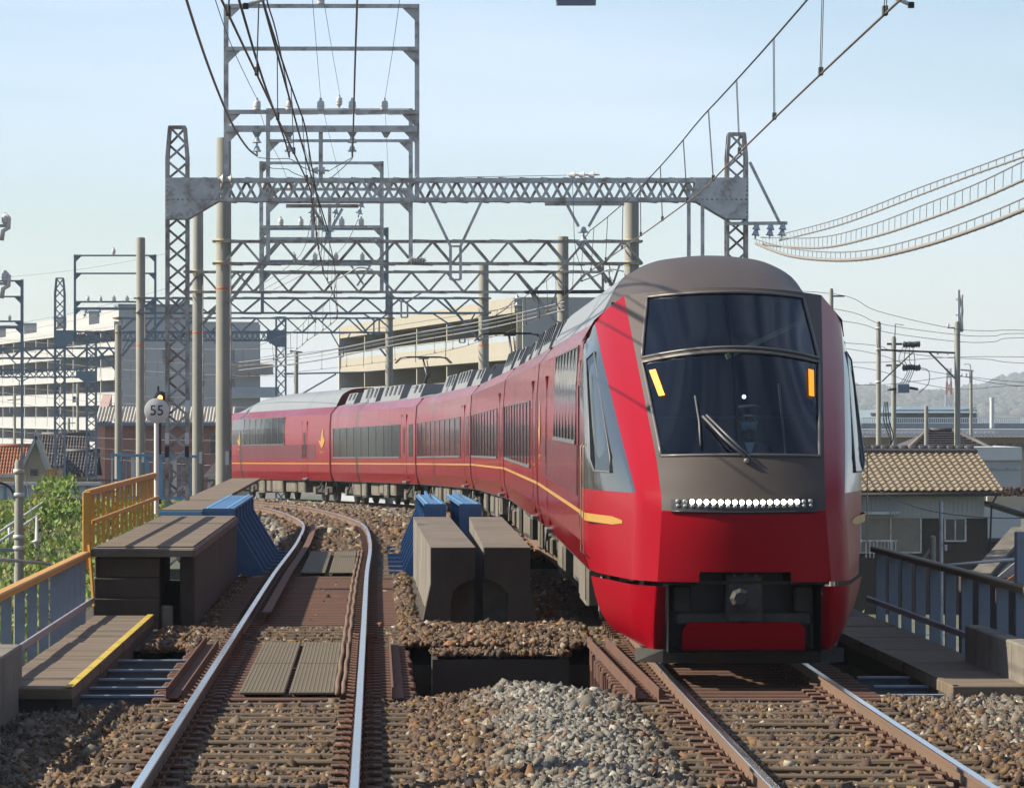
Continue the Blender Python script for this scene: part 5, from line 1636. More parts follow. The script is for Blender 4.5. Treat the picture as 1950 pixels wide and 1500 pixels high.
# ------------------------------------------------------------------ wires
def wire(name, label, pts, r_, m_, group='overhead wires', cat='wire', n=5):
    r_ = r_ * .8
    o = obj(name, MB().tube(pts, r_, n), m_, smooth=True)
    return tag(o, label, cat, group)
def sag(a, b, s, n=14):
    a, b = Vector(a), Vector(b)
    return [a.lerp(b, k / n) - Vector((0, 0, s * 4 * (k / n) * (1 - k / n))) for k in range(n + 1)]
def at_x(px_pts, X):
    """points of a wire that runs along the line at a fixed offset X"""
    out = []
    for px, py in px_pts:
        Y = X * FPX / (px - VX)
        out.append(Vector((X, Y, CH - (py - VY) * Y / FPX)))
    return out
def catenary(label, f, spans, zc, zm, ends, stag, nearx=0.0):
    t = thing('overhead_line', label, 'overhead line', (f(40), 40, zc))
    ys = list(np.arange(ends[0], ends[1], 2.0)) + [ends[1]]
    def off(y):
        for k in range(len(spans) - 1):
            if spans[k] <= y <= spans[k + 1]:
                q = (y - spans[k]) / (spans[k + 1] - spans[k]); a, b = (stag, -stag) if k % 2 == 0 else (-stag, stag)
                return a + (b - a) * q
        return 0
    def zmess(y):
        for k in range(len(spans) - 1):
            if spans[k] <= y <= spans[k + 1]:
                q = (y - spans[k]) / (spans[k + 1] - spans[k])
                return zm - 4 * q * (1 - q) * .09
        return zm
    obj('contact_wire', MB().tube([on(f, y, off(y), zc) for y in ys], .009, 5), wire_copper, t, smooth=True)
    obj('messenger_wire', MB().tube([on(f, y, off(y) * .5, zmess(y)) for y in ys], .009, 5), wire_dark, t, smooth=True)
    y = ends[0] + 2.5
    while y < ends[1]:
        for e in (-.02, .02):
            a = on(f, y + e * 3, off(y), zc + .02); b = on(f, y + e * 3, off(y) * .5, zmess(y))
            obj('dropper', MB().tube([a, b], .0035, 4), wire_dark, t)
        p = on(f, y, off(y), zc + .02)
        obj('dropper_clip', MB().box((p.x - .015, p.y - .04, p.z - .03), (p.x + .015, p.y + .04, p.z + .03)), wire_dark, t)
        y += 4.5
    return t
SP = [-8, 22, 45, 72, 98, 115, 136, 160, 178]
catenary('contact wire and messenger over the right track, rising to the upper right', RX, SP, 5.0, 5.78, (14, 176), .12)
catenary('contact wire and messenger over the left track, seen from below at top left', LX, SP, 5.0, 5.72, (14, 176), .12)
P = [Vector((0, 0, 0))]
# steady arms
def steady(px0, py0, px1, py1, Y, label):
    t = thing('steady_arm', label, 'bracket', wp(px0, py0, Y))
    obj('tube', MB().tube(smooth_pts([wp(px0, py0, Y), wp((px0 * 2 + px1) / 3, min(py0, py1) - 4, Y), wp((px0 + 2 * px1) / 3, (py0 + 2 * py1) / 3 - 4, Y), wp(px1, py1, Y)]), .018, 6), galv, t, smooth=True)
    obj('clamp', MB().cham(tuple(wp(px1, py1, Y) - Vector((.02, .03, .02))), tuple(wp(px1, py1, Y) + Vector((.02, .03, .02))), .005), dark_metal, t)
steady(1188, 517, 1108, 535, 97.6, 'curved steady arm at the second gantry over the train')
steady(710, 514, 625, 538, 97.6, 'curved steady arm at the second gantry over the left track')
steady(1000, 575, 945, 600, 114.6, 'curved steady arm at the third gantry over the train')

# feeders and thin wires on the upper frames
wire('feeder_wire', 'thick feeder dropping from the upper left to the leftmost hanging insulator', smooth_pts(at_x([(300, -190), (355, 0), (400, 135), (440, 232), (470, 280), (489, 297)], -2.14)), .022, wire_grey)
wire('feeder_wire', 'thick vertical feeder in the middle of the tall frame', smooth_pts([wp(683, -160, 44), wp(680, 0, 50), wp(676, 120, 58), wp(673, 230, 66), wp(671, 300, 72)]), .020, wire_grey)
wire('feeder_wire', 'dark feeder running down from the top left to the second hanging insulator', smooth_pts([wp(420, -120, 32), wp(455, 0, 37), wp(500, 150, 46), wp(540, 260, 60), wp(551, 300, 71.8)]), .017, wire_dark)
wire('feeder_wire', 'pair of dark feeders crossing the tall frame, left one', smooth_pts([wp(470, -120, 30), wp(500, 0, 34), wp(545, 165, 44), wp(588, 320, 60), wp(625, 440, 71.6)]), .015, wire_dark)
wire('feeder_wire', 'pair of dark feeders crossing the tall frame, right one', smooth_pts([wp(482, -120, 30), wp(508, 0, 34), wp(530, 80, 40), wp(551, 190, 71.8)]), .009, wire_dark)
wire('thin_wire', 'thin wire to the leftmost pin insulator of the tall frame', smooth_pts([wp(385, -90, 40), wp(410, 0, 46), wp(440, 85, 54), wp(470, 150, 64), wp(490, 190, 71.8)]), .007, wire_dark)
wire('thin_wire', 'thin wire to the middle pin insulator of the tall frame', [wp(592, -60, 50), wp(595, 0, 52), wp(603, 95, 60), wp(611, 190, 71.8)], .005, wire_dark)
wire('thin_wire', 'thin wire slanting to the small pin insulator behind the tall frame', [wp(608, -60, 60), wp(618, 10, 66), wp(632, 95, 80), wp(647, 180, 97.6)], .006, wire_dark)
wire('thin_wire', 'thin wire to the rightmost pin insulator of the tall frame', [wp(768, -60, 48), wp(761, 0, 52), wp(748, 95, 60), wp(733, 188, 71.8)], .005, wire_dark)
wire('thin_wire', 'thin wire from the leftmost pin insulator on to the second gantry', [wp(490, 195, 71.8), wp(510, 262, 80), wp(535, 310, 90), wp(555, 362, 97.6)], .006, wire_dark)
wire('thin_wire', 'thin wire from the second pin insulator on to the second gantry', [wp(551, 195, 71.8), wp(575, 270, 80), wp(597, 330, 90), wp(612, 362, 97.6)], .006, wire_dark)
wire('thin_wire', 'thin wire from the middle pin insulator on to the second gantry', [wp(612, 195, 71.8), wp(628, 262, 80), wp(640, 310, 90), wp(652, 362, 97.6)], .005, wire_dark)
wire('thin_wire', 'thin wire from the rightmost pin insulator down behind the near beam', [wp(733, 195, 71.8), wp(736, 262, 84), wp(740, 340, 97.6)], .005, wire_dark)
wire('jumper_wire', 'jumper looping from the left hanging insulator to the post on the beam', smooth_pts([wp(490, 300, 71.7), wp(520, 303, 71.7), wp(552, 303, 71.7), wp(575, 318, 71.7), wp(598, 327, 71.7)]), .010, wire_grey)
wire('jumper_wire', 'jumper from the post on the beam to the right hanging insulator', [wp(624, 327, 71.7), wp(650, 312, 71.7), wp(671, 300, 71.7)], .010, wire_grey)
wire('jumper_wire', 'jumper from the right hanging insulator down to the near beam', smooth_pts([wp(671, 302, 71.7), wp(655, 318, 71.7), wp(632, 338, 71.7)]), .010, wire_grey)
wire('jumper_wire', 'lower jumper from the left hanging insulator behind the frame', smooth_pts([wp(500, 308, 71.7), wp(515, 320, 71.7), wp(545, 322, 71.7), wp(560, 330, 71.7), wp(590, 342, 71.7)]), .009, wire_grey)
for k, (px, X0_) in enumerate(((592, 98), (637, 98), (682, 98))):
    nm = ('left', 'middle', 'right')[k]
    wire('feeder_wire', nm + ' feeder sagging from the second gantry towards the third', smooth_pts([wp(px, 418, 97.6), wp(px - 12 - 8 * k, 470, 106), wp(px - 40 - 16 * k, 505, 114.6), wp(px - 110 - 26 * k, 552, 135)]), .012, wire_grey)
wire('tie_wire', 'thin tie wire along the top of the near lattice beam', [wp(450, 341, 71.8), wp(640, 342, 71.8), wp(1080, 334, 71.8)], .006, wire_dark)
wire('jumper_wire', 'thin jumper hanging below the tie insulators of the near beam', smooth_pts([wp(1090, 338, 71.7), wp(1092, 400, 71.7), wp(1096, 475, 71.7), wp(1112, 520, 71.7)]), .007, wire_dark)
# the three hung cables on the right
def hung_cable(label, px_up, px_lo, Xa, rad):
    t = thing('hung_cable', label, 'cable', wp(px_up[0][0], px_up[0][1], 72), group='cables hung on rings at the right')
    up = smooth_pts(at_x(px_up, Xa), 7); lo = smooth_pts(at_x(px_lo, Xa), 7)
    obj('messenger', MB().tube(up, .010, 5), wire_grey, t, smooth=True)
    obj('cable', MB().tube(lo, rad, 8), cable_tan, t, smooth=True)
    m = min(len(up), len(lo))
    # rings, evenly along the cable
    L_ = [0.0]
    for i in range(1, m): L_.append(L_[-1] + (up[i] - up[i - 1]).length)
    d = .3
    while d < L_[-1]:
        i = next(k for k in range(1, m) if L_[k] >= d); q = (d - L_[i - 1]) / (L_[i] - L_[i - 1])
        a = up[i - 1].lerp(up[i], q); b = lo[i - 1].lerp(lo[i], q)
        obj('hanger_ring', MB().tube([a, a.lerp(b, .3) + Vector((0, .05, .02)), b + Vector((.0, .07, 0)), b - Vector((0, .02, rad + .008)), b + Vector((0, -.06, .0))], .0042, 4), wire_grey, t, smooth=True)
        d += .62
cable_tan = mat('cable_sheath', (0.27, 0.25, 0.22), 0.7, 0, 0.25, 12)
hung_cable('topmost of the three ring hung cables at the right', [(1480, 448), (1600, 416), (1750, 358), (1850, 322), (1960, 281), (2300, 155), (3000, -100)], [(1484, 458), (1600, 428), (1750, 372), (1850, 334), (1960, 295), (2300, 172), (3000, -80)], 7.3, .014)
hung_cable('middle one of the three ring hung cables at the right', [(1448, 452), (1560, 452), (1660, 428), (1760, 390), (1860, 350), (1960, 302), (2300, 140), (3000, -190)], [(1452, 466), (1560, 472), (1660, 452), (1760, 420), (1860, 382), (1960, 338), (2300, 185), (3000, -120)], 7.0, .018)
hung_cable('lowest and thickest of the three ring hung cables at the right', [(1436, 455), (1500, 472), (1580, 480), (1660, 475), (1760, 450), (1860, 415), (1960, 373), (2300, 222), (3000, -90)], [(1440, 464), (1500, 486), (1580, 495), (1660, 491), (1760, 468), (1860, 435), (1960, 395), (2300, 248), (3000, -50)], 6.75, .026)

# messenger-laid cable run in front of the beige building and assorted far wires
def far_wire(label, pts, r_=.018, m_=None): wire('far_wire', label, pts, r_, m_ or wire_grey, 'distant wires')
for k, dy in enumerate((0, 7, 15)):
    far_wire(('upper', 'middle', 'lower')[k] + ' cable of the bundle crossing in front of the beige building', smooth_pts([wp(455, 690 + dy, 165), wp(600, 672 + dy, 155), wp(760, 640 + dy, 140), wp(930, 610 + dy, 122), wp(1075, 575 + dy, 112)]), .03 if k != 1 else .014)
for k in range(9):
    y0 = 622 + k * 28 + random.uniform(-6, 6)
    far_wire('far wire number %d from the top over the left houses' % (k + 1) if False else ['topmost', 'second', 'third', 'fourth', 'fifth', 'sixth', 'seventh', 'eighth', 'lowest'][k] + ' of the thin wires strung across the left half behind the poles',
        sag(wp(-30, y0 + 20 - 12 * (k % 3), 215), wp(560, y0 + 40 + 5 * (k % 2), 195), .3), .013, wire_copper if k % 2 else wire_grey)
for k, (ya, yb) in enumerate(((600, 560), (585, 545), (490, 480))):
    far_wire(['lower', 'middle', 'upper'][k] + ' thin wire crossing the sky at far left', sag(wp(-30, ya + 40, 190), wp(330, yb, 185), .2), .010, wire_grey)

# ------------------------------------------------------------------ sign, lamp
Y = 63.6
t = thing('speed_sign', 'round white speed sign reading 55 on a white post', 'sign', wp(298, 978, Y))
obj('post', MB().lathe([(.038, 0), (.038, 1.72), (.03, 1.74)], wp(298, 978, Y), 12), white_paint, t, smooth=True, angle=40)
cs = wp(299, 782, Y) + Vector((0, -.06, 0))
ds = obj('disc', MB().lathe([(.195, .012), (.2, .008), (.2, -.008), (.19, -.014)], cs, 32, axis='y'), white_paint, t, smooth=True, angle=40)
o = obj('numerals', text_mesh('numerals', '55', .23, black_paint, .003), None, ds, loc=cs + Vector((0, -.0185, 0)), rot=(R(90), 0, 0))
for dz in (-.12, .12):
    obj('bracket', MB().box(tuple(cs + Vector((-.06, .014, dz - .015))), tuple(cs + Vector((.06, .05, dz + .015)))), galv, t)
t = thing('signal_lamp', 'small lit orange lamp peeping over the speed sign', 'lamp', wp(305, 800, 90))
obj('housing', MB().lathe([(.08, .0), (.15, .04), (.15, .26), (.10, .32)], wp(305, 757, 90) + Vector((0, 0.02, 0)), 14, axis='y'), black_paint, t, smooth=True, angle=40)
obj('lens', MB().lathe([(.055, 0), (.04, -.02), (.015, -.03)], wp(305, 757, 90) + Vector((0, .015, 0)), 12, axis='y'), emit('orange_lens', (1.0, .40, .08), 2.2), t, smooth=True)
bar('finial', wp(301, 748, 90) + Vector((0, .1, 0)), wp(301, 735, 90) + Vector((0, .1, 0)), .04, .04, black_paint, t, up=(0, 1, 0))
bar('mast', wp(303, 765, 90) + Vector((0, .16, 0)), wp(303, 960, 90) + Vector((0, .16, 0)), .08, .08, dark_metal, t, up=(0, 1, 0))

# pale blue fence beyond the block
Y = 88
t = thing('blue_fence', 'pale blue fence of wide bars behind the speed sign', 'fence', wp(290, 950, Y))
for z in (866, 946):
    bar('rail', wp(210, z, Y), wp(376, z + 3, Y), .06, .06, blue_light, t)
for k in range(13):
    px = 213 + k * 13.3
    bar('fence_bar', wp(px, 867, Y) + Vector((0, .031, 0)), wp(px, 948, Y) + Vector((0, .031, 0)), .085 if k % 2 else .03, .02, blue_light if k % 3 else white_paint, t, up=(0, 1, 0))
# other line at the left: white girder, railing, orange fences, handrail, street pole
Y = 124
t = thing('white_girder', 'white plate girder with blue ribs at the left edge beyond the grass', 'girder', wp(0, 975, Y))
obj('web', MB().box(tuple(wp(-60, 975, Y)), tuple(wp(192, 924, Y) + Vector((0, .03, 0)))), white_paint, t)
obj('top_flange', MB().box(tuple(wp(-60, 924, Y) + Vector((0, -.15, 0.001))), tuple(wp(192, 918, Y) + Vector((0, .15, 0)))), white_paint, t)
for k in range(13):
    px = -50 + k * 19.5
    bar('rib', wp(px, 974, Y) + Vector((0, -.05, 0)), wp(px, 925, Y) + Vector((0, -.05, 0)), .06, .08, blue_light, t, up=(0, 1, 0))
obj('bottom_beam', MB().box(tuple(wp(-60, 1003, Y) + Vector((0, -.1, 0))), tuple(wp(192, 975.2, Y) + Vector((0, .2, 0)))), dark_metal, t)
Y = 140
t = thing('trestle_railing', 'pale trestle railing between the far lattice mast and the brown building', 'railing', wp(270, 940, Y))
for py in (914, 936):
    bar('rail', wp(120, py, Y), wp(445, py, Y), .10, .08, concrete, t)
for k in range(15):
    px = 122 + k * 23
    bar('post', wp(px, 915, Y) + Vector((0, .06, 0)), wp(px, 937, Y) + Vector((0, .06, 0)), .10, .02, white_paint, t, up=(0, 1, 0))
    if k % 2 == 0: bar('strut', wp(px, 936, Y) + Vector((0, -.06, 0)), wp(px + 12, 915, Y) + Vector((0, -.06, 0)), .06, .02, concrete, t, up=(0, 1, 0))
def orange_fence(px0, px1, y0, y1, Y, label):
    t = thing('orange_fence', label, 'fence', wp((px0 + px1) / 2, y1, Y), group='small orange fences')
    for py in (y0, y1): bar('rail', wp(px0, py, Y), wp(px1, py, Y), .05, .05, orange_yellow, t)
    n = max(4, int((px1 - px0) / 4))
    for k in range(n + 1):
        px = px0 + (px1 - px0) * k / n
        bar('picket', wp(px, y0, Y) + Vector((0, .03, 0)), wp(px, y1, Y) + Vector((0, .03, 0)), .025, .02, orange_yellow, t, up=(0, 1, 0))
orange_fence(61, 106, 937, 962, 108, 'small orange picket fence on top of the grass bank')
orange_fence(88, 108, 895, 924, 116, 'small orange gate at the foot of the far lattice mast')
t = thing('handrail', 'white pipe handrail climbing the grass bank', 'handrail', wp(50, 1010, 92))
for dy in (0, 18):
    obj('rail', MB().tube([wp(-20, 1026 + dy, 82), wp(92, 950 + dy, 100)], .03, 8), white_paint, t, smooth=True)
for px, py, yy in ((18, 1000, 89), (88, 953, 99.4)):
    obj('post', MB().tube([wp(px, py + 34, yy), wp(px, py, yy)], .035, 8), white_paint, t, smooth=True)
t = thing('utility_pole', 'dark concrete pole with brackets beyond the left fence', 'pole', wp(36, 1200, 56))
m = MB().lathe([(.075, -1.6), (.062, wp(0, 880, 56).z - .02), (.045, wp(0, 875, 56).z)], (wp(36, 0, 56).x, 56, 0), 14)
obj('shaft', m, pole_con, t, smooth=True, angle=40)
for py in (897, 942, 1022, 1043):
    obj('strap', MB().lathe([(.078, -.03), (.082, 0), (.078, .03)], wp(36, py, 56), 14), galv, t, smooth=True)
bar('arm', wp(-30, 905, 56), wp(42, 905, 56), .05, .05, galv, t)
bar('arm', wp(-10, 1047, 56), wp(45, 1047, 56), .05, .05, galv_blue, t)
obj('cable', MB().tube(smooth_pts([wp(-20, 918, 56), wp(10, 922, 56), wp(26, 940, 56), wp(34, 975, 56)]), .02, 6), wire_dark, t, smooth=True)
obj('stay', MB().tube([wp(-30, 1062, 50), wp(95, 1073, 52)], .025, 6), galv, t, smooth=True)
t = thing('stay_wire', 'thin stay wire with white guard beside the dark pole', 'wire', wp(75, 1050, 62))
obj('cable', MB().tube([wp(48, 905, 62), wp(75, 1060, 62)], .008, 5), wire_grey, t)
obj('guard', MB().lathe([(.02, 0), (.035, .05), (.06, .10), (.09, .12), (.03, .14), (.02, .5)], wp(70, 1045, 62), 10), porcelain, t, smooth=True)

# steel post at the right edge, pipes by the right fence
t = thing('steel_post', 'pale blue steel post at the right edge of the picture', 'post', wp(1944, 1200, 38.9))
obj('post', MB().cham(tuple(wp(1936, 1190, 38.9)), tuple(wp(1965, 1012, 38.9) + Vector((0, .15, 0))), .01), fence_grey, t)
bar('clip', wp(1934, 1155, 38.8), wp(1968, 1155, 38.8), .04, .05, rust, t)
t = thing('pipe_mast', 'thin white pipe mast behind the right fence with a horizontal pipe', 'pole', wp(1792, 1080, 51))
obj('mast', MB().lathe([(.028, -1.3), (.028, wp(0, 955, 51).z)], (wp(1792, 0, 51).x, 51, 0), 10), galv, t, smooth=True, angle=40)
obj('pipe', MB().tube([wp(1790, 1077, 51), wp(1960, 1062, 51)], .02, 8), porcelain, t, smooth=True)
obj('clamp', MB().cham(tuple(wp(1799, 1048, 51)), tuple(wp(1804, 1037, 51) + Vector((0, .05, 0))), .005), porcelain, t)
wire('drop_wire', 'pale wire sagging from the train side to the pipe mast', sag(wp(1670, 932, 60), wp(1792, 976, 51), .05), .007, wire_grey)
wire('drop_wire', 'pale wire running from the pipe mast to the right edge', sag(wp(1792, 976, 51), wp(1970, 985, 48), .03), .007, wire_grey)
t = thing('stub_pole', 'short concrete stub pole behind the right fence', 'pole', wp(1776, 1090, 53))
obj('shaft', MB().lathe([(.045, -1.5), (.042, wp(0, 1022, 53).z), (.02, wp(0, 1019, 53).z)], (wp(1776, 0, 53).x, 53, 0), 12), pole_con, t, smooth=True, angle=40)
bar('brace', wp(1772, 1045, 53), wp(1750, 1075, 53), .03, .03, pole_con, t)
# ------------------------------------------------------------------ buildings
cream = mat('cream_wall', (0.42, 0.385, 0.30), 0.85, 0, 0.06, 0.6)
white_wall = mat('white_render', (0.50, 0.50, 0.48), 0.85, 0, 0.06, 0.5)
grey_wall = mat('grey_render', (0.52, 0.51, 0.51), 0.85, 0, 0.08, 0.4)
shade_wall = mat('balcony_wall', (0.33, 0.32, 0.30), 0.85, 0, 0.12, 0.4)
pane = mat('window_pane', (0.05, 0.06, 0.07), 0.08, 0, 0.1, 0.5, spec=0.8)
rail_glass = mat('balcony_rail', (0.42, 0.47, 0.50), 0.5, 0, 0.12, 1.5)
pink_wall = mat('pink_brown_siding', (0.40, 0.20, 0.16), 0.75, 0, 0.08, 1.2)
pink_light = mat('pale_pink_wall', (0.55, 0.38, 0.32), 0.8, 0, 0.06, 1)
corr = mat('corrugated_roof_sheet', (0.50, 0.46, 0.38), 0.5, 0.2, 0.1, 1)

class Frame2:
    """local axes of a building: along the facade, into the building, up"""
    def __init__(self, p0, p1, inward):
        self.o = Vector((p0[0], p0[1], 0)); d = Vector((p1[0] - p0[0], p1[1] - p0[1], 0))
        self.L = d.length; self.d = d.normalized()
        n = Vector((-self.d.y, self.d.x, 0))
        self.n = n if n.dot(Vector((inward[0], inward[1], 0))) > 0 else -n
    def p(self, a, b, z): return self.o + self.d * a + self.n * b + Vector((0, 0, z))
    def box(self, a0, a1, b0, b1, z0, z1):
        v = [self.p(a, b, z) for z in (z0, z1) for a, b in ((a0, b0), (a1, b0), (a1, b1), (a0, b1))]
        return MB().add(v, [(0, 3, 2, 1), (4, 5, 6, 7), (0, 1, 5, 4), (1, 2, 6, 5), (2, 3, 7, 6), (3, 0, 4, 7)])

def flats(label, p0, p1, inward, z0, floors, fh, ztop_extra, nb, wall, slab_m, rail_m, depth=12, rec=1.6, group=None, a_first=0):
    F = Frame2(p0, p1, inward)
    t = thing('apartment_building', label, 'building', F.p(F.L / 2, 0, -5))
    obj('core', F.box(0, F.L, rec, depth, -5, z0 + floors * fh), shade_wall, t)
    bw = F.L / nb
    for f in range(floors + 1):
        z = z0 + f * fh
        obj('floor_slab', F.box(0, F.L, -.12, rec - .002, z - .32, z), slab_m, t)
    for k in range(nb + 1):
        a = k * bw
        obj('party_wall', F.box(max(0, a - .16), min(F.L, a + .16), .02, rec - .001, -5, z0 + floors * fh - .33), wall, t)
    for f in range(floors):
        z = z0 + f * fh
        for k in range(nb):
            a = k * bw + .17; b = a + bw - .34
            obj('balcony_front', F.box(a, b, -.05, .03, z + .003, z + .75), wall, t)
            o = obj('balcony_rail', F.box(a, b, -.03, .01, z + .752, z + 1.12), rail_m, t)
            obj('rail_cap', F.box(a, b, -.06, .04, z + 1.122, z + 1.18), slab_m, o)
            w = obj('window', F.box(a + .5, b - .5, rec - .06, rec - .003, z + .25, z + 2.15), pane, t)
            obj('window_frame', F.box(a + .4, b - .4, rec - .03, rec - .0025, z + .15, z + 2.25), white_wall, w)
            obj('mullion', F.box((a + b) / 2 - .05, (a + b) / 2 + .05, rec - .1, rec - .061, z + .25, z + 2.15), white_wall, w)
    obj('parapet', F.box(-.1, F.L + .1, -.15, depth, z0 + floors * fh + .003, z0 + floors * fh + ztop_extra), slab_m, t)
    return t, F

# beige building in the centre
zr = 8.5
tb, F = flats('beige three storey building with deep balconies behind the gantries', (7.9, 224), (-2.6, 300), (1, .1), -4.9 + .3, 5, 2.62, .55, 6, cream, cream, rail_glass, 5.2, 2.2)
obj('end_wall', F.box(-.25, -.003, .3, 5.2, -5, 8.9), white_wall, tb)
obj('end_fin', F.box(F.L - .2, F.L + .5, -.2, 3, 3, 8.9), white_wall, tb)

# white apartment block on the left with the grey gable
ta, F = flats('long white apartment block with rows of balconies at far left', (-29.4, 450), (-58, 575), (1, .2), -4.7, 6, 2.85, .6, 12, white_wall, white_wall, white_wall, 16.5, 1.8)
for k, (a, b, h) in enumerate(((0, 14, 1.7), (22, 40, 1.5), (48, 66, 1.4), (78, 96, 1.3), (104, 122, 1.2))):
    obj('roof_box', F.box(a, b, .4, 9, 13.0, 13.0 + h), white_wall, ta)
    obj('roof_box_shade', F.box(a - .2, a + 3, .3, 9.1, 13.0 + h, 13.25 + h), galv_blue, ta)
obj('gable_wall', F.box(-.3, -.003, .2, 16.6, -5, 12.7), grey_wall, ta)
for (b_, z) in ((6.0, 9.0), (6.0, 3.8), (13.0, 9.2), (13.0, 6.2), (9.5, 6.5)):
    w = obj('window', F.box(-.36, -.31, b_ - .55, b_ + .55, z - .7, z + .7), pane, ta)
    obj('window_frame', F.box(-.34, -.302, b_ - .65, b_ + .65, z - .8, z + .8), galv_blue, w)
for k, (z, wd) in enumerate(((8.2, 1.2), (5.6, 1.9), (3.0, 1.3), (.5, 1.9))):
    obj('gable_balcony', F.box(-1.7, -.301, 12.5, 16.6 + wd, z - 1.2, z), [shade_wall, rail_glass][k % 2], ta)

# pink brown building with corrugated roof
t = thing('workshop_building', 'brown and pink building with corrugated roof behind the speed sign', 'building', (-11, 216, -5))
x0, x1 = wp(200, 0, 216).x, wp(440, 0, 216).x
obj('wall', MB().box((x0, 216, -5), (x1, 226, wp(0, 806, 216).z)), pink_wall, t)
obj('gable', MB().prism([(x0 - .02, 216.2, -5), (x0 - .02, 222, -5), (x0 - .02, 222, 3.6), (x0 - .02, 219, 2.9), (x0 - .02, 216.2, wp(0, 803, 216).z)], (-.5, 0, 0)), pink_light, t)
ez, rz_ = wp(0, 804, 216).z, wp(0, 780, 216).z
n = 42
m = MB(); rows = [[], []]
for k in range(n * 2 + 1):
    x = x0 - .5 + (x1 - x0 + .7) * k / (n * 2); b_ = .09 if k % 2 else 0
    rows[0].append((x, 215.5, ez + b_)); rows[1].append((x, 218.6, rz_ + .12 + b_))
obj('roof_sheet', m.grid(rows), corr, t)
obj('eave', MB().box((x0 - .5, 215.45, ez - .18), (x1 + .2, 215.6, ez - .02)), galv_blue, t)
for px in (410, 428):
    w = obj('window', MB().box(tuple(wp(px - 8, 862, 215.95)), tuple(wp(px + 6, 828, 215.95) + Vector((0, .04, 0)))), pane, t)
    obj('window_frame', MB().box(tuple(wp(px - 9, 863, 215.97)), tuple(wp(px + 7, 827, 215.97) + Vector((0, .02, 0)))), galv_blue, w)
w = obj('window', MB().box((x0 - .58, 218, .2), (x0 - .53, 219.5, 1.6)), pane, t)

# houses
tile_orange = mat('orange_roof_tile', (0.36, 0.13, 0.06), 0.75, 0, 0.3, 3)
tile_dark = mat('dark_roof_tile', (0.075, 0.065, 0.065), 0.6, 0, 0.3, 2.5)
tile_tan = mat('tan_roof_tile', (0.27, 0.205, 0.125), 0.7, 0, 0.28, 4, dirt=(0.20, 0.155, 0.10), dscale=5, dpos=.6)
cream_house = mat('cream_house_wall', (0.58, 0.50, 0.36), 0.85, 0, 0.06, 1)
def tiled_house(label, px0, px1, yr, ye, Y, tilem, wallm, gable=None, cols=14, rows_=9, depth=5.0):
    t = thing('house', label, 'house', (wp((px0 + px1) / 2, 0, Y).x, Y, -5))
    xa, xb = wp(px0, 0, Y).x, wp(px1, 0, Y).x
    zr_, ze_ = wp(0, yr, Y).z, wp(0, ye, Y).z
    run = depth / 2
    obj('wall', MB().box((xa + .3, Y + .3, -5), (xb - .3, Y + depth - .3, ze_ + .1)), wallm, t)
    g_ = MB().prism([(xa + .3, Y + .3, ze_ + .1), (xa + .3, Y + depth - .3, ze_ + .1), (xa + .3, Y + run, zr_ - .12)], (xb - xa - .6, 0, 0))
    obj('gable', g_, wallm, t)
    rf = obj('roof', MB().prism([(xa, Y, ze_), (xa, Y + run, zr_), (xa, Y + depth, ze_), (xa, Y + depth, ze_ - .1), (xa, Y + run, zr_ - .1), (xa, Y, ze_ - .1)], (xb - xa, 0, 0)), tilem, t)
    cw = (xb - xa) / cols; rh = 1.0 / rows_
    sl_ = math.atan2(zr_ - ze_, run); ln = math.hypot(zr_ - ze_, run)
    tm = MB(); prof = []
    for k in range(7):
        a = k / 6
        prof.append((cw * (a - .5) * 1.02, .055 * math.sin(a * math.pi * 2) * cw / .27 + .02))
    r0 = [(x, 0, z + .035) for x, z in prof]; r1 = [(x, ln * rh * 1.1, z) for x, z in prof]
    tm.grid([r0, r1]); tm.grid([[(x, 0, z - .03) for x, _, z in r0], r0])
    me = tm.mesh('roof_tile', tilem)
    for i in range(rows_):
        for j in range(cols):
            q = i * rh
            o = obj('tile', me, None, rf, loc=(xa + cw * (j + .5), Y + run * q, ze_ + (zr_ - ze_) * q + .012), rot=(sl_, 0, 0))
    obj('ridge', MB().tube([(xa - .05, Y + run, zr_ + .06), (xb + .05, Y + run, zr_ + .06)], .13, 8), tilem, rf, smooth=True)
    return t, xa, xb
tiled_house('house with orange tiled roof at the far left edge', -30, 60, 852, 905, 208, tile_orange, cream_house, None, 16, 8)
tiled_house('house with dark grey tiled roof behind the far lattice mast', 74, 163, 829, 888, 226, tile_dark, cream_house, None, 16, 9)
tiled_house('low house with grey roof below the dark tiled house', 120, 182, 862, 904, 205, tile_dark, cream_house, None, 10, 7)
t = thing('house', 'cream gabled porch between the orange and the dark tiled roofs', 'house', (wp(66, 0, 204).x, 204, -5))
a, b, c = wp(38, 900, 204), wp(70, 833, 204), wp(92, 900, 204)
obj('wall', MB().prism([Vector((a.x, 204, -5)), Vector((a.x, 204, a.z)), Vector((b.x, 204, b.z - .1)), Vector((c.x, 204, c.z)), Vector((c.x, 204, -5))], (0, 3, 0)), cream_house, t)
for p_, q_ in ((a, b), (b, c)):
    d_ = (q_ - p_).normalized()
    obj('barge_board', MB().bar(p_ - d_ * .3 + Vector((0, -.15, .02)), q_ + d_ * .05 + Vector((0, -.15, .02)), .5, .16), white_wall, t)
w = obj('window', MB().box(tuple(wp(58, 905, 203.9)), tuple(wp(72, 893, 203.9) + Vector((0, .06, 0)))), pane, t)
t = thing('shed', 'small brown roofed shed right of the narrow concrete pole', 'shed', wp(405, 910, 185))
a = wp(395, 895, 185)
obj('wall', MB().box((wp(396, 0, 185).x, 185, -5), (wp(470, 0, 185).x, 189, wp(0, 905, 185).z)), cream_house, t)
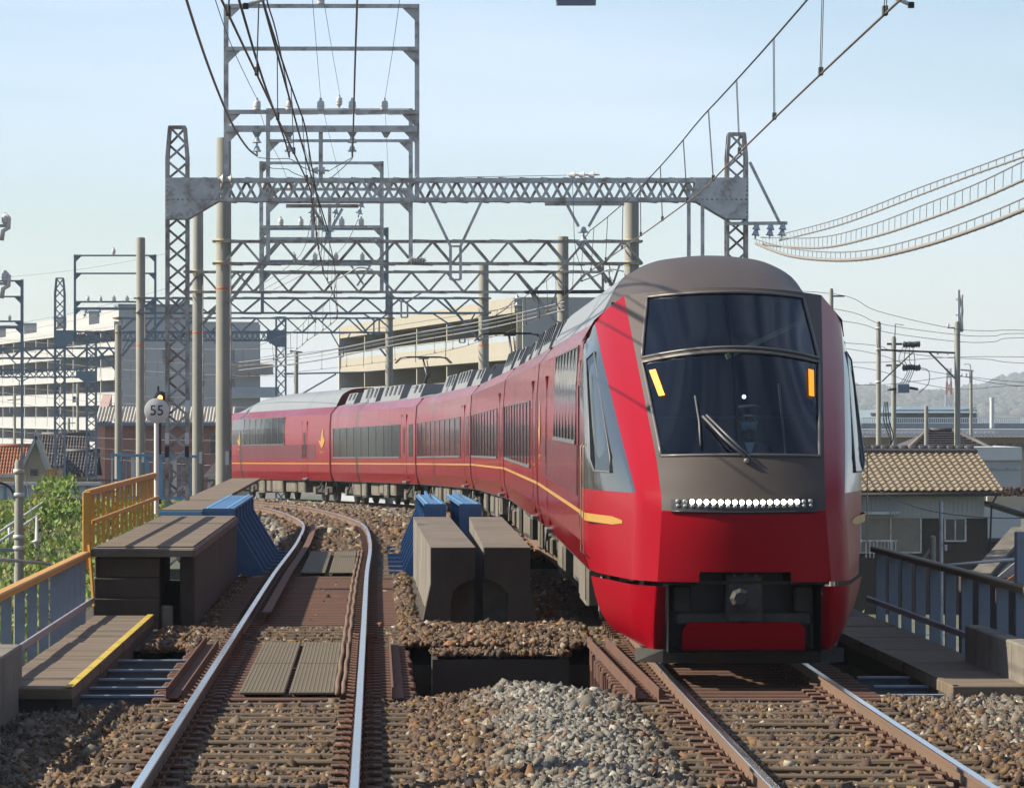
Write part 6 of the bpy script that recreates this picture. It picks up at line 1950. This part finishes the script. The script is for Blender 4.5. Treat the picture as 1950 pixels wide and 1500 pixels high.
obj('roof', MB().prism([wp(385, 908, 185), wp(425, 862, 186.5), wp(480, 908, 185)], (0, 4, 0)), tile_dark, t)

# right-hand house
hx0, hx1, HY = 17.2, 23.35, 148.5
t = thing('house', 'dark timber house with tan tiled roof right of the train', 'house', (20, HY, -5))
zr_, ze_, run = wp(0, 864, HY + 4).z, wp(0, 936, HY).z, 4.2
dark_wood = mat('dark_brown_boards', (0.058, 0.043, 0.034), 0.85, 0, 0.3, 2.5, stretch=(4, 4, .3))
obj('wall', MB().box((hx0, HY + .6, -5), (hx1 - .5, HY + 8, ze_ - 1.0)), dark_wood, t)
sd = obj('upper_wall', MB().box((hx0, HY + .45, ze_ - 1.0), (hx1 - .65, HY + 8, ze_ - .06)), mat('pale_grey_siding', (0.46, 0.47, 0.45), 0.7, 0, .06, 1), t)
k = 0
x = hx0 + .1
while x < hx1 - .7:
    obj('siding_rib', MB().box((x, HY + .425, ze_ - .998), (x + .03, HY + .449, ze_ - .062)), MATS['pale_grey_siding'], sd); x += .17
rf = obj('roof', MB().prism([(hx0 - .2, HY, ze_), (hx0 - .2, HY + run, zr_), (hx0 - .2, HY + 2 * run, ze_), (hx0 - .2, HY + 2 * run, ze_ - .12), (hx0 - .2, HY + run, zr_ - .12), (hx0 - .2, HY, ze_ - .12)], (hx1 - hx0 - .25, 0, 0)), tile_tan, t)
cols, rws = 23, 12
cw = (hx1 - hx0) / cols; ln = math.hypot(run, zr_ - ze_); sl_ = math.atan2(zr_ - ze_, run)
tm = MB()
prof = [(cw * (k / 8 - .5) * 1.03, .030 * math.sin(k / 8 * 2 * math.pi + .6) + .03) for k in range(9)]
r0 = [(x, 0, z + .03) for x, z in prof]; r1 = [(x, ln / rws * 1.12, z) for x, z in prof]
tm.grid([r0, r1]); tm.grid([[(x, 0, z - .035) for x, _, z in r0], r0])
tile_me = tm.mesh('roof_tile', tile_tan)
for i in range(rws):
    for j in range(cols):
        q = i / rws
        obj('tile', tile_me, None, rf, loc=(hx0 - .05 - .35 * q + cw * (j + .5) + .0, HY - .1 + run * q, ze_ + (zr_ - ze_) * q + .01 + random.uniform(0, .008)), rot=(sl_, 0, random.uniform(-.01, .01)))
obj('ridge', MB().cham((hx0 - .6, HY + run - .22, zr_ - .02), (hx1 - .35, HY + run + .22, zr_ + .20), .06), tile_dark, rf)
for k in range(17):
    x = hx0 - .4 + k * .36
    obj('ridge_tile', MB().lathe([(.16, 0), (.17, .03), (.17, .28), (.15, .30)], (x, HY + run, zr_ + .17), 10, axis='x'), tile_dark, rf, smooth=True)
obj('gutter', MB().tube([(hx0, HY - .12, ze_ - .1), (hx1 - .1, HY - .12, ze_ - .1)], .06, 8), dark_metal, t, smooth=True)
obj('downpipe', MB().tube([(hx1 - .25, HY - .05, ze_ - .12), (hx1 - .4, HY + .3, ze_ - .5), (hx1 - .5, HY + .4, -4)], .04, 6), dark_metal, t, smooth=True)
def win(px0, px1, py0, py1, Y, par, curtain=False):
    a = wp(px0, py1, Y); b = wp(px1, py0, Y)
    w = obj('window', MB().box((a.x, Y, a.z), (b.x, Y + .04, b.z)), mat('curtain_glass', (0.23, 0.21, 0.165), .3) if curtain else pane, par)
    fr = MB()
    for q in ((a.x - .06, a.z - .06, b.x + .06, a.z), (a.x - .06, b.z, b.x + .06, b.z + .06), (a.x - .06, a.z, a.x, b.z), (b.x, a.z, b.x + .06, b.z), ((a.x + b.x) / 2 - .025, a.z, (a.x + b.x) / 2 + .025, b.z)):
        fr.box((q[0], Y - .04, q[1]), (q[2], Y - .001, q[3]))
    obj('window_frame', fr, galv, w)
win(1801, 1837, 988, 1028, HY + .53, t)
win(1640, 1752, 985, 1050, HY + .53, t, True)
obj('canopy', MB().box(tuple(wp(1640, 979, HY - .1)), tuple(wp(1713, 974, HY - .1) + Vector((0, .5, 0)))), galv, t)
obj('balcony_rail', MB().box(tuple(wp(1640, 1031, HY)), tuple(wp(1709, 1028, HY) + Vector((0, .06, 0)))), galv, t)
for k in range(9):
    bar('baluster', wp(1650 + 7 * k, 1031, HY) + Vector((0, .03, 0)), wp(1650 + 7 * k, 1062, HY) + Vector((0, .03, 0)), .035, .03, galv, t, up=(0, 1, 0))
# lean-to at its right
obj('lean_to_wall', MB().box((hx1 - .5, HY + .9, -5), (hx1 + 3.2, HY + 6, ze_ - 1.9)), dark_wood, t)
obj('lean_to_roof', MB().prism([wp(1888, 955, HY), wp(1990, 988, HY), wp(1990, 992, HY), wp(1888, 960, HY)], (0, 6, 0)), tile_dark, t)

# clutter by the right fence: collapsed roof edge with orange and white sheets
t = thing('shed', 'low shed with peeling roof edge and orange sheet at the right edge', 'shed', wp(1920, 1100, 70))
obj('roof_edge', MB().bar(wp(1868, 1098, 70), wp(1945, 1010, 74), .35, .14), brown_metal, t)
obj('roof', MB().prism([wp(1868, 1100, 70), wp(1945, 1015, 74), wp(2060, 1015, 74), wp(2060, 1100, 70)], (0, .1, .05)), dark_metal, t)
obj('white_sheet', MB().prism([wp(1900, 1098, 69), wp(1945, 1060, 69), wp(1990, 1060, 69), wp(1990, 1098, 69)], (0, .05, 0)), white_wall, t)
obj('orange_sheet', MB().prism([wp(1905, 1112, 68.8), wp(1945, 1085, 68.8), wp(1990, 1085, 68.8), wp(1990, 1112, 68.8)], (0, .05, 0)), mat('orange_sheet_metal', (0.55, 0.20, 0.07), 0.6), t)
obj('wall', MB().box((wp(1905, 0, 70).x, 70, -5), (wp(2060, 0, 70).x, 75, wp(0, 1100, 70).z - .05)), dark_wood, t)

# buildings farther right
def plain_block(label, px0, px1, yt, Y, depth, wallm, extras=None, cat='building'):
    t = thing('building', label, cat, (wp((px0 + px1) / 2, 0, Y).x, Y, -5))
    a, b = wp(px0, 0, Y).x, wp(px1, 0, Y).x
    obj('wall', MB().box((a, Y, -5), (b, Y + depth, wp(0, yt, Y).z)), wallm, t)
    return t
t = plain_block('white flat roofed building beside the tan tiled roof', 1840, 1944, 868, 185, 8, mat('pale_wall', (0.55, 0.56, 0.57), .8, 0, .05, 1))
obj('parapet', MB().box(tuple(wp(1836, 876, 184.8)), tuple(wp(1946, 851, 184.8) + Vector((0, 8.4, 0)))), white_paint, t)
obj('wall_line', MB().box(tuple(wp(1840, 893, 184.9)), tuple(wp(1944, 891, 184.9) + Vector((0, .08, 0)))), galv, t)
t = thing('garden_wall', 'brown hedge and cream wall strip right of the tan roofed house', 'wall', wp(1935, 960, 170))
obj('wall', MB().box(tuple(wp(1880, 965, 170)), tuple(wp(2000, 945, 170) + Vector((0, .3, 0)))), cream_house, t)
m = MB()
for k in range(500):
    p_ = wp(random.uniform(1885, 2000), random.uniform(930, 946), 170) + Vector((0, random.uniform(0, .6), 0)); s_ = .1
    m.add([p_, p_ + Vector((random.uniform(-s_, s_), random.uniform(-s_, s_), s_)), p_ + Vector((s_, random.uniform(-s_, s_), random.uniform(-s_, s_)))], [(0, 1, 2)])
obj('hedge', m, mat('brown_hedge', (0.12, 0.06, 0.03), .9), t)
t = thing('house', 'house with dark hipped tile roof behind the tan tiled roof', 'house', (wp(1780, 0, 190).x, 190, -5))
a = [wp(1725, 862, 188), wp(1900, 862, 188), wp(1900, 862, 188) + Vector((0, 9, 0)), wp(1725, 862, 188) + Vector((0, 9, 0)), wp(1768, 822, 192), wp(1815, 822, 192)]
rf = obj('roof', MB().add(a, [(0, 1, 5, 4), (1, 2, 5), (2, 3, 4, 5), (3, 0, 4)]), tile_dark, t)
obj('wall', MB().box((a[0].x + .4, 188.4, -5), (a[1].x - .4, 196.6, a[0].z)), grey_wall, t)
for i in range(9):
    q = i / 9
    l = a[0].lerp(a[4], q); r_ = a[1].lerp(a[5], q)
    obj('tile_course', MB().tube([l + Vector((0, -.02, .05)), r_ + Vector((0, -.02, .05))], .05, 5), tile_dark, rf)
for p_, q_ in ((0, 4), (1, 5), (4, 5)):
    obj('ridge', MB().tube([a[p_] + Vector((0, 0, .08)), a[q_] + Vector((0, 0, .08))], .12, 6), tile_tan if p_ == 0 else tile_dark, rf, smooth=True)
t = plain_block('long pale hall with corrugated white eave at far right', 1640, 2010, 832, 290, 30, mat('buff_wall', (0.50, 0.42, 0.36), .8, 0, .06, .5))
obj('eave', MB().box(tuple(wp(1640, 827, 288)), tuple(wp(2010, 817, 288) + Vector((0, 6, 0)))), white_paint, t)
for k in range(44):
    px = 1645 + k * 8.3
    obj('eave_scallop', MB().lathe([(.16, 0), (.16, .25)], wp(px, 827, 287.9), 8, axis='y'), white_paint, t)
obj('upper_storey', MB().box(tuple(wp(1640, 817, 300)), tuple(wp(2010, 806, 300) + Vector((0, 20, 0)))), galv_blue, t)
for k in range(7):
    obj('window', MB().box(tuple(wp(1880 + k * 18, 856, 289.8)), tuple(wp(1892 + k * 18, 845, 289.8) + Vector((0, .1, 0)))), pane, t)
fr = obj('roof_fence', MB().box(tuple(wp(1640, 796.5, 302)), tuple(wp(1945, 795, 302) + Vector((0, .1, 0)))), white_paint, t)
for k in range(76):
    bar('fence_slat', wp(1641 + k * 4, 806, 302), wp(1641 + k * 4, 796, 302), .06, .05, white_paint, fr, up=(0, 1, 0))
t = plain_block('low blue grey hall below the hill at right', 1700, 1860, 780, 420, 30, galv_blue)
obj('roof', MB().prism([wp(1695, 786, 418), wp(1720, 774, 425), wp(1840, 774, 425), wp(1865, 786, 418)], (0, 20, 0)), galv_blue, t)
t = thing('vent_pipe', 'white vent pipe on the far hall roof', 'pipe', wp(1889, 815, 288))
obj('pipe', MB().lathe([(.16, 0), (.16, 2.05), (.18, 2.06), (.18, 2.2)], wp(1889, 815, 288), 10), white_paint, t, smooth=True, angle=40)

# utility poles on the right
def upole(label, px, yt, Y, wpx, z0=-5, extra=None):
    t = thing('utility_pole', label, 'pole', (wp(px, 0, Y).x, Y, z0))
    r_ = wpx / 2 * Y / FPX
    obj('shaft', MB().lathe([(r_ * 1.15, z0), (r_, wp(0, yt, Y).z - .1), (r_ * .7, wp(0, yt, Y).z)], (wp(px, 0, Y).x, Y, 0), 12), pole_con, t, smooth=True, angle=40)
    return t
YP = 172
t1 = upole('bare concrete pole closest to the train at right, holding a cross beam', 1673, 612, YP, 9)
for py in (665, 727, 625): obj('strap', MB().lathe([(.12, -.05), (.13, 0), (.12, .05)], wp(1673, py, YP), 10), galv, t1, smooth=True)
t3 = upole('thick concrete pole with tall aerial at right', 1823, 612, YP, 11)
bar('aerial_mast', wp(1826, 615, YP), wp(1826, 552, YP), .10, .10, white_paint, t3, up=(0, 1, 0))
obj('aerial', MB().lathe([(.07, 0), (.09, .1), (.06, .5), (.09, .9), (.06, 1.3), (.08, 1.6)], wp(1831, 632, YP), 10), galv, t3, smooth=True)
bar('aerial_bracket', wp(1820, 600, YP), wp(1832, 600, YP), .05, .05, galv, t3)
bar('aerial_bracket', wp(1820, 570, YP), wp(1832, 570, YP), .05, .05, galv, t3)
bar('arm', wp(1804, 624, YP), wp(1823, 624, YP), .06, .06, galv, t3)
insulator_pin(t3, wp(1806, 624, YP), .6)
bar('cross_beam', wp(1673, 666, YP), wp(1823, 672, YP), .08, .08, dark_metal, t1)
bar('cross_beam_stay', wp(1769, 670, YP), wp(1822, 724, YP), .07, .06, brown_metal, t1, up=(0, 1, 0))
bar('cross_beam_stay', wp(1680, 726, YP), wp(1738, 671, YP), .05, .05, rust, t1, up=(0, 1, 0))
for px in (1786, 1805): insulator_string(t1, wp(px, 671, YP), wp(px, 676, YP), 1, .05)
t2 = upole('concrete pole with grey transformer and cross arms at right', 1702, 640, 184, 9)
bar('spike', wp(1704, 640, 184), wp(1705, 617, 184), .05, .05, galv, t2, up=(0, 1, 0))
bar('spike_arm', wp(1705, 617, 184), wp(1721, 619, 184), .03, .03, galv, t2)
bar('cross_arm', wp(1689, 655, 184), wp(1718, 655, 184), .1, .1, rust, t2)
bar('cross_arm', wp(1687, 696, 184), wp(1715, 695, 184), .1, .1, yellow_strap, t2)
for px0, px1, py in ((1719, 1751, 656), (1718, 1752, 700)):
    m = MB()
    for k in range(7):
        m.lathe([(.05, 0), (.13, .04), (.16, .1), (.1, .14)], wp(px0 + (px1 - px0) * k / 7, py + random.uniform(-1, 1), 184), 9, axis='x')
    obj('insulator_cluster', m, wire_dark, t2, smooth=True)
tr = obj('transformer', MB().cham(tuple(wp(1708, 748, 183.6)), tuple(wp(1732, 730, 183.6) + Vector((0, .5, 0))), .05), fence_grey, t2)
obj('bushing', MB().tube([wp(1732, 738, 183.8), wp(1748, 741, 183.8)], .06, 8), wire_dark, tr, smooth=True)
obj('bushing', MB().tube([wp(1708, 740, 183.8), wp(1690, 742, 183.8)], .06, 8), wire_dark, tr, smooth=True)
for k in range(4):
    obj('lead', MB().tube(smooth_pts([wp(1720 + 6 * k, 660, 184), wp(1712 + 10 * k, 685, 184), wp(1728 + 4 * k, 705, 184), wp(1715 + 5 * k, 730, 184)]), .018, 5), wire_dark if k % 2 else wire_grey, t2, smooth=True)
obj('lead', MB().tube(smooth_pts([wp(1750, 700, 184), wp(1768, 706, 184), wp(1768, 730, 184), wp(1750, 748, 184)]), .02, 5), wire_grey, t2, smooth=True)
for k in range(3):
    obj('riser_cable', MB().tube(smooth_pts([wp(1684 + 3 * k, 765, 183), wp(1683 + 5 * k, 800, 183), wp(1693 + 4 * k, 830, 183), wp(1695, 850, 183)]), .03, 5), wire_dark, t2, smooth=True)
upole('short concrete pole rising behind the tan tiled ridge', 1764, 773, 165, 8)
t4 = upole('slim far utility pole with curved top right of the aerial pole', 1849, 705, 240, 6)
obj('hook', MB().tube(smooth_pts([wp(1848, 710, 240), wp(1848, 696, 240), wp(1843, 693, 240), wp(1835, 694, 240)]), .03, 6), galv, t4, smooth=True)
bar('cross_arm', wp(1829, 704, 240), wp(1854, 706, 240), .09, .09, galv, t4)
for px in (1831, 1840): insulator_pin(t4, wp(px, 718, 240), .7)
bar('cross_arm', wp(1832, 780, 240), wp(1858, 777, 240), .06, .06, galv, t4)
t5 = upole('pole top with short arm showing above the right shoulder of the train', 1583, 549, 130, 8)
bar('arm', wp(1583, 564, 130), wp(1608, 564, 130), .05, .05, dark_metal, t5)
for k, (pts_) in enumerate([[(1590, 560), (1670, 592), (1806, 624), (1880, 630), (1960, 629)], [(1600, 590), (1680, 617), (1820, 637), (1890, 640), (1960, 635)], [(1610, 612), (1690, 633), (1820, 650), (1890, 651), (1960, 643)],
                            [(1640, 655), (1700, 668), (1790, 680), (1880, 684), (1960, 692)], [(1640, 690), (1720, 686), (1820, 680), (1960, 680)], [(1640, 668), (1740, 700), (1830, 716), (1960, 736)],
                            [(1640, 733), (1740, 726), (1830, 717), (1960, 728)], [(1640, 700), (1730, 725), (1830, 741), (1960, 735)]]):
    nm = ['highest', 'second', 'third', 'fourth', 'fifth', 'sixth', 'seventh', 'lowest'][k]
    pts_ = [(1330, max(545 + 9 * k, pts_[0][1] - 1.2 * abs(pts_[1][1] - pts_[0][1])))] + pts_ + [(2350, pts_[-1][1] + 12)]
    far_wire(nm + ' power line among those crossing the sky right of the train', smooth_pts([wp(x, y, 168 + 2 * k) for x, y in pts_]), .015, wire_dark)
upole('line pole standing behind the train', 1330, 540, 178, 11)
upole('line pole beyond the right edge', 2350, 600, 176, 11)
# small poles in front of the white flats
for k, (px, yt, yy) in enumerate(((28, 750, 260), (148, 730, 255), (131, 795, 240))):
    t = upole(['thin pole before the white flats at far left', 'thin pole with small box before the white flats', 'short thin pole over the dark tiled house'][k], px, yt, yy, 5)
    bar('cross_arm', wp(px - 14, yt + 12, yy), wp(px + 12, yt + 10, yy), .06, .06, galv, t)
    obj('box', MB().cham(tuple(wp(px - 10, yt + 36, yy - .2)), tuple(wp(px - 4, yt + 24, yy - .2) + Vector((0, .3, 0))), .03), fence_grey, t)
t = upole('dark pole top left of the beige building carrying a steel arm', 564, 668, 185, 8)
bar('arm', wp(540, 712, 185), wp(715, 708, 185), .08, .07, galv_blue, t)
bar('stay', wp(575, 750, 185), wp(640, 712, 185), .07, .06, galv_blue, t, up=(0, 1, 0))
bar('top_arm', wp(552, 668, 185), wp(576, 671, 185), .06, .06, dark_metal, t)

# ------------------------------------------------------------------ grass bank, weeds
grass_soil = mat('bank_soil', (0.075, 0.085, 0.030), 0.95, 0, 0.4, 1.5, 0.4, 20)
def bank_z(x, y):
    q = min(1, max(0, (y - 54) / 44)); w_ = min(1, max(0, (-x - 3.6) / 9))
    return -2.0 + 1.85 * q - .9 * w_ * (1 - q) + .12 * noise2(x, y, .8)
rows = [[(x, y, bank_z(x, y)) for x in np.linspace(-18, -3.95, 24)] for y in np.linspace(47, 122, 40)]
tag(obj('grass_bank', MB().grid(rows), grass_soil, smooth=True, fix=False), kind='structure')
def foliage(name, label, pts, size, cols, seed, cat='plants'):
    r_ = np.random.default_rng(seed)
    P = np.array(pts); n = len(P)
    ang = r_.uniform(0, 2 * np.pi, n); tilt = r_.uniform(-.9, .9, n)
    s_ = size * r_.uniform(.5, 1.5, n)
    d = np.stack([np.cos(ang), np.sin(ang), np.zeros(n)], 1)
    up = np.stack([-np.sin(ang) * np.sin(tilt), np.cos(ang) * np.sin(tilt), np.cos(tilt)], 1)
    V = np.stack([P - d * s_[:, None] * .35, P + up * s_[:, None] * .5 - d * s_[:, None] * .45, P + up * s_[:, None] * 1.1, P + d * s_[:, None] * .4 + up * s_[:, None] * .45], 1)
    me = bpy.data.meshes.new(name)
    me.from_pydata(V.reshape(-1, 3).tolist(), [], (np.arange(n * 4).reshape(n, 4)).tolist())
    c = np.array(cols)[r_.integers(0, len(cols), n)] * r_.lognormal(0, .25, (n, 1))
    a_ = me.color_attributes.new('tone', 'FLOAT_COLOR', 'POINT')
    a_.data.foreach_set('color', np.repeat(np.concatenate([c, np.ones((n, 1))], 1)[:, None, :], 4, 1).reshape(-1).astype(np.float32))
    me.materials.append(leaf_mat)
    o = bpy.data.objects.new(name, me); link(o)
    return tag(o, label, cat, kind='stuff')
leaf_mat = bpy.data.materials.new('leaf'); leaf_mat.use_nodes = True
_n = leaf_mat.node_tree; _b = _n.nodes['Principled BSDF']; _b.inputs['Roughness'].default_value = .7
_a = _n.nodes.new('ShaderNodeAttribute'); _a.attribute_name = 'tone'; _n.links.new(_a.outputs['Color'], _b.inputs['Base Color'])
_tr = _n.nodes.new('ShaderNodeBsdfTranslucent'); _n.links.new(_a.outputs['Color'], _tr.inputs['Color'])
_mx = _n.nodes.new('ShaderNodeMixShader'); _mx.inputs['Fac'].default_value = .3
_n.links.new(_b.outputs['BSDF'], _mx.inputs[1]); _n.links.new(_tr.outputs['BSDF'], _mx.inputs[2]); _n.links.new(_mx.outputs['Shader'], _n.nodes['Material Output'].inputs['Surface'])
pts = []
for _ in range(42000):
    y = rng.uniform(54, 112) ; x = rng.uniform(-14, -4.0)
    h = abs(noise2(x, y, 1.3)) * .22
    pts.append((x, y, bank_z(x, y) + rng.uniform(0, .12 + h)))
greens = [(.13, .21, .035), (.09, .17, .03), (.18, .25, .05), (.22, .24, .07), (.07, .13, .028), (.24, .20, .07)]
foliage('grass', 'bright green weeds and grass covering the bank at left', pts, .10, greens, 8)
pts = []
for _ in range(700):
    y = rng.uniform(96, 101); x = rng.normal(-7.9, .22)
    pts.append((x, y, bank_z(x, y) + rng.uniform(0, .95)))
foliage('tall_weeds', 'tall weed clump on the crest of the grass bank', pts, .13, greens[:4], 9)
pts = []
for _ in range(250):
    y = rng.uniform(76, 130); x = LX(y) + rng.choice([-2.5, 2.1]) + rng.normal(0, .12)
    pts.append((x, y, -.18 + RZ(y) + rng.uniform(0, .08)))
foliage('track_weeds', 'few small weeds in the ballast of the curve', pts, .07, greens, 10)
pts = []
for _ in range(6000):
    y = rng.uniform(50, 140); x = rng.uniform(7.2, 16)
    pts.append((x, y, -4.9 + rng.uniform(0, .5)))
foliage('low_scrub', 'green scrub on the low ground beyond the right fence', pts, .4, greens, 12)

# ------------------------------------------------------------------ hills
hill_mat = mat('wooded_hill', (0.045, 0.062, 0.028), 0.95, 0, 0.35, 0.03)
def hill_h(x, y):
    x, y = x / 2, y / 2
    ridge = 22 + 9 * math.sin(x * .012 + 1) + 5 * math.sin(x * .031) + 10 * min(1, max(0, (x - 330) / 200))
    fx = min(1, max(0, (x - 170) / 130))
    fy = max(0, 1 - ((y - 2500) / 620) ** 2)
    return -5 + 2 * (ridge + 4) * fx * fy
rows = [[(x, y, hill_h(x, y)) for x in np.linspace(300, 5000, 120)] for y in np.linspace(3760, 6240, 30)]
tag(obj('hills', MB().grid(rows), hill_mat, smooth=True, fix=False), kind='structure')
ico = bmesh.new(); bmesh.ops.create_icosphere(ico, subdivisions=1, radius=1)
iv = np.array([v.co[:] for v in ico.verts]); if_ = np.array([[v.index for v in f.verts] for f in ico.faces]); ico.free()
n = 9000
r2 = np.random.default_rng(5)
X = r2.uniform(380, 1500, n); Yy = r2.uniform(3850, 5100, n)
Z = np.array([hill_h(a, b) for a, b in zip(X, Yy)])
S = r2.uniform(4.0, 9.5, n)
V = iv[None] * r2.uniform(.7, 1.25, (n, len(iv), 1)) * S[:, None, None] * np.array([1, 1, .85]) + np.stack([X, Yy, Z + S * .3], 1)[:, None]
me = bpy.data.meshes.new('forest')
me.from_pydata(V.reshape(-1, 3).tolist(), [], (if_[None] + (np.arange(n) * len(iv))[:, None, None]).reshape(-1, 3).tolist())
me.polygons.foreach_set('use_smooth', [True] * len(me.polygons))
c = np.array([(.05, .075, .03), (.035, .06, .028), (.07, .075, .03), (.075, .062, .03)])[r2.integers(0, 4, n)] * r2.lognormal(0, .2, (n, 1)) * .8
a_ = me.color_attributes.new('tone', 'FLOAT_COLOR', 'POINT')
a_.data.foreach_set('color', np.repeat(np.concatenate([c, np.ones((n, 1))], 1)[:, None, :], len(iv), 1).reshape(-1).astype(np.float32))
me.materials.append(leaf_mat)
o = bpy.data.objects.new('forest', me); link(o); tag(o, 'dense wood covering the hazy hill at far right', 'forest', kind='stuff')
t = thing('pylon', 'faint red and white lattice pylon before the hazy hill', 'pylon', wp(1807, 800, 1500))
for sx in (-1, 1):
    for k in range(5):
        q0, q1 = k / 5, (k + 1) / 5
        bar('leg', Vector((wp(1807 + sx * (8 - 5 * q0), 0, 1500).x, 1500, -5 + 25 * q0)), Vector((wp(1807 + sx * (8 - 5 * q1), 0, 1500).x, 1500, -5 + 25 * q1)), .7, .7, [white_paint, orange_band][k % 2], t, up=(0, 1, 0))
        bar('brace', Vector((wp(1807 - sx * (8 - 5 * q0), 0, 1500).x, 1500, -5 + 25 * q0)), Vector((wp(1807 + sx * (8 - 5 * q1), 0, 1500).x, 1500, -5 + 25 * q1)), .4, .4, [white_paint, orange_band][k % 2], t, up=(0, 1, 0))

# ------------------------------------------------------------------ haze
hz = bpy.data.materials.new('haze'); hz.use_nodes = True
_n = hz.node_tree; _n.nodes.clear()
_o = _n.nodes.new('ShaderNodeOutputMaterial'); _v = _n.nodes.new('ShaderNodeVolumePrincipled')
_v.inputs['Color'].default_value = (.86, .92, 1.0, 1); _v.inputs['Density'].default_value = HAZE
_v.inputs['Anisotropy'].default_value = 0.2
_n.links.new(_v.outputs['Volume'], _o.inputs['Volume'])
if HAZE > 0:
    o = obj('haze', MB().box((-7000, -400, -6.0), (7000, 9500, 110)), hz)
    tag(o, 'thin pale daylight haze over the town and the hill', 'haze', kind='stuff')
